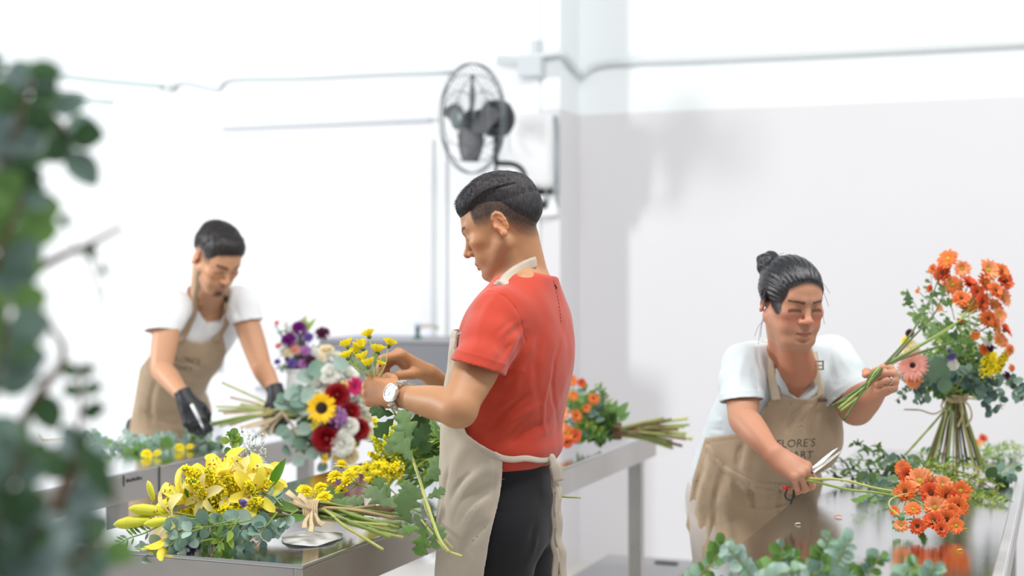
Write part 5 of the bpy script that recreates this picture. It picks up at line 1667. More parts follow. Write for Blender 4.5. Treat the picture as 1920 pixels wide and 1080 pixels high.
    for s_ in (-1, 1):
        h0 = zc+Sh*.09*s_
        tm.chain([h0+ZZ*.86, h0+ZZ*.50+Bh*.02, h0+ZZ*.12], [.105, .075, .055], .03)
    v, f = mesh_field(lambda X: smax(tm(X), X[:, 2]-.95, .01), [.28, 3.7, .06], [.98, 4.35, .98], .008)
    mesh_obj('trousers', v, f, cloth('grey beige trousers', rgb(190, 182, 174)), root)
    for s_ in (-1, 1):
        c = zc+Sh*.09*s_
        q = Model().chain([c-Bh*.03+ZZ*.04, c+Bh*.13+ZZ*.035], [.042, .034], .02)
        v, f = mesh_field(lambda X: smax(q(X), .003-X[:, 2], .004), c+np.array([-.2, -.25, -.02]), c+np.array([.25, .15, .13]), .008); mesh_obj('shoe', v, f, M_plast, root)
    # apron
    ko = zc+np.array([.045, -.02, 0])
    SK = Torso(ko, Sh, Bh, ZZ, [(.42, 0, .0, .240, .165), (.60, 0, .0, .222, .158), (.75, 0, 0, .200, .150), (.88, 0, -.01, .178, .148), (.96, 0, -.01, .16, .13)], 2.2)
    poly = [(1447, 740), (1462, 741), (1490, 747), (1520, 747), (1540, 737), (1556, 738), (1580, 745), (1600, 790), (1590, 830), (1575, 900), (1600, 1000), (1600, 1350), (1240, 1350), (1270, 1100), (1298, 900), (1322, 820), (1350, 817), (1390, 812), (1424, 783), (1437, 760)]
    polym = [(x/700., -y/700.) for x, y in poly]
    fa = []
    def base_ap(X): return smin(tor(X, .014), SK.sdf(X), .035)
    def AD(a, b, w, am):
        q = trace(base_ap, a, b, 3.3, 4.3, .08)
        if len(q) > 2: fa.append((q, w, am))
    for q in [((1520, 752), (1490, 830), .010, .006), ((1510, 755), (1470, 815), .010, -.006), ((1535, 752), (1512, 820), .009, -.006), ((1548, 755), (1530, 810), .010, .006), ((1480, 750), (1440, 830), .014, .004),
              ((1400, 830), (1385, 875), .012, -.006), ((1420, 815), (1400, 890), .012, .006), ((1340, 850), (1325, 1060), .012, .007), ((1360, 870), (1350, 1080), .012, -.006), ((1375, 880), (1385, 1070), .011, .006), ((1320, 880), (1300, 1060), .012, -.005),
              ((1410, 900), (1415, 960), .008, -.006), ((1440, 905), (1440, 960), .008, .006), ((1465, 910), (1460, 960), .008, -.006), ((1398, 905), (1400, 950), .007, .005), ((1345, 940), (1335, 1075), .010, .005),
              ((1500, 770), (1480, 860), .010, .004), ((1530, 830), (1515, 890), .010, -.005)]:
        AD(*q)
    tie_px = [(1327, 838), (1340, 862), (1365, 884), (1400, 900), (1440, 910), (1480, 914), (1520, 912)]
    tiec = [(x/700., -y/700.) for x, y in tie_px]
    pock = [(1370, 905), (1374, 940), (1395, 952), (1440, 957), (1475, 948), (1500, 938)]
    pockc = [(x/700., -y/700.) for x, y in pock]
    def outer(X):
        r = .0022*noise3(X, 20, 41)+.0009*noise3(X, 50, 42)
        for q in fa: r = r+fold_path(X, *q)
        return base_ap(X)-np.clip(r*1.5, -.007, .012)-.002
    def apron(X):
        d = outer(X); px, py = px_of(X); a, b, u = T.local(X)
        reg = poly2d(px/700., -py/700., polym)
        ah, bh, _ = SK.local(X)
        shell = np.abs(d)-.0036
        tl = curtain(px/700., -py/700., tiec); shell = shell-.0030*np.exp(-(tl/.0045)**4)+.0018*np.exp(-((tl-.009)/.003)**2)
        pk = curtain(px/700., -py/700., pockc); shell = shell-.0024*np.exp(-(pk/.004)**4)
        hem = .0014*np.exp(-((reg+.015)/.002)**2)
        back = np.where(X[:, 2] > .93, -.08-b, -.13-bh)
        return smax(smax(shell+hem, reg*.8, .002), back, .003)
    v, f = mesh_field(apron, [.34, 3.42, .40], [1.06, 4.26, 1.32], .0034)
    ap = mesh_obj('apron', v, f, M_apron_b, root)
    both = lambda X: np.minimum(np.minimum(shirt(X), body(X)), apron(X))
    def shirt_neck(X): return base_shirt(X)
    def strap(pxs, w, name='shoulder_strap', extra=None):
        pts = []
        for px, py in pxs:
            q = raycast(both if py > 745 else shirt_neck, px, py, 3.3, 4.3)
            if q is not None: pts.append(q)
        cam0 = np.array([0, 0, CH]); pts = np.array(pts); d = cam0-pts; d /= np.linalg.norm(d, axis=1)[:, None]
        pts = pts+d*.003
        if extra is not None: pts = np.vstack([pts, extra])
        sp = spline(pts, 6); V, Fc = ribbon(sp, np.tile([.1, -.9, .4], (len(sp), 1)), w, .003)
        mb = MB(); mb.add(V, Fc); return mb.build(name, mat('cream strap canvas', rgb(206, 192, 170), .8, noise=(20, .05), bump=(900, .2, .0006)), ap)
    strap([(1456, 750), (1451, 725), (1446, 700), (1441, 670), (1437, 640), (1434, 622)], .031)
    strap([(1541, 748), (1536, 725), (1529, 700), (1525, 682), (1523, 668), (1521, 660)], .031)
    # buckle on her left strap
    q = raycast(both, 1530, 686, 3.3, 4.3)+np.array([0, -.0055, .002])
    mb = MB()
    for lo_, hi_ in (((-.019, -.002, .008), (.019, .003, .012)), ((-.019, -.002, -.012), (.019, .003, -.008)), ((-.019, -.002, -.012), (-.015, .003, .012)), ((.015, -.002, -.012), (.019, .003, .012)), ((-.018, -.001, -.002), (.018, .002, .001))):
        mb.box(lo_, hi_)
    for k in range(len(mb.v)): mb.v[k] = mb.v[k]+q
    mb.build('buckle', mat('brass buckle', rgb(186, 164, 120), .3, metal=.8), ap, smooth=False, bevel=.001)
    mb = MB(); q2 = raycast(both, 1549, 752, 3.3, 4.3)+np.array([0, -.006, .002]); mb.box(q2-np.array([.022, .002, .004]), q2+np.array([.022, .002, .004])); mb.build('strap_seam', mat('dark strap seam', rgb(104, 84, 64), .8), ap, smooth=False)
    # print on the bib
    text_on(apron, "FLORE'S", 1492, 838, 3.8, 21, (1, -.04), 3.3, 4.3, M_ink, 'printed_name', ap, .12, .0016)
    text_on(apron, "MART", 1497, 860, 3.8, 21, (1, .0), 3.3, 4.3, M_ink, 'printed_name', ap, .05, .0016)
    # ring
    p0, p1 = pl[2][0], pl[2][1]; t = p1-p0; t /= np.linalg.norm(t); c = p0+t*.028
    a_ = np.cross(t, ZZ); a_ /= np.linalg.norm(a_); b_ = np.cross(t, a_)
    mb = MB(); mb.tube([c+a_*.0102*math.cos(w)+b_*.0102*math.sin(w) for w in np.linspace(0, 2*math.pi, 21)], .0012, 6, cap=False); mb.build('ring', mat('silver ring', rgb(220, 216, 210), .2, metal=1), root)
    fix_children(root)
    return dict(wr_l=wr_l, wr_r=wr_r, pl=pl, pr=pr, RL=RL, RR=RR)
WOM = build_woman()
# ------------------------------------------------------------------ the man in the white t-shirt at the left table
def build_man_left():
    O = P(312, 768, 5.56); root = empty('person', (O[0], O[1], 0))
    tag(root, 'person in a white t-shirt, tan apron and black gloves bending over the left table', 'person')
    nbase = P(388, 548, 5.22)
    Uv = nbase-O; Uv /= np.linalg.norm(Uv)
    S = np.array([.62, .78, 0]); S -= Uv*(S @ Uv); S /= np.linalg.norm(S); Bv = np.cross(S, Uv)
    rows = [(-.06, 0, 0, .160, .112), (0, 0, 0, .160, .112), (.12, -.030, .0, .120, .104), (.24, -.036, .0, .126, .106), (.38, -.012, .005, .168, .115), (.46, 0, 0, .184, .105), (.52, 0, 0, .172, .086), (.565, 0, 0, .125, .070), (.60, 0, 0, .078, .058)]
    T = Torso(O, S, Bv, Uv, rows, 2.2)
    sh_r = P(318, 574, 5.07); el_r = P(302, 690, 4.96); wr_r = P(348, 748, 4.80)
    sh_l = P(450, 564, 5.27); el_l = P(490, 688, 5.17); wr_l = P(518, 738, 4.98)
    hc = P(405, 486, 5.04); HS = .97; RH = rot(224, -36, 0)
    hm = head_model(jaw=.98); hm_local = head_model(jaw=.98); hm.xform(RH, hc, HS)
    body = Model(); body.p = hm.p
    body.cone(hc+RH @ np.array([0, -.030, -.04]), nbase, .055, .060, .03)
    body.cone(hc+RH @ np.array([0, .0, -.07]), nbase+Bv*.015, .042, .048, .03)
    body.field(lambda X: T.sdf(X, -.010), .03)
    def arm(sh, el, wr):
        d1 = el-sh; d2 = wr-el
        limb(body, [sh, sh+d1*.3, sh+d1*.62, sh+d1*.88, el+(d1*.02+d2*.02), el+d2*.22, el+d2*.5, el+d2*.8, wr], [.042, .046, .045, .040, .0365, .0375, .0325, .0260, .0240], .02)
    arm(sh_r, el_r, wr_r); arm(sh_l, el_l, wr_l)
    hands = Model()
    RR = frame(np.array([.45, -.30, -.84]), np.array([-.10, -.90, .42]))
    if RR[0, 0] < 0: RR[:, 0] *= -1
    h = hand_model(1, [(40, 60, 40), (48, 66, 40), (54, 70, 40), (58, 72, 38)], thumb=[(.016, .016, -.006), (.036, .044, -.020), (.040, .070, -.034), (.032, .088, -.044)], size=1.02)
    pr = place_hand(hands, h, wr_r, RR)
    RL = frame(np.array([.30, -.35, -.88]), np.array([.55, -.72, .40]))
    if RL[0, 0] > 0: RL[:, 0] *= -1
    h = hand_model(1, [(46, 66, 40), (52, 70, 40), (58, 72, 40), (62, 72, 38)], thumb=[(.016, .016, -.006), (.036, .044, -.020), (.038, .068, -.036), (.028, .086, -.048)], size=1.02)
    pl = place_hand(hands, h, wr_l, RL)
    for wr, R_ in ((wr_r, RR), (wr_l, RL)): hands.cone(wr-R_[:, 1]*.0, wr+R_[:, 1]*.03, .0255, .024, .012)
    body.field(lambda X: hands(X)+.0015, .004)
    base = np.array(rgb(200, 150, 116))
    def hairline(x, y):
        ax = np.abs(x)
        z = .079-5*ax**2
        z = np.where(ax > .048, z-1.2*(ax-.048), z)
        back = np.clip((.040-y)/.03, 0, 1); z = z*(1-back)+.040*back
        back2 = np.clip((-.03-y)/.05, 0, 1); return z*(1-back2)+(-.02)*back2
    def colf(v):
        L = (v-hc) @ RH/HS
        c = face_colors(L, base, lip=rgb(192, 120, 108), brow=rgb(52, 38, 32), stub=.10, goatee=.95, dark_eye=rgb(60, 42, 36), browh=1.25)
        near = np.linalg.norm(L, axis=1) < .19; c[~near] = base
        x, y, z = L.T
        w = np.clip((z-hairline(x, y)+.035)/.04, 0, 1)*(y < .055)
        w = np.maximum(w*.85, np.clip((z-hairline(x, y)+.003)/.006, 0, 1))*near
        ec = np.stack([np.abs(x)-.080, y+.012, z-.004], 1)/np.array([.016, .020, .034]); w = w*(np.linalg.norm(ec, axis=1) > 1)
        c = c*(1-w[:, None])+np.array(rgb(44, 38, 36))*w[:, None]
        return np.clip(c, 0, 1)
    skin_obj('body', body, [-1.56, 4.56, .84], [-.70, 5.72, 1.66], .0036, root, M_skin_a, colf)
    # gloves
    gl = mat('black nitrile glove', rgb(30, 33, 38), .45, bump=(120, .3, .001))
    for wr, R_ in ((wr_r, RR), (wr_l, RL)):
        def g(X, wr=wr, R_=R_):
            d = hands(X)-.0022; e = (wr-X) @ R_[:, 1]
            cf = Model().cone(wr-R_[:, 1]*.035, wr+R_[:, 1]*.02, .0305, .0285, .01)
            d = smin(d, cf(X), .006)-.0006*np.sin(e*700)*(e > -.02)
            d = smax(d, e-.030, .003)
            return smax(d, np.linalg.norm(X-(wr+R_[:, 1]*.05), axis=1)-.14, .01)
        v, f = mesh_field(g, wr-.15, wr+.15, .0032); mesh_obj('glove', v, f, gl, root)
    mh = hair_mat('dark brown short hair', rgb(16, 13, 13), rgb(50, 44, 44), .5)
    def hairf(X):
        L = (X-hc) @ RH/HS; x, y, z = L.T
        ctr = np.array([0, -.012, .040]); rad = np.array([.0805, .1060, .0900])
        q = (L-ctr)/rad; l = np.linalg.norm(q, axis=1); g = np.linalg.norm(q/rad, axis=1)+1e-9
        d = l*(l-1)/g
        top = np.clip((z-.06)/.05, 0, 1)
        d = d-.010*top-.008*np.exp(-(((y-.07)/.04)**2+((z-.10)/.04)**2))-.0012*noise3(L, 110, 6)-.0008*noise3(L, 240, 7)
        hl = hairline(x, y)
        d = d+.006*np.clip(1-(z-hl)/.03, 0, 1)*(y < .04)
        return smax(d, hl-z, .004)*HS
    v, f = mesh_field(hairf, hc-.17, hc+.17, .0032); hair = mesh_obj('hair', v, f, mh, root)
    def lnf(L): return np.full(len(L), .007)
    def reg(L): return (L[:, 2] > hairline(L[:, 0], L[:, 1])+.006)*1.0
    def lean(L): o = np.zeros_like(L); o[:, 1] = .5; o[:, 0] = .2; return o
    def ch(L): return np.minimum(hm_local(L), hairf(L*HS @ RH.T+hc)/HS)
    sv, sf = strands(ch, RH*HS, hc, 2500, lnf, reg, lean, .0006); mesh_obj('hair_strands', sv, sf, mat('dark short strand', rgb(36, 31, 31), .5), hair)
    # t-shirt
    cuff_r = P(302, 622, 5.02); nr = np.array([.02, -.25, -.97]); nr /= np.linalg.norm(nr)
    cuff_l = P(464, 604, 5.235); nl = np.array([.20, -.12, -.97]); nl /= np.linalg.norm(nl)
    slr = Model().chain([sh_r+np.array([.01, .01, -.004]), sh_r+(cuff_r-sh_r)*.5, cuff_r, cuff_r+(cuff_r-sh_r)*.8], [.066, .063, .058, .058], .015)
    sll = Model().chain([sh_l+np.array([-.01, .0, -.004]), sh_l+(cuff_l-sh_l)*.5, cuff_l, cuff_l+(cuff_l-sh_l)*.8], [.066, .062, .0560, .056], .015)
    bor = Model().chain([sh_r+(cuff_r-sh_r)*.5, cuff_r, cuff_r+(cuff_r-sh_r)*.8], [.048, .0555, .058], .01)
    bol = Model().chain([sh_l+(cuff_l-sh_l)*.5, cuff_l, cuff_l+(cuff_l-sh_l)*.8], [.046, .0515, .054], .01)
    def base_shirt(X): return smin(smin(T.sdf(X, .010), slr(X), .02), sll(X), .02)
    fo = []
    def FD(a, b, w, am):
        q = trace(base_shirt, a, b, 4.6, 5.8, .08)
        if len(q) > 2: fo.append((q, w, am))
    for q in [((325, 560), (332, 630), .012, -.006), ((300, 560), (296, 620), .012, .005), ((330, 530), (345, 600), .012, .004), ((395, 580), (380, 630), .010, .005), ((405, 575), (400, 625), .010, -.005), ((440, 570), (452, 600), .010, -.005), ((372, 570), (362, 620), .010, -.004), ((280, 640), (290, 690), .01, .005)]:
        FD(*q)
    def shirt(X):
        d = base_shirt(X); r = .003*noise3(X, 20, 51)+.001*noise3(X, 50, 52)
        for q in fo: r = r+fold_path(X, *q)
        r = np.where((np.minimum(slr(X), sll(X)) < .012) & (r < -.003), -.003, r)
        d = d-r; d0 = d.copy(); a, b, u = T.local(X)
        for cuff, n, sl in ((cuff_r, nr, slr), (cuff_l, nl, sll)):
            e = (X-cuff) @ n
            nearc = (np.linalg.norm(X-cuff, axis=1) < .14) & (e > -.03) & (sl(X) < .024)
            d = np.where(nearc, smax(d, e, .002), d)
        d = np.minimum(d, T.sdf(X, .010)-r)
        for cuff, n, sl in ((cuff_r, nr, slr), (cuff_l, nl, sll)):
            e = (X-cuff) @ n; zone = (np.linalg.norm(X-cuff, axis=1) < .14) & (sl(X) < .008)
            d = np.where(zone, smax(d, -smax(d0+.006, -(e+.03), .002), .0015), d)
        rr = np.hypot(a, (b-.012)*.9); d = smax(d, -np.maximum(rr-.072, .535-u), .004)
        rr2 = np.linalg.norm(X-nbase, axis=1)
        d = d-.0014*np.exp(-((rr-.080)/.007)**2)*(u > .49)
        return smax(d, -.05-u, .004)
    v, f = mesh_field(shirt, [-1.64, 4.84, .80], [-.76, 5.84, 1.60], .0042)
    mesh_obj('t_shirt', v, f, cloth('white jersey', rgb(240, 243, 246), fine=600, amt=.02), root)
    # trousers and shoes
    zc = np.array([O[0], O[1], 0]); Sh = np.array([.50, .866, 0]); Bh = np.array([.866, -.50, 0])
    tm = Model()
    for s_ in (-1, 1):
        h0 = zc+Sh*.085*s_; tm.chain([h0+ZZ*.90, h0+ZZ*.50+Bh*.02, h0+ZZ*.10], [.095, .068, .052], .03)
    v, f = mesh_field(lambda X: smax(tm(X), X[:, 2]-.98, .01), [-1.66, 5.2, .04], [-.98, 5.9, 1.0], .009)
    mesh_obj('trousers', v, f, mat('dark trousers', rgb(60, 60, 66), .8), root)
    for s_ in (-1, 1):
        c = zc+Sh*.085*s_; q = Model().chain([c-Bh*.04+ZZ*.042, c+Bh*.15+ZZ*.036], [.044, .036], .02)
        v, f = mesh_field(lambda X: smax(q(X), .003-X[:, 2], .004), c+np.array([-.2, -.28, -.02]), c+np.array([.28, .2, .13]), .009); mesh_obj('shoe', v, f, M_dark, root)
    # apron
    SK = Torso(zc+np.array([.01, -.02, 0]), Sh, Bh, ZZ, [(.45, 0, .0, .20, .145), (.70, 0, .0, .185, .135), (.88, 0, 0, .172, .125), (1.0, 0, 0, .155, .110)], 2.2)
    poly = [(333, 640), (345, 634), (360, 641), (380, 644), (400, 636), (418, 630), (425, 660), (415, 690), (405, 740), (405, 790), (420, 1200), (200, 1200), (225, 900), (245, 790), (262, 690), (290, 655), (310, 655)]
    polym = [(x/540., -y/540.) for x, y in poly]
    def base_ap(X): return smin(T.sdf(X, .018), SK.sdf(X), .035)
    fa = []
    for a, b, w, am in [((330, 705), (385, 715), .012, .007), ((320, 725), (380, 742), .012, -.007), ((300, 740), (350, 790), .014, .007), ((275, 720), (262, 800), .014, .006), ((300, 700), (285, 800), .012, -.006), ((340, 665), (385, 690), .010, -.005), ((330, 760), (380, 775), .012, .006), ((265, 760), (340, 800), .012, -.006)]:
        q = trace(base_ap, a, b, 4.6, 5.9, .08)
        if len(q) > 2: fa.append((q, w, am))
    def outer(X):
        r = .003*noise3(X, 18, 61)+.001*noise3(X, 44, 62)
        for q in fa: r = r+fold_path(X, *q)
        return base_ap(X)-np.maximum(r, -.006)-.002
    def apron(X):
        d = outer(X); px, py = px_of(X); a, b, u = T.local(X); ah, bh, _ = SK.local(X)
        reg = poly2d(px/540., -py/540., polym)
        back = np.where(X[:, 2] > .97, -.03-b, -.06-bh)
        return smax(smax(np.abs(d)-.0046, reg*.8, .002), back, .003)
    v, f = mesh_field(apron, [-1.66, 4.9, .44], [-.80, 5.86, 1.44], .0046)
    ap = mesh_obj('apron', v, f, M_apron_b, root)
    both = lambda X: np.minimum(np.minimum(shirt(X), apron(X)), body(X))
    for pxs, w in (([(338, 642), (352, 615), (363, 585), (369, 555), (372, 525), (374, 508)], .026), ([(404, 640), (418, 618), (427, 600), (426, 575), (424, 558), (422, 548)], .024)):
        pts = [q for q in (raycast(both, px, py, 4.6, 5.8) for px, py in pxs) if q is not None]
        pts = np.array(pts)+np.array([0, -.006, .002]); sp = spline(pts, 5); V, Fc = ribbon(sp, np.tile([.2, -.9, .3], (len(sp), 1)), w, .004)
        mb = MB(); mb.add(V, Fc); mb.build('shoulder_strap', M_apron_b, ap)
    text_on(apron, "FLORE'S", 348, 680, 5.0, 15, (.97, .12), 4.6, 5.9, M_ink, 'printed_name', ap, .1, .002)
    text_on(apron, "MART", 340, 695, 5.0, 15, (.97, .22), 4.6, 5.9, M_ink, 'printed_name', ap, .05, .002)
    fix_children(root)
    return dict(wr_l=wr_l, wr_r=wr_r, pl=pl, pr=pr, RL=RL, RR=RR)
MANL = build_man_left()
# ------------------------------------------------------------------ bouquets and loose greenery
def surf(px, py, z=TZ): return P(px, py, (CH-z)*F/(py-CY))
def at(px, py, z): return P(px, py, (CH-z)*F/(py-CY)) if abs(py-CY) > 1 else None
R_ = random.Random(11)
def jit(v, s): return np.asarray(v)+np.array([R_.gauss(0, s), R_.gauss(0, s), R_.gauss(0, s)])

OD = [proto('od%d' % i, lambda i=i: daisy_parts(1.0, [P_org, P_org2, P_org3][i % 3], [P_core, P_core2][i % 2], layers=2+(i % 2), seed=i*7, N=17+i, cup=.3+.2*(i % 3))) for i in range(4)]
YD_ = [proto('yd%d' % i, lambda i=i: daisy_parts(1.0, P_yel, P_core, layers=3, seed=i*5+1, N=20, cup=1.35+.15*i)) for i in range(3)]
YP_ = [proto('yp%d' % i, lambda i=i: pom_parts(1.0, P_yel, seed=i*3)) for i in range(2)]
LILY = [proto('ly%d' % i, lambda i=i: lily_parts(1.0, [.55, .8, .35][i], [P_lily, P_lily2, P_lily][i], seed=i)) for i in range(3)]
BUD = bud_parts(1.0)
ROSE = {k: rose_parts(1.0, m, seed=i) for i, (k, m) in enumerate((('red', P_red), ('white', P_whi), ('cream', P_cream), ('plum', P_plum), ('pink', P_pink)))}

# ---------- 1 the yellow lily bouquet on the near end of the middle table
def lily_bouquet():
    D = 3.20
    tie = P(583, 962, 3.22)
    root = root_at('bouquet', (tie[0], tie[1], TZ), 'tied bouquet of yellow lilies, goldenrod and eucalyptus lying on the near end of middle table', 'bouquet')
    # stems beyond the tie
    ends = [(705, 948, 3.24), (748, 955, 3.26), (755, 966, 3.22), (728, 985, 3.12), (745, 998, 3.10), (718, 1032, 3.00), (700, 975, 3.18), (770, 975, 3.20), (742, 972, 3.18), (690, 988, 3.10), (662, 950, 3.26), (735, 962, 3.24), (752, 982, 3.15), (682, 965, 3.20), (732, 1008, 3.05), (756, 1008, 3.09), (712, 957, 3.24), (748, 990, 3.13), (725, 950, 3.3), (765, 990, 3.16)]
    ms = [G_straw, G_twig, G_stem, G_stem2, G_stem, G_stem2, G_stemd, G_stem, G_straw, G_stemd]
    for i, (px, py, d) in enumerate(ends):
        e = P(px, py, d); e[2] = max(e[2], TZ+.006); o = jit(tie, .005); o[2] = max(o[2]-.008+.02*(i % 3)/2, TZ+.008)
        b = P(470-R_.uniform(0, 60), 950+R_.uniform(-20, 30), 3.2)
        stem(root, [b, o, (o+e)/2+np.array([0, 0, R_.uniform(-.002, .006)]), e], R_.uniform(.0028, .0048), ms[i % len(ms)], seed=i)
    # raffia tie with loose ends
    mb = MB()
    for k in range(7):
        c = tie+np.array([-.012+.005*k, 0, .0]); mb.tube([c+np.array([.002*math.sin(w*2), .030*math.cos(w), .028*math.sin(w)]) for w in np.linspace(0, 2*math.pi, 19)], .0026, 5, cap=False)
    part(root, mb, 'raffia_tie', G_raffia)
    def tail(px):
        q = [P(*a) for a in px]; w = .012; nn = np.tile([.1, -1, .3], (len(spline(q, 6)), 1)); V, Fc = ribbon(spline(q, 6), nn, w*np.linspace(.5, 1.3, len(nn)), .0012); mb = MB(); mb.add(V, Fc); part(root, mb, 'raffia_tail', G_raffia)
    tail([(583, 958, 3.18), (565, 945, 3.17), (550, 932, 3.17), (538, 922, 3.2)]); tail([(584, 955, 3.18), (568, 950, 3.16), (552, 943, 3.16), (540, 948, 3.2)])
    tail([(585, 958, 3.17), (583, 975, 3.12), (584, 988, 3.09), (582, 997, 3.06)]); tail([(582, 962, 3.17), (572, 978, 3.11), (570, 990, 3.08)])
    tail([(590, 962, 3.18), (598, 978, 3.14), (606, 984, 3.1)]); tail([(580, 956, 3.19), (572, 938, 3.2), (560, 928, 3.22)])
    # lilies
    for px, py, d, dr, s, k in [(322, 925, 3.10, (-.8, -.35, .55), .066, 0), (300, 972, 3.04, (-.75, -.5, .1), .060, 1), (412, 872, 3.16, (-.35, -.25, .9), .070, 0), (452, 868, 3.18, (.05, -.25, 1), .066, 1), (486, 890, 3.16, (.45, -.45, .8), .062, 0), (478, 925, 3.10, (.35, -.9, .25), .060, 0), (346, 905, 3.15, (-.5, -.1, .85), .052, 1), (300, 1030, 3.00, (-.5, -.35, -.75), .048, 2), (440, 900, 3.12, (-.1, -.8, .6), .058, 1), (385, 893, 3.14, (-.4, -.6, .6), .052, 0), (372, 930, 3.08, (-.5, -.9, .2), .044, 1)]:
        c = P(px, py, d); dr = np.array(dr)/np.linalg.norm(dr)
        add_flower(root, LILY[k], c-dr*s*.55, dr, s, 'lily')
        mb = MB(); mb.tube(spline([c-dr*s*.55, c-dr*s*1.3+np.array([.02, 0, -.01]), P(500, 958, 3.2)], 5), .0026, 5); part(root, mb, 'lily_stem', G_stem)
    for px, py, d, dr, s in [(286, 975, 3.05, (-1, -.15, -.10), .062), (312, 960, 3.06, (-.9, -.2, .12), .060), (288, 938, 3.08, (-.25, -.1, .95), .034), (322, 975, 3.02, (-.9, -.3, -.1), .044)]:
        add_flower(root, BUD, P(px, py, d), dr, s, 'lily_bud')
        c = P(px, py, d); mb = MB(); mb.tube(spline([c, c-np.array(dr)*.02, P(400, 975, 3.1)], 5), .0022, 5); part(root, mb, 'bud_stem', G_stem)
    # goldenrod plumes
    pl = [((430, 955), (385, 925), (350, 895), 0), ((450, 950), (415, 915), (385, 880), 0), ((470, 945), (445, 915), (425, 890), 0), ((440, 965), (400, 950), (360, 950), 0), ((450, 970), (430, 955), (410, 960), 1), ((480, 950), (470, 925), (465, 905), 0), ((430, 985), (415, 985), (440, 1000), 1), ((420, 960), (370, 960), (335, 965), 0), ((470, 965), (475, 945), (490, 940), 0), ((455, 960), (440, 965), (425, 985), 1), ((400, 940), (370, 930), (365, 905), 0), ((430, 940), (400, 930), (405, 900), 0), ((400, 900), (365, 890), (345, 878), 0), ((430, 980), (410, 968), (392, 962), 0), ((480, 975), (462, 960), (450, 948), 0), ((500, 940), (505, 920), (498, 900), 0)]
    for i, (a, b, c, k) in enumerate(pl):
        dd = 3.10+.012*(i % 4); mb = plume([P(*a, dd+.03), P(*b, dd), P(*c, dd-.02)], .028, 420, .0028, 1, seed=i)
        part(root, mb, 'goldenrod_plume', [G_lime, P_gold], smooth=False)
    # eucalyptus and green fillers
    es = [([(500, 965), (450, 985), (390, 1000), (340, 1015)], 'round', .040, [G_stem, G_euc, G_euc2], 9, 3.06), ([(520, 960), (500, 985), (470, 1010), (440, 1020)], 'round', .036, [G_stem, G_euc, G_euc], 8, 3.05), ([(530, 950), (510, 930), (490, 935), (470, 945)], 'round', .028, [G_stem, G_euc, G_euc2], 9, 3.10),
          ([(470, 975), (420, 985), (360, 990), (310, 1000)], 'round', .042, [G_stem, G_euc, G_euc], 8, 3.03), ([(400, 1010), (350, 1020), (300, 1025), (250, 1030)], 'round', .034, [G_stem, G_euc2, G_euc], 9, 3.01), ([(450, 970), (430, 1000), (415, 1015), (400, 1035)], 'oval', .036, [G_stem, G_lime, G_mid], 9, 3.02), ([(440, 975), (400, 985), (380, 1000), (395, 1025)], 'oval', .034, [G_stem, G_lime, G_mid], 8, 3.0),
          ([(560, 955), (530, 975), (510, 995), (470, 1030)], 'round', .026, [G_stem, G_euc, G_euc2], 10, 3.08), ([(550, 960), (500, 955), (460, 975), (430, 990)], 'oval', .034, [G_stem, G_dark, G_mid], 10, 3.12), ([(540, 945), (520, 930), (505, 920), (490, 905)], 'narrow', .03, [G_stem, G_mid, G_dark], 8, 3.15),
          ([(480, 985), (440, 1005), (400, 1015), (350, 1030)], 'oval', .032, [G_stemd, G_dark, G_dark], 12, 3.08), ([(300, 985), (270, 1000), (240, 1010), (215, 1025)], 'narrow', .03, [G_stem, G_euc, G_mid], 9, 3.05), ([(380, 990), (340, 1005), (300, 1040), (270, 1060)], 'round', .03, [G_stem, G_euc, G_euc2], 8, 2.98)]
    for i, (pts, kind, s, ms_, n, d) in enumerate(es):
        mb = sprig([P(x, y, d+.01*j*(-1)**i) for j, (x, y) in enumerate(pts)], kind, s, ms_, n, seed=100+i, facing=(0, -1, .4))
        part(root, mb, 'eucalyptus_sprig' if kind == 'round' else 'leaf_sprig', ms_)
    mb = MB(); leaf_oval(mb, P(505, 915, 3.12), (.5, .05, .85), (-.4, -1, .3), .075, .026, 0, bend=-.1); part(root, mb, 'lily_leaf', leafm('bright green lily leaf', rgb(84, 140, 30), .35))
    for a, b in (((560, 955), (520, 945)), ((575, 970), (540, 972)), ((330, 955), (318, 940)), ((360, 950), (350, 925))):
        p0 = P(*a, 3.14); p1 = P(*b, 3.12); mb = MB(); leaf_oval(mb, p0, p1-p0, (0, -1, .5), np.linalg.norm(p1-p0)*1.3, .02, 0, bend=.2); part(root, mb, 'lily_leaf', G_mid)
    for i, (px, py) in enumerate([(348, 1003), (372, 985), (330, 1030), (408, 968), (352, 1022), (450, 940)]):
        mb = plume([P(px+14, py+6, 3.05), P(px, py, 3.02)], .012, 60, .0028, 1, seed=40+i); part(root, mb, 'statice', [G_stemd, P_vio], smooth=False)
    base = P(480, 930, 3.28); rg = random.Random(3)
    for i in range(16):
        e = P(*[(440, 820), (455, 808), (470, 815), (488, 812), (495, 830), (478, 838), (460, 830), (500, 845)][i % 8], 3.32)+rnd_dir(rg)*.010
        mb = plume([base, (base+e)/2+rnd_dir(rg)*.008, e], .013, 20, .0028, 1, seed=30+i, stem_r=.0007); part(root, mb, 'gypsophila_spray', [G_euc, P_whi], smooth=False)
    ms_ = [G_stem, G_mid, G_lime]; mb = sprig([P(460, 930, 3.26), P(444, 870, 3.28), P(434, 835, 3.30), P(428, 812, 3.30)], 'round', .036, ms_, 5, seed=77, start=.5, facing=(0, -1, .2)); part(root, mb, 'leaf_sprig', ms_)
lily_bouquet()

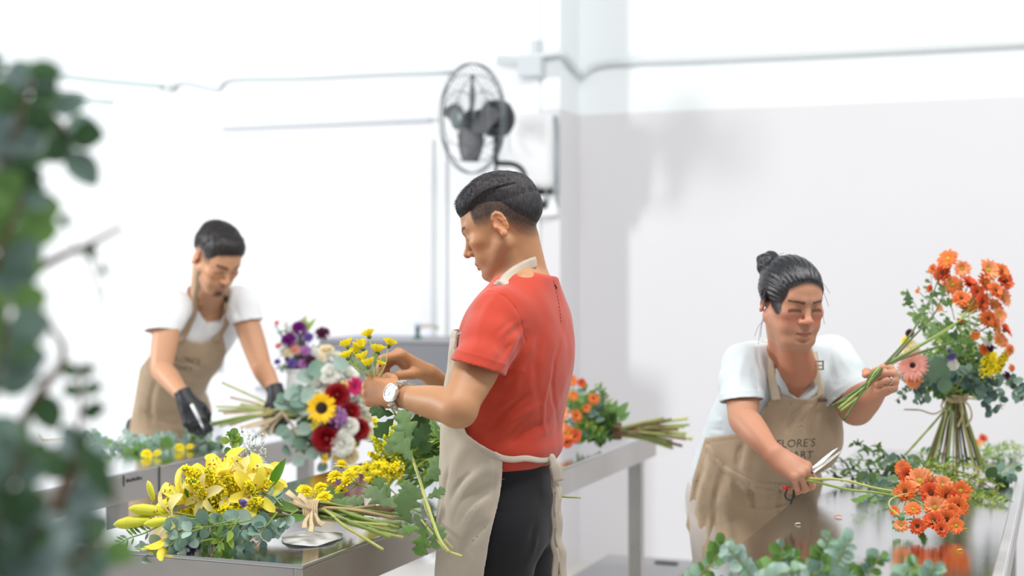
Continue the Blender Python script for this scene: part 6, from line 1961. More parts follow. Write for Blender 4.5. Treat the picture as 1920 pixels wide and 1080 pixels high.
# ---------- white paper under it
g = surf(583, 1012); mb = MB(); V = []; Fc = []; n = 26
rp = random.Random(4)
for i in range(n):
    w = 2*math.pi*i/n; rr = 1+.10*math.sin(3*w)+rp.uniform(-.05, .05); p = surf(583, 1012)+np.array([.068*math.cos(w)*rr, .085*math.sin(w)*rr, 0]); V.append(p+[0, 0, .002+.004*abs(math.sin(w*2.5))])
for i in range(n): V.append(V[i]+(surf(583, 1012)-V[i])*.5+[0, 0, .005+.002*math.sin(i*2.1)])
V.append(surf(583, 1012)+[0, 0, .006])
for i in range(n): j = (i+1) % n; Fc += [(i, j, n+j, n+i), (n+i, n+j, 2*n)]
V = np.array(V); mb.add(V, Fc); o = mb.build('paper_scrap', M_paper); tag(o, 'crumpled white paper scrap on the steel table under the lily bouquet tie', 'paper'); s_ = o.modifiers.new('s', 'SOLIDIFY'); s_.thickness = .001

# ---------- loose yellow chrysanthemum sprays beside it
def mum_spray(label, flowers, leaves, pts, R=.020, protos=YP_, fdir=(-.3, -.2, .9), lsz=.06, lm=None, seed=0, group=None, sr=.0022, sm=None):
    group = group or 'loose chrysanthemum sprays on the middle table'
    S = [P(*q) for q in pts]; root = root_at('chrysanthemum_spray', (S[0][0], S[0][1], min(TZ, S[0][2])) if S[0][2] > TZ-.02 else S[0], label, 'flower', group)
    rr = random.Random(seed)
    stem(root, S, [sr, sr*.8], sm or G_stem, seed=seed)
    Sp = spline(S, 12)
    for i, (px, py, d) in enumerate(flowers):
        c = P(px, py, d); dr = np.array(fdir)+np.array([rr.gauss(0, .3), rr.gauss(0, .25), rr.gauss(0, .15)]); dr /= np.linalg.norm(dr)
        add_flower(root, protos[i % len(protos)], c, dr, R*rr.uniform(.85, 1.12), 'flower')
        q = Sp[np.argmin(np.linalg.norm(Sp-c, axis=1)+.0*Sp[:, 0])]; q = Sp[max(0, int(np.argmin(np.linalg.norm(Sp-c, axis=1)))-6)]
        mb = MB(); mb.tube(spline([q, (q+c)/2-np.array([0, 0, .006]), c-dr*R*.28], 4), sr*.5, 5); part(root, mb, 'flower_stalk', sm or G_stem)
    for i, (px, py, d, dx, dy, L) in enumerate(leaves):
        c = P(px, py, d); v = P(px+dx, py+dy, d)-c; v /= np.linalg.norm(v); v[1] += rr.uniform(-.25, .25)
        mb = MB(); leaf_lobed(mb, c, v, (rr.uniform(-.3, .3), -1, rr.uniform(.2, .9)), L, L*.72, 0, seed=seed*9+i, bend=rr.uniform(-.1, .5)); part(root, mb, 'leaf', (lm or [G_mum])[i % len(lm or [1])])
    return root
LM = [G_mum, leafm('pale chrysanthemum leaf', rgb(146, 172, 128), .3, .6), G_mum]
mum_spray('yellow chrysanthemum spray lying with five blooms clustered behind the bouquet stems', [(640, 872, 3.42), (664, 884, 3.40), (628, 893, 3.40), (650, 905, 3.38), (640, 918, 3.38), (655, 890, 3.38)], [(675, 925, 3.40, 40, 0, .075), (700, 935, 3.38, 55, 15, .085), (650, 935, 3.42, -30, -15, .055)], [(790, 962, 3.42), (740, 940, 3.44), (690, 915, 3.44), (655, 905, 3.43)], lm=LM, seed=1, R=.019)
mum_spray('yellow chrysanthemum spray nearest the raffia tie with three small blooms', [(572, 920, 3.34), (600, 914, 3.36), (590, 946, 3.28), (607, 933, 3.3)], [(620, 938, 3.3, 45, 12, .060), (640, 945, 3.3, 40, -8, .055)], [(720, 962, 3.35), (670, 950, 3.36), (630, 942, 3.34), (600, 932, 3.32)], lm=LM, seed=2, R=.018)
mum_spray('leafy chrysanthemum spray with pale lobed leaves spread over the bouquet stems', [(688, 880, 3.52), (705, 893, 3.5), (693, 905, 3.5)], [(745, 975, 3.22, 30, -50, .085), (738, 955, 3.26, -50, -40, .080), (768, 985, 3.20, -12, -50, .075), (722, 950, 3.3, -10, -45, .07), (775, 960, 3.22, 20, 40, .055), (700, 965, 3.28, -60, -35, .075), (765, 950, 3.3, -5, -45, .06)], [(842, 1018, 3.16), (800, 985, 3.22), (760, 945, 3.32), (710, 895, 3.46)], lm=LM, seed=3, R=.017, protos=YD_)
mum_spray('cut chrysanthemum stem with drooping leaves hanging over the table edge', [], [(800, 985, 3.02, -15, 55, .065), (812, 975, 3.02, 25, 40, .045), (790, 990, 3.0, -40, 5, .045), (820, 985, 3.02, -5, 35, .05)], [(866, 1043, 2.98), (835, 1030, 3.0), (812, 1003, 3.03), (790, 975, 3.08)], lm=[G_mid, G_mum], seed=4, sm=G_stem2, sr=.0026)
mum_spray('pale green stem with side shoots lying behind the drooping leaves', [], [(810, 905, 3.42, 30, -25, .060), (825, 930, 3.38, 20, -40, .065), (815, 955, 3.3, 45, 0, .055), (800, 895, 3.45, 25, -40, .06), (800, 960, 3.25, 30, 25, .05)], [(848, 1028, 3.04), (825, 1000, 3.1), (800, 960, 3.22), (790, 920, 3.35)], lm=[G_mid, G_mum], seed=5, sm=G_stem2, sr=.0024)
# small trimmed stems between them
for i, (a, b) in enumerate([((590, 903), (690, 925)), ((660, 868), (740, 915)), ((735, 918), (780, 918))]):
    pass

# ---------- goldenrod bunch behind them
def goldenrod_bunch():
    c = P(760, 880, 3.72); root = root_at('goldenrod_bunch', (c[0], c[1], TZ), 'bunch of fresh goldenrod with yellow plumes and narrow leaves on the middle table', 'flowers')
    rr = random.Random(8)
    for i in range(26):
        y0 = 830+rr.uniform(-28, 80); x0 = 850+rr.uniform(-15, 30); d = 3.72+rr.uniform(-.10, .12)
        x1 = rr.uniform(690, 790); y1 = y0+rr.uniform(-25, 18)
        z0 = P(x0, y0, d); z1 = P(x1, y1, d)
        if z0[2] < TZ+.01: z0[2] = TZ+.01
        if z1[2] < TZ+.02: z1[2] = TZ+.02
        mb = sprig([z0, (z0+z1)/2+[0, 0, .01], z1], 'narrow', .052, [G_stem, G_mid, G_lime, G_dark], 10, seed=200+i, r0=.0022, facing=(0, -.6, .8), spread=.55); part(root, mb, 'leafy_stem', [G_stem, G_mid, G_lime, G_dark])
    for i, (a, b, c_, k) in enumerate([((760, 830), (725, 815), (700, 785), 1), ((770, 850), (720, 850), (700, 815), 1), ((760, 870), (720, 865), (690, 850), 0), ((750, 880), (710, 875), (680, 872), 0), ((760, 845), (735, 835), (715, 800), 1), ((740, 890), (705, 885), (672, 880), 0), ((730, 905), (705, 898), (685, 893), 0), ((780, 830), (750, 815), (735, 795), 1), ((765, 860), (735, 850), (720, 830), 0), ((800, 815), (780, 800), (765, 790), 1), ((755, 870), (730, 878), (700, 868), 0), ((760, 885), (735, 885), (712, 860), 0)]):
        d = 3.62+.02*(i % 5); mb = plume([P(*a, d), P(*b, d), P(*c_, d-.02)], .024, 300, .0032, 1, seed=60+i); part(root, mb, 'goldenrod_plume', [G_lime, P_gold2 if k else P_gold], smooth=False)
goldenrod_bunch()

# ---------- the spray in the standing man's hands
def held_spray():
    base = P(842, 1036, 2.93); root = root_at('chrysanthemum_spray', base, 'yellow chrysanthemum spray held upright in the fists of the man in the red shirt', 'flower')
    main = [base, P(824, 1010, 2.94), P(806, 960, 2.97), P(787, 900, 3.02), P(770, 850, 3.07), P(752, 800, 3.13), P(738, 770, 3.16), P(716, 725, 3.165), P(703, 700, 3.16)]
    stem(root, main, [.0036, .0026], G_stem2, seed=3)
    node = P(703, 700, 3.16)
    fl = [(692, 628, 3.12), (652, 647, 3.09), (680, 650, 3.08), (652, 668, 3.06), (680, 671, 3.05), (690, 684, 3.05), (729, 645, 3.13), (708, 658, 3.10), (668, 661, 3.09), (713, 682, 3.08)]
    for i, (px, py, d) in enumerate(fl):
        c = P(px, py+3, d+.05); dr = np.array([(-.35 if px < 700 else .1)+R_.gauss(0, .15), .25+R_.gauss(0, .15), 1.0]); dr /= np.linalg.norm(dr); R = .0215*(.62 if i == 9 else 1)*R_.uniform(.9, 1.08)
        add_flower(root, YD_[i % 3], c, dr, R, 'flower')
        s0 = node+np.array([(px-690)*.0002, 0, -.01]); stem(root, [s0, (s0+c)/2+np.array([.004*(-1)**i, 0, -.006]), c-dr*R*.25], [.0018, .0013], mat('pale stalk', rgb(176, 190, 130), .5) if i == 0 else bpy.data.materials['pale stalk'], name='flower_stalk', seed=i)
    for px, py, dx, dy, L in [(702, 690, 4, -40, .032), (698, 690, -16, -28, .026), (712, 690, 10, -30, .026), (690, 695, -22, -10, .022)]:
        c = P(px, py, 3.14); v = P(px+dx, py+dy, 3.13)-c; mb = MB(); leaf_lobed(mb, c, v, (0, -1, .2), L, L*.5, 0, seed=int(px)); part(root, mb, 'leaf', G_mum)
    for i, (px, py, d, dx, dy, L, m_) in enumerate([(742, 778, 3.12, -35, -8, .058, 0), (742, 782, 3.11, -30, 25, .060, 0), (752, 798, 3.10, 35, -10, .062, 0), (755, 805, 3.09, -28, 40, .062, 1), (768, 795, 3.12, 30, 45, .075, 0), (770, 845, 3.0, -10, -50, .085, 1), (768, 842, 3.0, 28, -35, .065, 0), (776, 868, 2.99, -25, -38, .075, 1), (740, 775, 3.06, 20, 30, .05, 0), (790, 905, 3.0, 28, -22, .05, 1), (798, 935, 2.98, 38, -18, .045, 1)]):
        c = P(px, py, d); v = P(px+dx, py+dy, d-.01)-c; v /= np.linalg.norm(v); mb = MB(); leaf_lobed(mb, c, v, (R_.uniform(-.4, .4), -1, R_.uniform(-.1, .5)), L, L*.62, 0, seed=i+50, bend=R_.uniform(.0, .6)); part(root, mb, 'leaf', [G_dark, G_mum][m_])
held_spray()
for pts, lab in (([(1038, 929, 3.34), (1062, 932, 3.33), (1089, 933, 3.32)], 'short green stem tucked behind the standing man\'s apron ties'),):
    mb = MB(); mb.tube(spline([P(*q) for q in pts], 4), .0022, 6); o = mb.build('cut_stem', G_stem2); tag(o, lab, 'stem')

# ---------- sunflower bouquet of the left man
def sun_bouquet():
    c0 = P(555, 790, 4.98); root = root_at('bouquet', (c0[0], c0[1], TZ), 'large mixed bouquet with a sunflower and red roses held by the gloved man', 'bouquet')
    D = 4.88
    add_flower(root, sunflower_parts(1.0), P(603, 765, 4.74), (-.05, -1, .12), .052, 'sunflower')
    def ros(px, py, d, r, k, dr=(0, -1, .2)): add_flower(root, ROSE[k], P(px, py, d), np.array(dr)+np.array([R_.gauss(0, .15), 0, R_.gauss(0, .15)]), r*d/F*1.25, 'rose')
    for q in [(632, 742, 4.78, 15, 'red'), (612, 823, 4.76, 17, 'red', (0, -1, -.1)), (673, 806, 4.80, 13, 'red', (.4, -1, 0)), (658, 772, 4.80, 12, 'red', (.3, -1, 0)), (640, 832, 4.76, 15, 'white'), (618, 700, 4.82, 13, 'white', (0, -.8, .6)), (652, 702, 4.86, 13, 'white', (.2, -.7, .7)), (688, 768, 4.86, 15, 'cream', (.6, -1, .1)), (690, 812, 4.86, 9, 'cream', (.5, -1, 0)), (655, 800, 4.77, 11, 'white'), (655, 856, 4.80, 11, 'cream', (.2, -1, -.4)), (618, 795, 4.76, 8, 'plum'), (632, 668, 4.92, 9, 'white', (0, -.5, 1)), (612, 655, 4.92, 9, 'cream', (-.1, -.5, 1)), (682, 738, 4.88, 12, 'cream', (.5, -.8, .3)), (597, 720, 4.84, 14, 'white', (-.2, -.8, .5)), (640, 762, 4.80, 9, 'plum')]: ros(*q)
    add_flower(root, gerbera_parts(1.0, P_mag, P_plum), P(665, 724, 4.80), (.75, -.75, .1), .036, 'gerbera')
    for i, (px, py, k) in enumerate([(647, 722, 0), (660, 834, 0), (630, 853, 0), (612, 858, 0), (592, 795, 1)]):
        add_flower(root, lily_parts(1.0, .7, P_sun if k == 0 else P_lily, seed=9+i), P(px, py+3, 4.80), (R_.gauss(0, .3), -1, .3), .018, 'small_yellow_flower')
    for i, (a, b) in enumerate([((640, 800), (635, 762)), ((648, 795), (642, 768)), ((632, 800), (628, 775)), ((622, 790), (616, 780))]):
        mb = plume([P(*a, 4.77), P(*b, 4.75)], .020, 130, .0052, 1, seed=80+i); part(root, mb, 'stock_spike', [G_mid, P_lil], smooth=False)
    rr = random.Random(12)
    for i in range(30):
        px = 612+rr.uniform(-62, 78); py = 765+rr.uniform(-90, 95); d = 4.86+rr.uniform(-.02, .10)
        e = P(px, py, d); s0 = P(575, 775, 4.96)
        kind = ['round', 'oval', 'round'][i % 3]; ms_ = [[G_stem, G_euc, G_euc2], [G_stem, G_dark, G_mid], [G_stem, G_euc, G_dark]][i % 3]
        mb = sprig([s0, (s0+e)/2+rnd_dir(rr)*.01, e], kind, .046, ms_, 7, seed=300+i, start=.45, facing=(0, -1, .3)); part(root, mb, 'eucalyptus_sprig' if kind == 'round' else 'leaf_sprig', ms_)
    for i, (px, py, L) in enumerate([(585, 730, .075), (560, 745, .065), (575, 762, .06), (590, 795, .06), (570, 800, .055), (600, 690, .07), (640, 690, .06), (560, 838, .05), (585, 852, .05), (605, 862, .045), (575, 705, .06), (545, 775, .05), (530, 758, .055), (528, 805, .055), (540, 825, .06), (530, 848, .05), (555, 862, .045), (522, 742, .04), (548, 735, .06), (600, 872, .04)]):
        c = P(px, py, 4.80); mb = MB(); leaf_round(mb, c+np.array([.02, .03, 0]), (-.5+rr.uniform(-.4, .4), -.4, rr.uniform(-.6, .6)), (0, -1, .3), L, L*.9, 0, cup=.2); part(root, mb, 'eucalyptus_leaf', [G_euc2, G_euc][i % 2])
    for i, (px, py) in enumerate([(660, 665), (650, 680), (675, 690), (668, 655)]):
        mb = sprig([P(640, 710, 4.96), P((640+px)/2, (700+py)/2, 4.98), P(px, py, 5.0)], 'oval', .05, [G_stem, G_lime, G_mid], 5, seed=400+i); part(root, mb, 'leaf_sprig', [G_stem, G_lime, G_mid])
    for i in range(9):
        mb = plume([P(640+rr.uniform(-20, 40), 780+rr.uniform(-80, 60), 4.84), P(655+rr.uniform(-30, 45), 770+rr.uniform(-80, 80), 4.82)], .018, 60, .0045, 1, seed=500+i); part(root, mb, 'white_filler', [G_euc, P_whi], smooth=False)
    # stems fanning out to the left, held at the glove
    for i, (px, py, d, m_) in enumerate([(416, 717, 4.98, G_stem2), (432, 745, 4.98, G_straw), (404, 762, 4.95, G_stem2), (418, 775, 4.92, G_straw), (396, 793, 4.88, G_stem), (390, 799, 4.86, G_stemd), (420, 788, 4.9, G_stem2), (440, 770, 4.94, G_stem), (430, 797, 4.86, G_straw), (408, 770, 4.92, G_stem), (445, 785, 4.9, G_stem2), (450, 758, 4.96, G_stem2), (412, 799, 4.84, G_stem)]):
        h = P(530, 772, 4.94); e = P(px, py, d); stem(root, [P(585, 775, 4.94), jit(h, .008), (h+e)/2+np.array([0, 0, .004]), e], .0042, m_, seed=i)
    for i in range(9):
        a = P(530, 768+rr.uniform(0, 16), 4.90); b = P(495+rr.uniform(-10, 20), 790+rr.uniform(-8, 20), 4.87); c = P(470+rr.uniform(-20, 40), 805+rr.uniform(-8, 20), 4.86);
        if i % 3 == 0: c = P(560, 818, 4.84); b = P(550, 800, 4.86)
        sp = spline([a, b, c], 6); V, Fc = ribbon(sp, np.tile([0, -1, .4], (len(sp), 1)), .009, .0012); mb = MB(); mb.add(V, Fc); part(root, mb, 'raffia_tail', G_raffia)
sun_bouquet()

# ---------- purple bouquet in a white vase behind it
def purple_bouquet():
    d0 = 5.36; b = P(570, 810, d0); b[2] = TZ
    vase = root_at('vase', b, 'round white vase on the left table behind the sunflower bouquet', 'vase')
    mb = MB(); M4 = np.eye(4); M4[:3, 3] = b
    mb.lathe([(.048, 0), (.062, .02), (.072, .10), (.068, .17), (.064, .21), (.066, .232), (.062, .232), (.060, .21), (.055, .02), (.001, .012)], 28, M=M4); part(vase, mb, 'vase_body', mat('white ceramic', rgb(238, 242, 243), .35))
    mb = MB(); M4 = M4.copy(); M4[2, 3] += .228; mb.lathe([(.060, -.004), (.070, 0), (.070, .006), (.060, .008)], 28, M=M4); part(vase, mb, 'rim', bpy.data.materials['white ceramic'])
    root = root_at('bouquet', (b[0], b[1], TZ+.1), 'purple and plum bouquet standing in the white vase behind the sunflower bouquet', 'bouquet')
    rr = random.Random(21); neck = b+np.array([0, 0, .215])
    items = [(560, 613, 12, 'pur'), (541, 636, 13, 'pur'), (605, 624, 12, 'plum'), (583, 677, 12, 'plum'), (573, 657, 10, 'lil'), (570, 682, 10, 'lil'), (553, 655, 9, 'pinkl'), (540, 660, 9, 'cream'), (578, 632, 9, 'vio'), (548, 680, 9, 'vio'), (592, 660, 8, 'whi'), (603, 672, 9, 'cream'), (522, 648, 6, 'pinkl'), (519, 605, 5, 'peach'), (520, 678, 6, 'vio')]
    mm = {'pur': P_pur, 'plum': P_plum, 'lil': P_lil, 'pinkl': P_pink, 'cream': P_cream, 'vio': P_vio, 'whi': P_whi, 'peach': P_pink}
    for i, (px, py, r, k) in enumerate(items):
        c = P(px, py, d0-.05); add_flower(root, pom_parts(1.0, mm[k], seed=i, layers=5, N=14), c, (c[0]-b[0], -.6, .5), r*d0/F*1.1, 'flower')
        mb = MB(); mb.tube(spline([neck-[0, 0, .12], neck, c+[0, .01, -.02]], 4), .002, 5); part(root, mb, 'stem', G_stemd)
    for i in range(24):
        px = 563+rr.uniform(-50, 45); py = 650+rr.uniform(-48, 42); e = P(px, py, d0+rr.uniform(-.05, .06))
        if i % 2: mb = plume([neck-[0, 0, .03], (neck+e)/2, e], .028, 110, .0042, 1, seed=600+i); part(root, mb, 'filler_flower', [G_euc, [P_whi, P_lil, P_whi][i % 3]], smooth=False)
        else: ms_ = [G_stem, [G_mid, G_euc2, G_dark][i//2 % 3], G_euc]; mb = sprig([neck-[0, 0, .03], (neck+e)/2, e], 'oval', .04, ms_, 6, seed=620+i, start=.4); part(root, mb, 'leaf_sprig', ms_)
    for i, (px, py) in enumerate([(565, 597), (577, 603), (590, 598), (572, 592)]):
        c = P(568, 628, d0); v = P(px, py, d0)-c; mb = MB(); leaf_oval(mb, c, v, (0, -1, 0), np.linalg.norm(v)*1.1, .018, 0); part(root, mb, 'lime_leaf', G_lime)
purple_bouquet()

# ---------- greenery on the left table
EU = [[G_stem, G_euc, G_euc2], [G_stem, G_euc2, G_euc2], [G_stem, G_euc, G_mid]]
spots = [([(200, 845), (180, 830), (175, 820), (170, 812)], 'behind the foreground leaves'), ([(300, 845), (250, 838), (210, 832), (185, 828)], 'reaching left'), ([(330, 850), (280, 846), (240, 848), (200, 852)], 'closest to the steel edge'), ([(350, 842), (300, 832), (260, 826), (230, 815)], 'tallest of the pile'), ([(400, 840), (360, 830), (320, 824), (290, 818)], 'in front of the tan apron'), ([(420, 838), (390, 828), (370, 820), (350, 812)], 'nearest the black glove')]
for i, (pts, txt) in enumerate(spots):
    q = [surf(x, max(y, 822)) if j == 0 else P(x, y, surf(pts[0][0], max(pts[0][1], 822))[1]+.02*j) for j, (x, y) in enumerate(pts)]
    for k in range(len(q)): q[k][2] = max(q[k][2], TZ+.015)
    mb = sprig(q, ['round', 'oval', 'round'][i % 3], .040, EU[i % 3], 15, seed=700+i, start=.02, facing=(0, -.7, .7)); o = mb.build('eucalyptus_branch', EU[i % 3]); tag(o, 'grey green eucalyptus branch on the left table, '+txt, 'branch', 'eucalyptus branches on the left table')
q = [surf(55, 832)+[0, .1, .02], P(80, 826, 4.72), P(110, 824, 4.75), P(135, 822, 4.78)]
mb = sprig(q, 'narrow', .022, [G_straw, mat('ochre twig leaf', rgb(170, 140, 70), .6), G_olive], 5, seed=33, r0=.003, r1=.0015, pair=False); o = mb.build('dry_twig', [G_straw, bpy.data.materials['ochre twig leaf'], G_olive]); tag(o, 'dry brown twig lying at the far left of the left table', 'twig')
for i, (px, py, lab) in enumerate([(275, 858, 'left of the two small yellow blooms near the left table edge'), (336, 846, 'right of the two small yellow blooms near the left table edge')]):
    c = surf(px, py)+[0, 0, .012]; root = root_at('flower_head', (c[0], c[1], TZ), lab, 'flower', 'small yellow blooms on the left table'); add_flower(root, YP_[i], c, (.2, -.5, 1), .018, 'bloom')
    add_flower(root, YP_[1-i], c+[.03, .02, 0], (-.3, -.4, 1), .014, 'bloom')
# gypsophila and a leafy sprig between the tables
def airy(label, pts, n, seed, d):
    rr = random.Random(seed); base = P(*pts[0], d); root = root_at('gypsophila', (base[0], base[1], max(TZ, base[2]-.01)), label, 'flower')
    for i in range(n):
        e = P(*pts[1+i % (len(pts)-1)], d); e = jit(e, .012); e[2] = max(e[2], TZ+.01); st = [base, (base+e)/2+rnd_dir(rr)*.008, e]
        mb = plume(st, .016, 20, .0035, 1, seed=seed*10+i, stem_r=.0009); part(root, mb, 'flower_spray', [G_euc, P_whi], smooth=False)
airy('faint gypsophila sprig beside the raffia on the left table', [(500, 812), (490, 800), (505, 796), (515, 803), (480, 806)], 10, 4, 4.9)
# ---------- orange bouquet lying on the middle table behind the man
def orange_bouquet():
    c = surf(1130, 850); root = root_at('bouquet', (c[0], c[1], TZ), 'leafy bouquet with small orange flowers lying on the middle table behind the man', 'bouquet')
    rr = random.Random(31); D = 4.75; tie = P(1150, 808, D)
    for i in range(26):
        e = P(rr.uniform(1035, 1120), rr.uniform(715, 825), D+rr.uniform(-.12, .1)); k = ['oval', 'oval', 'round', 'narrow'][i % 4]; ms_ = [[G_stem, G_mid, G_lime], [G_stem, G_dark, G_mid], [G_stem, G_euc, G_mid], [G_stem, G_olive, G_mid]][i % 4]
        mb = sprig([tie, (tie+e)/2, e], k, .042, ms_, 10, seed=800+i, start=.1, facing=(0, -1, .5)); part(root, mb, 'leaf_sprig', ms_)
    for i, (px, py, r) in enumerate([(1070, 714, 10), (1090, 718, 8), (1056, 775, 11), (1080, 780, 10), (1065, 812, 12), (1078, 818, 12), (1054, 800, 11), (1113, 748, 9), (1048, 750, 10), (1062, 830, 10), (1048, 822, 11), (1100, 765, 7), (1075, 742, 8)]):
        add_flower(root, OD[i % 4], P(px, py, D-.10), (rr.gauss(0, .4), -1, .3), r*D/F*1.15, 'flower')
    for px, py, dx, dy, L in [(1140, 785, 20, -40, .07), (1150, 785, 35, -38, .075), (1125, 780, 5, -38, .065), (1160, 790, 30, -25, .05), (1135, 790, -10, -45, .06)]:
        c_ = P(px, py, D); v = P(px+dx, py+dy, D)-c_; mb = MB(); leaf_oval(mb, c_, v, (.3, -1, .3), L, L*.42, 0, bend=.1); part(root, mb, 'broad_leaf', leafm('fresh green broad leaf', rgb(116, 156, 88), .3) if 'fresh green broad leaf' not in bpy.data.materials else bpy.data.materials['fresh green broad leaf'])
    for i in range(22):
        px = rr.uniform(1235, 1305); t = i/21; py = 783+62*t+rr.uniform(-3, 3); e = P(px, py, D+.02+rr.uniform(-.05, .05)); e[2] = max(e[2], TZ+.004)
        if py > 835: e = P(px, py, 4.83); e[2] = max(e[2], TZ)
        stem(root, [tie+[-.05, 0, 0], jit(tie, .008), (tie+e)/2+[0, 0, .003], e], rr.uniform(.003, .0055), [G_stem, G_stem2, G_stemd, G_twig, G_stem2][i % 5], seed=i)
    mb = MB()
    for k in range(5): mb.tube([tie+np.array([.006*k, .03*math.cos(w), .028*math.sin(w)]) for w in np.linspace(0, 2*math.pi, 17)], .003, 5, cap=False)
    part(root, mb, 'string_tie', G_twig)
orange_bouquet()
mb = MB(); mb.tube([surf(1035, 884)+[0, 0, .004], surf(1062, 878)+[0, 0, .004]], .003, 6); o = mb.build('cut_stem', G_stem2); tag(o, 'yellow green stem offcut lying on the middle table edge behind the man', 'stem')
# ------------------------------------------------------------------ right table
def tall_bouquet():
    d0 = 4.16; b = P(1790, 868, d0); b[2] = TZ
    root = root_at('bouquet', b, 'tall hand-tied bouquet standing on its stems on the right table, with a pink gerbera', 'bouquet')
    tie = P(1790, 745, d0); rr = random.Random(41)
    for i in range(26):
        w = 2*math.pi*i/26+rr.uniform(-.1, .1); f = tie+np.array([.014*math.cos(w), .014*math.sin(w), 0]); e = b+np.array([.085*math.cos(w), .07*math.sin(w), .002+rr.uniform(0, .03)])
        up = P(1790+rr.uniform(-60, 60), 700, d0+rr.uniform(-.05, .05))
        stem(root, [e, (e*.35+f*.65)+[0, 0, 0], f, up], rr.uniform(.0022, .0042), [G_stem, G_twig, G_stemd, G_stem2, G_twig, G_stem][i % 6], seed=i)
    stem(root, [P(1697, 853, 3.98), P(1725, 822, 4.03), P(1757, 786, 4.1), tie], .003, G_stem, seed=91)
    stem(root, [P(1695, 768, 4.1), P(1725, 769, 4.12), P(1756, 775, 4.14), tie], .0022, G_straw, seed=92)
    mb = MB()
    for k in range(6): mb.tube([tie+np.array([.034*math.cos(w)*1.1, .030*math.sin(w), .004*k+.012*math.sin(w)]) for w in np.linspace(0, 2*math.pi, 21)], .0022, 5, cap=False)
    part(root, mb, 'raffia_tie', G_raffia)
    for pts in ([(1795, 748), (1815, 758), (1822, 780), (1812, 800)], [(1780, 745), (1765, 760), (1775, 772)], [(1800, 745), (1805, 775), (1796, 800)], [(1790, 742), (1830, 748), (1850, 742)]):
        sp = spline([P(x, y, d0-.04) for x, y in pts], 6); V, Fc = ribbon(sp, np.tile([0, -1, .3], (len(sp), 1)), .006, .001); mb = MB(); mb.add(V, Fc); part(root, mb, 'raffia_tail', G_raffia)
    # dense leafy body
    for i in range(52):
        t = rr.random(); px = 1788+rr.uniform(-80, 82)*(.75+.25*t); py = 735-rr.uniform(0, 150); e = P(px, py, d0+rr.uniform(-.12, .10)); s0 = jit(tie, .01)
        kind, ms_ = [('oval', [G_stem, G_dark, G_mid]), ('oval', [G_stem, G_mid, G_lime]), ('narrow', [G_stem, G_dark, G_mid]), ('oval', [G_stem, G_dark, G_dark])][i % 4]
        mb = sprig([s0, (s0+e)/2+rnd_dir(rr)*.012, e], kind, .030, ms_, 11, seed=900+i, start=.3, facing=(0, -1, .4)); part(root, mb, 'leaf_sprig', ms_)
    for i, (pts, s, n) in enumerate([([(1790, 735), (1755, 715), (1730, 712), (1700, 722)], .030, 7), ([(1790, 730), (1765, 700), (1745, 690), (1735, 680)], .040, 6), ([(1795, 735), (1840, 715), (1865, 730), (1880, 768)], .034, 9), ([(1795, 735), (1850, 705), (1885, 720), (1915, 745)], .032, 9), ([(1790, 735), (1830, 720), (1850, 745), (1862, 775)], .032, 8), ([(1780, 735), (1770, 712), (1768, 690), (1770, 670)], .042, 6), ([(1760, 725), (1720, 725), (1700, 735), (1678, 752)], .022, 6), ([(1745, 715), (1715, 705), (1690, 700), (1672, 708)], .022, 6), ([(1790, 735), (1800, 715), (1812, 700), (1830, 695)], .036, 6), ([(1750, 730), (1735, 740), (1725, 748), (1715, 755)], .024, 4), ([(1880, 700), (1900, 715), (1915, 735), (1930, 760)], .024, 6)]):
        mb = sprig([P(x, y, d0-.10) for x, y in pts], 'round', s*1.1, [G_stem, G_euc, leafm('deep eucalyptus leaf', rgb(84, 112, 106), .15, .6) if i == 0 else bpy.data.materials['deep eucalyptus leaf']], n, seed=1000+i, facing=(0, -1, .2)); part(root, mb, 'eucalyptus_sprig', [G_stem, G_euc, bpy.data.materials['deep eucalyptus leaf']])
    for i, (px, py, L) in enumerate([(1762, 705, .078), (1740, 700, .05), (1772, 722, .045)]):
        c = P(px, py+14, d0-.14); mb = MB(); leaf_round(mb, c, (-.15, -.3, 1), (0, -1, .2), L, L*1.0, 0, cup=.15); part(root, mb, 'broad_leaf', leafm('broad sage leaf', rgb(118, 150, 120), .25) if i == 0 else bpy.data.materials['broad sage leaf'])
    add_flower(root, gerbera_parts(1.0, P_pink, P_suncore), P(1711, 685, d0-.18), (-.25, -1, .1), .046, 'gerbera')
    mb = MB()
    for px, py, r, m_, nm in [(1706, 655, 15, P_cream, 'peach_flower'), (1712, 712, 13, P_org3, 'peach_flower'), (1788, 684, 9, P_whi, 'white_flower'), (1783, 664, 9, P_vio, 'purple_flower'), (1853, 640, 9, P_whi, 'white_flower'), (1857, 652, 7, P_plum, 'plum_flower'), (1893, 655, 10, P_org3, 'peach_flower'), (1888, 704, 7, P_plum, 'plum_flower'), (1705, 625, 7, P_plum, 'plum_flower'), (1698, 640, 8, P_lily, 'yellow_flower'), (1845, 655, 9, P_org, 'orange_flower'), (1862, 668, 8, P_yel, 'yellow_flower'), (1897, 690, 7, P_org3, 'peach_flower')]:
        add_flower(root, pom_parts(1.0, m_, seed=int(px)), P(px, py, d0-.16), ((px-1790)*.01, -1, .3), r*d0/F*1.15, nm)
    for i, (a, b2) in enumerate([((1850, 705), (1868, 660)), ((1860, 705), (1885, 668)), ((1845, 695), (1855, 655)), ((1870, 690), (1895, 650)), ((1840, 700), (1875, 685))]):
        mb = plume([P(*a, d0-.13), P(*b2, d0-.14)], .020, 170, .0042, 1, seed=1100+i); part(root, mb, 'goldenrod_plume', [G_lime, P_gold], smooth=False)
tall_bouquet()

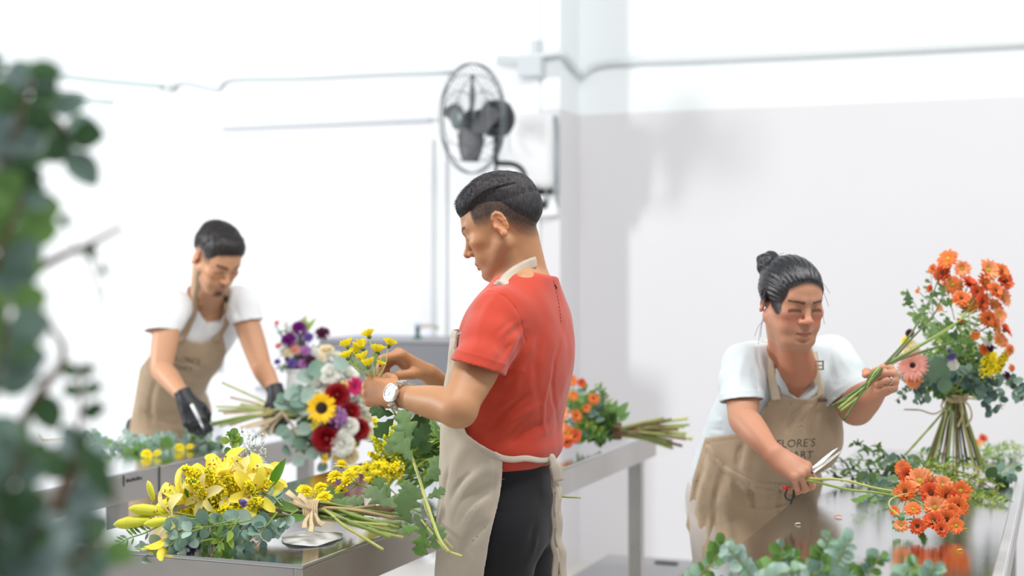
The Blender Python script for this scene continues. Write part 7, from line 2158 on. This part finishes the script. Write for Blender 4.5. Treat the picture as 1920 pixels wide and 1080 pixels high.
def held_orange():
    hand = WOM['pl'][1][1]; base = P(1562, 762, 3.40)
    root = root_at('chrysanthemum_spray', base, 'orange chrysanthemum sprays held up in the woman\'s raised hand', 'flowers')
    hx = P(1648, 697, 3.47)
    rr = random.Random(51)
    for i, (pa, pb, pc, pd) in enumerate([((1560, 762), (1700, 645), (1760, 575), (1775, 500)), ((1572, 766), (1715, 655), (1800, 600), (1850, 520)), ((1582, 787), (1722, 662), (1820, 630), (1870, 600)), ((1566, 758), (1705, 630), (1745, 560), (1762, 515)), ((1576, 770), (1720, 650), (1830, 580), (1880, 530))]):
        h = jit(hx, .003)+np.array([0, 0, .004*(i-2)]); stem(root, [P(*pa, 3.40), P(1620, 722+3*i, 3.45), h, P(*pb, 3.66), P(*pc, 3.86), P(*pd, 3.92)], [.0034, .0034, .0034, .0028, .0018, .0014], [G_stemd, G_stem, G_stemd][i % 3], seed=i)
    fl = [(1778, 486, 17), (1768, 512, 18), (1804, 504, 14), (1749, 504, 9), (1787, 535, 17), (1817, 532, 17), (1852, 507, 19), (1878, 509, 15), (1846, 531, 17), (1884, 527, 17), (1880, 558, 17), (1802, 560, 15), (1819, 572, 15), (1840, 566, 17), (1863, 576, 17), (1852, 598, 16), (1866, 611, 15), (1884, 619, 15), (1874, 640, 14), (1801, 602, 7), (1829, 629, 8), (1744, 541, 7), (1762, 578, 6), (1866, 545, 15), (1720, 546, 4), (1832, 548, 13), (1872, 592, 14)]
    for i, (px, py, r) in enumerate(fl):
        c = P(px, py, 3.90+rr.uniform(-.05, .05)); dr = np.array([(px-1815)*.012+rr.gauss(0, .25), -.75+rr.gauss(0, .25), .45+rr.gauss(0, .3)]); dr /= np.linalg.norm(dr)
        add_flower(root, OD[i % 4], c, dr, r*3.9/F*1.12, 'flower')
        n_ = P(1790+(px-1790)*.5, 590+(py-590)*.45, 3.92); mb = MB(); mb.tube(spline([n_, (n_+c)/2+[0, 0, -.004], c-dr*.006], 4), .0012, 5); part(root, mb, 'flower_stalk', G_stem)
    for i in range(40):
        px = rr.gauss(1770, 40); py = rr.uniform(540, 670); px = min(max(px, 1700), 1880); d = 3.93+rr.uniform(-.05, .08); c = P(px, py, d); v = rnd_dir(rr); v[1] -= .3
        mb = MB(); L = rr.uniform(.028, .048); leaf_lobed(mb, c, v, (rr.gauss(0, .4), -1, rr.gauss(.2, .4)), L, L*.6, 0, seed=i, bend=.3); part(root, mb, 'leaf', [G_mid, G_dark, G_mid, leafm('bright leaf', rgb(110, 148, 80), .35) if i == 3 else G_mum][i % 4])
    for i, (a, b2) in enumerate([((1740, 620), (1700, 540)), ((1750, 600), (1745, 500)), ((1770, 620), (1725, 560)), ((1790, 600), (1770, 520)), ((1820, 620), (1810, 540)), ((1760, 640), (1695, 560))]):
        s0, e = P(*a, 3.93), P(*b2, 3.93); ms_ = [G_stem, G_mid, G_mum]; mb = sprig([s0, (s0+e)/2, e], 'lobed', .030, ms_, 5, seed=1200+i, r0=.0014, r1=.0008, facing=(0, -1, .3), pair=False); part(root, mb, 'leaf_sprig', ms_)
held_orange()

def cut_orange():
    base = P(1518, 898, 3.34); root = root_at('chrysanthemum_spray', (base[0], base[1], TZ), 'orange chrysanthemum spray lying on the right table, its stem in the woman\'s hand', 'flowers')
    rr = random.Random(61)
    for i, (pts) in enumerate([[(1508, 896, 3.41), (1530, 898, 3.385), (1580, 900, 3.32), (1640, 915, 3.33), (1700, 925, 3.36)], [(1508, 900, 3.405), (1535, 905, 3.375), (1590, 918, 3.28), (1650, 925, 3.30), (1720, 940, 3.33)]]):
        stem(root, [P(*q) for q in pts], [.0034, .0026], [G_stem2, G_stem][i], seed=i+7)
    for i, (px, py, r) in enumerate([(1692, 878, 13), (1701, 893, 16), (1724, 902, 22), (1697, 922, 17), (1746, 926, 20), (1767, 911, 17), (1774, 932, 20), (1801, 921, 17), (1753, 952, 19), (1795, 950, 18), (1712, 955, 14), (1751, 977, 18), (1776, 974, 17), (1793, 986, 13), (1720, 987, 14), (1690, 985, 12), (1677, 958, 9), (1764, 993, 13), (1738, 908, 18), (1784, 960, 15), (1790, 935, 15)]):
        z = TZ+.028+max(0, (985-py))*.0009; c = at(px, py, z); dr = np.array([rr.gauss(-.1, .3), -1, .45+rr.gauss(0, .25)])
        add_flower(root, OD[(i+(i//4)) % 4], c, dr, r*c[1]/F*1.15, 'flower')
        n_ = P(1705, 928, 3.37); mb = MB(); mb.tube(spline([n_, (n_+c)/2+[0, .01, .006], c+[0, .012, -.004]], 4), .0014, 5); part(root, mb, 'flower_stalk', G_stem)
    for i in range(26):
        px = rr.uniform(1600, 1760); py = rr.uniform(900, 985) if px > 1660 else rr.uniform(895, 940); c = at(px, py, TZ+rr.uniform(.01, .04)); v = rnd_dir(rr); v[2] *= .4
        mb = MB(); L = rr.uniform(.03, .055); leaf_lobed(mb, c, v, (rr.gauss(0, .3), -.5, 1), L, L*.65, 0, seed=i+3, bend=.2); o = part(root, mb, 'leaf', [G_mum, G_mid, G_dark][i % 3])
    stem(root, [P(1700, 925, 3.28), P(1672, 935, 3.25), P(1668, 950, 3.2), P(1690, 970, 3.14)], .0016, G_stem2, seed=5)
    mb = MB(); mb.ball(P(1690, 971, 3.14), (.008, .008, .007), 8, 6); part(root, mb, 'bud', G_mum)
cut_orange()

def pile(label, name, twigs, cat='branch', r=.0022):
    """each twig is a thing of its own"""
    for i, (pts, z0, z1, kind, s, ms_, n, txt) in enumerate(twigs):
        k = len(pts); q = [at(x, y, z0+(z1-z0)*j/(k-1)) for j, (x, y) in enumerate(pts)]
        mb = sprig(q, kind, s, ms_, n, seed=hash_(label)+i, r0=r, r1=.001, start=.05, facing=(0, -.7, .7))
        o = mb.build(name, ms_); tag(o, label+' '+txt, cat, 'cut greenery on the right table')
def hash_(t): return sum(map(ord, t)) % 1000
DK = [G_twig, G_dark, G_mid]; DG = [G_stem, G_dark, G_mid]
pile('dark leafy twig on the right table', 'leafy_twig', [
    ([(1700, 885), (1650, 868), (1600, 862), (1550, 868)], TZ+.03, TZ+.05, 'oval', .030, DK, 16, 'beside the scissors'),
    ([(1690, 880), (1650, 855), (1620, 840), (1600, 828)], TZ+.03, TZ+.13, 'oval', .028, DG, 12, 'pointing up behind the scissors'),
    ([(1700, 900), (1650, 890), (1590, 893), (1530, 905)], TZ+.012, TZ+.02, 'oval', .028, DK, 14, 'under the pale cut stems'),
    ([(1710, 870), (1670, 858), (1650, 845), (1640, 832)], TZ+.04, TZ+.12, 'oval', .028, DG, 10, 'left of the standing bouquet stems'),
    ([(1700, 885), (1660, 880), (1620, 880), (1585, 885)], TZ+.02, TZ+.03, 'oval', .03, DG, 12, 'in the middle of the pile'),
    ([(1660, 895), (1610, 885), (1570, 880), (1540, 885)], TZ+.012, TZ+.04, 'narrow', .034, DG, 10, 'closest to the woman\'s hand')])
pile('grey green eucalyptus sprig on the right table', 'eucalyptus_sprig', [
    ([(1730, 880), (1700, 872), (1680, 868), (1660, 862)], TZ+.02, TZ+.07, 'round', .040, EU[0], 7, 'left of the standing bouquet'),
    ([(1690, 915), (1660, 905), (1630, 902), (1600, 905)], TZ+.012, TZ+.03, 'round', .040, [G_stem, G_euc, G_mum], 8, 'behind the lying orange blooms'),
    ([(1840, 900), (1870, 890), (1890, 885), (1905, 880)], TZ+.012, TZ+.05, 'round', .040, [G_stem, G_dark, G_euc], 7, 'at the far right of the table')])
pile('yellow green leafy branch on the right table', 'leafy_branch', [
    ([(1740, 880), (1790, 890), (1840, 905), (1900, 942)], TZ+.03, TZ+.012, 'oval', .024, [G_twig, G_olive, G_mid], 20, 'with its bare tip at the right'),
    ([(1730, 875), (1780, 880), (1830, 895), (1880, 912)], TZ+.05, TZ+.03, 'oval', .024, [G_twig, G_olive, G_lime], 20, 'topmost right of the orange blooms'),
    ([(1800, 925), (1820, 930), (1850, 935), (1880, 940)], TZ+.008, TZ+.008, 'oval', .022, [G_stem, G_olive, G_lime], 14, 'nearest the front of the pile'),
    ([(1700, 865), (1740, 865), (1790, 872), (1840, 880)], TZ+.06, TZ+.05, 'oval', .028, [G_stem, G_mid, G_olive], 18, 'under the standing bouquet'),
    ([(1720, 850), (1760, 852), (1800, 860), (1850, 868)], TZ+.04, TZ+.05, 'oval', .026, [G_stem, G_mid, G_dark], 18, 'behind the standing bouquet stems'),
    ([(1760, 900), (1800, 905), (1830, 915), (1860, 925)], TZ+.02, TZ+.02, 'oval', .024, [G_stem, G_olive, G_dark], 18, 'in the middle right of the orange blooms'),
    ([(1700, 880), (1730, 885), (1770, 890), (1810, 900)], TZ+.05, TZ+.03, 'oval', .024, [G_stem, G_mid, G_olive], 16, 'behind the lying orange blooms')])
pile('bright green cut foliage on the right table', 'cut_foliage', [
    ([(1845, 850), (1870, 846), (1895, 842), (1920, 838)], TZ+.02, TZ+.03, 'narrow', .03, [G_stem, G_lime, G_mid], 22, 'at its far end by the frame edge'),
    ([(1840, 858), (1870, 856), (1900, 855), (1935, 852)], TZ+.012, TZ+.015, 'narrow', .028, [G_stem, G_mid, G_dark], 22, 'lowest of the far end pile'),
    ([(1835, 846), (1855, 840), (1880, 836), (1905, 832)], TZ+.03, TZ+.04, 'narrow', .026, [G_stem, G_lime, G_mid], 20, 'topmost of the far end pile')])
for i, (px, py, lab) in enumerate([(1843, 822, 'small orange bloom lying behind the standing bouquet'), (1832, 832, 'orange bloom half hidden behind the standing bouquet stems')]):
    c = at(px, py, TZ+.04); root = root_at('flower_head', (c[0], c[1], TZ), lab, 'flower', 'orange blooms behind the standing bouquet'); add_flower(root, OD[i+1], c, (.1, -.8, .6), .016, 'bloom'); stem(root, [c+[0, .01, -.005], c+[.02, .04, -.03]], .0015, G_stem)
# petals and scraps on the steel
for i, (px, py, s, m_, lab) in enumerate([(1572, 970, .010, P_org3, 'fallen orange petal on the bare steel in front of the scissors'), (1496, 984, .007, P_whi, 'tiny white petal near the left edge of the right table'), (1800, 1033, .006, P_bud, 'tiny yellow scrap on the steel below the orange blooms'), (1810, 993, .005, P_bud, 'smallest yellow speck on the steel right of the orange blooms')]):
    c = surf(px, py); mb = MB(); V, Fc = petal(s*2, s*1.3, .3, .5); mb.add(V+c+[-s, 0, .001], Fc); o = mb.build('petal', m_); tag(o, lab, 'petal', 'scraps on the right table'); q = o.modifiers.new('s', 'SOLIDIFY'); q.thickness = .0006

# ---------- tools
def scissors():
    piv = P(1524, 882, 3.41); tip = P(1572, 840, 3.36); u = tip-piv; L = np.linalg.norm(u); u /= L
    v = np.cross(u, [0, -1, 0]); v /= np.linalg.norm(v); n = np.cross(u, v)
    root = root_at('scissors', P(1512, 897, 3.33), 'open silver scissors with a red tip guard in the woman\'s lower hand', 'scissors')
    root['label'] = 'silver florist scissors gripped in the woman\'s lower hand, blades pointing up right'
    st = brushed_steel('scissor steel', (.72, .72, .76), .22)
    for s_, a in ((1, .10), (-1, -.02)):
        ca, sa = math.cos(a), math.sin(a); du = u*ca+v*sa; dv = -u*sa+v*ca; mb = MB()
        prof = [(-.012, .006), (.0, .0075), (L*.5, .0065), (L*.85, .004), (L, .0006)]
        V = []
        for t, w in prof:
            for k in (-1, 1):
                for e in (0, .0016): V.append(piv+du*t+dv*w*(k if k*s_ > 0 else .25*k)+n*(e*s_+.0008*s_))
        Fc = [(i*4+a_, i*4+b_, (i+1)*4+b_, (i+1)*4+a_) for i in range(4) for a_, b_ in ((0, 1), (1, 3), (3, 2), (2, 0))]+[(0, 2, 3, 1), (16, 17, 19, 18)]
        mb.add(V, Fc); part(root, mb, 'blade', st, smooth=False)
        c = piv-du*.042+dv*.012*(-s_)+n*.012; mb = MB(); mb.tube(spline([piv, piv-du*.02+dv*.004*(-s_), c+du*.022], 4), [.004]*9, 6)
        mb.tube([c+du*.018*math.cos(w)+dv*.010*math.sin(w) for w in np.linspace(0, 2*math.pi, 21)], .0032, 6, cap=False); part(root, mb, 'handle', M_dark)
    mb = MB(); mb.ball(piv, .0045, 10, 6); part(root, mb, 'pivot_screw', st)
scissors()
def shears():
    c = P(1480, 918, 3.40); root = root_at('pruning_shears', c, 'small black shears with a red end hanging below the woman\'s lower hand', 'shears')
    mb = MB(); mb.ball(P(1472, 914, 3.40), (.007, .006, .006), 10, 6); part(root, mb, 'red_grip_end', mat('red plastic', rgb(190, 40, 30), .4))
    mb = MB(); mb.tube(spline([P(1476, 917, 3.40), P(1472, 930, 3.40), P(1480, 938, 3.40), P(1489, 932, 3.40), P(1488, 920, 3.40)], 5), .0022, 6); part(root, mb, 'handle_loop', M_dark)
    mb = MB(); mb.tube(spline([P(1488, 918, 3.40), P(1487, 930, 3.40), P(1482, 946, 3.40)], 5), .0024, 6); part(root, mb, 'handle', M_dark)
shears()
def knife():
    a = P(364, 768, 4.72); b = P(380, 800, 4.70); root = root_at('floral_knife', a, 'small floral knife with a pale handle in the man\'s black right glove', 'knife')
    mb = MB(); mb.tube([a+(a-b)*.3, a, a+(b-a)*.55], .0055, 8); part(root, mb, 'handle', M_plast)
    u = (b-a); mb = MB(); V, Fc = ribbon([a+u*.5, a+u*.85, b+u*.12], np.tile([.8, -.6, 0], (3, 1)), np.array([.010, .010, .003]), .0014); mb.add(V, Fc); part(root, mb, 'blade', bpy.data.materials['scissor steel'], smooth=False)
knife()

# ---------- foreground eucalyptus on the near end of the right table
EG = [[G_stem, leafm('mint eucalyptus leaf', rgb(158, 190, 166), .3, .55), G_mid], [G_stem, G_euc2, bpy.data.materials['mint eucalyptus leaf']], [G_stem, G_mid, G_euc]]
fg = [([(1300, 1100), (1330, 1060), (1350, 1035), (1360, 1015)], 2.50, 'leftmost, by the woman\'s apron'), ([(1420, 1110), (1400, 1070), (1380, 1045), (1365, 1025)], 2.45, 'second from the left, leaning left'), ([(1500, 1130), (1480, 1080), (1465, 1050), (1470, 1020)], 2.4, 'with a round leaf standing clear'), ([(1520, 1130), (1535, 1070), (1545, 1035), (1555, 1005)], 2.4, 'tallest, in the middle'), ([(1560, 1130), (1565, 1070), (1580, 1035), (1600, 1010)], 2.35, 'just right of the tallest'), ([(1620, 1140), (1620, 1090), (1640, 1060), (1650, 1040)], 2.35, 'drooping to the right'), ([(1680, 1140), (1690, 1100), (1700, 1075), (1720, 1060)], 2.35, 'low at the right'), ([(1400, 1130), (1440, 1090), (1470, 1075), (1520, 1065)], 2.3, 'lying across the front'), ([(1330, 1120), (1400, 1080), (1450, 1060), (1500, 1045)], 2.5, 'low behind the front ones'), ([(1620, 1130), (1590, 1085), (1570, 1060), (1540, 1050)], 2.42, 'leaning left behind the tallest'), ([(1760, 1150), (1740, 1100), (1745, 1080), (1750, 1062)], 2.3, 'rightmost, with one leaf showing'), ([(1480, 1140), (1500, 1100), (1530, 1075), (1560, 1060)], 2.3, 'nearest the camera')]
for i, (pts, d, txt) in enumerate(fg):
    q = [P(x, y, d) for x, y in pts]; b0 = q[0].copy(); b0[2] = TZ+.006; q = [b0]+q
    mb = sprig(q, 'round', .029, EG[i % 3], 12, seed=1300+i, r0=.0022, start=.25, facing=(0, -.8, .5)); o = mb.build('eucalyptus_branch', EG[i % 3]); tag(o, 'blurred eucalyptus at the right table\'s near end, '+txt, 'branch', 'foreground eucalyptus on the right table')

# ---------- the tall foreground eucalyptus at the left edge
GF = [[G_twig, leafm('deep green leaf', rgb(78, 112, 74), .3, .5), leafm('grey green leaf', rgb(122, 148, 136), .3, .55)], [G_twig, bpy.data.materials['deep green leaf'], leafm('blue grey leaf', rgb(140, 160, 158), .25, .55)], [G_twig, bpy.data.materials['grey green leaf'], leafm('soft green leaf', rgb(120, 160, 90), .35, .5)]]
fl_ = [([(-180, 1200), (-120, 700), (-50, 400), (-10, 250), (10, 130)], 1.80, 14, .056, 0, 'leftmost, with dark leaves'),
       ([(-100, 1200), (-60, 600), (0, 340), (35, 230), (60, 140)], 1.75, 13, .056, 1, 'reaching highest beside the cable'),
       ([(-120, 1200), (-80, 500), (20, 260), (90, 215), (140, 270)], 1.85, 9, .052, 0, 'arching over with leaves hanging right'),
       ([(-140, 1200), (-90, 800), (-30, 560), (10, 450), (40, 370)], 1.70, 12, .056, 2, 'with bright green leaves at mid height'),
       ([(-100, 1250), (-50, 950), (-20, 750), (5, 640), (15, 560)], 1.65, 9, .054, 2, 'behind the dark twig'),
       ([(20, 1300), (60, 1050), (120, 900), (150, 780), (150, 680)], 1.80, 8, .036, 1, 'slender, standing clear of the rest'),
       ([(-20, 1300), (40, 1080), (100, 960), (150, 880), (165, 850)], 1.65, 6, .050, 1, 'low, beside the pointed leaf'),
       ([(-90, 1300), (-40, 1080), (0, 960), (30, 880), (50, 820)], 1.50, 9, .056, 0, 'low and darkest in the corner'),
       ([(60, 1300), (90, 1120), (130, 1060), (170, 1030), (200, 1010)], 1.65, 8, .048, 2, 'at the bottom beside the lilies'),
       ([(-100, 1300), (-40, 1120), (10, 1060), (50, 1010), (80, 980)], 1.50, 9, .060, 1, 'closest to the camera in the corner')]
for i, (pts, d, n, s, k, txt) in enumerate(fl_):
    d *= .72; s *= .72*(1.22 if i < 5 else 1.1)
    q = [P(x, y, d) for x, y in pts]; b0 = q[0].copy(); b0[2] = 0.0; q = [b0]+q
    mb = sprig(q, 'round', s, GF[k], n, seed=1400+i, r0=.0045, r1=.0015, start=.42, facing=(.2, -.9, .3)); o = mb.build('eucalyptus_branch', GF[k]); tag(o, 'blurred tall foreground branch at the left edge, '+txt, 'branch', 'tall foreground branches at the left edge')
# two bare twigs of it
def twig(pts, d, r, leaves, label):
    d *= .72; r *= .72; leaves = [(a, b, c*.72, e, f) for a, b, c, e, f in leaves]
    S = spline([P(x, y, d) for x, y in pts], 8); mb = MB(); mb.tube(S, np.linspace(r, r*.3, len(S)), 8, 0)
    rr = random.Random(len(label))
    for px, py, L, dx, dy in leaves:
        c = P(px, py, d); j = int(np.argmin(np.linalg.norm(S-c, axis=1))); mb.tube(spline([S[j], (S[j]+c)/2+[0, 0, -.002], c], 4), .0008, 4, 0, cap=False)
        leaf_round(mb, c, P(px+dx, py+dy, d-.01)-c, (.2, -1, .3), L, L*.75, 1)
    o = mb.build('bare_twig', [G_twig, GF[1][1]]); tag(o, label, 'twig')
twig([(-60, 1250), (-60, 800), (-40, 590), (20, 540), (70, 505), (120, 478), (160, 462), (230, 425)], 1.85, .010, [(168, 458, .022, 6, 40), (118, 402, .020, 10, 30), (192, 498, .018, 5, 18), (195, 545, .010, 0, 14), (190, 570, .010, 0, 16)], 'thin brown twig stretching right at mid height in the left foreground')
twig([(0, 1300), (10, 900), (40, 800), (90, 715), (112, 690), (118, 650), (100, 620), (60, 560)], 1.75, .009, [(60, 690, .045, -25, 25), (75, 740, .05, 20, 45), (20, 780, .045, -20, 45)], 'crooked dark brown twig curving through the left foreground')

mb = MB(); c = P(150, 830, 1.17); leaf_oval(mb, c, P(215, 942, 1.15)-c, (.3, -1, .2), .061, .022, 1, bend=.3); mb.tube(spline([P(150, 1500, 1.19), P(120, 1000, 1.19), P(135, 880, 1.18), c], 6), .0013, 6, 0)
o = mb.build('eucalyptus_branch', GF[1]); tag(o, 'single long narrow leaf pointing down right in the left foreground', 'branch')
mb = MB(); c = P(128, 285, 1.33); mb.tube(spline([P(-140, 1500, 1.3), P(-60, 600, 1.33), P(40, 300, 1.34), P(100, 270, 1.33), c], 6), .0015, 6, 0); leaf_round(mb, c, P(182, 345, 1.32)-c, (.4, -1, .2), .042, .029, 1, cup=.25)
o = mb.build('eucalyptus_branch', [G_twig, GF[0][2]]); tag(o, 'drooping grey green leaf hanging alone at upper left foreground', 'branch')
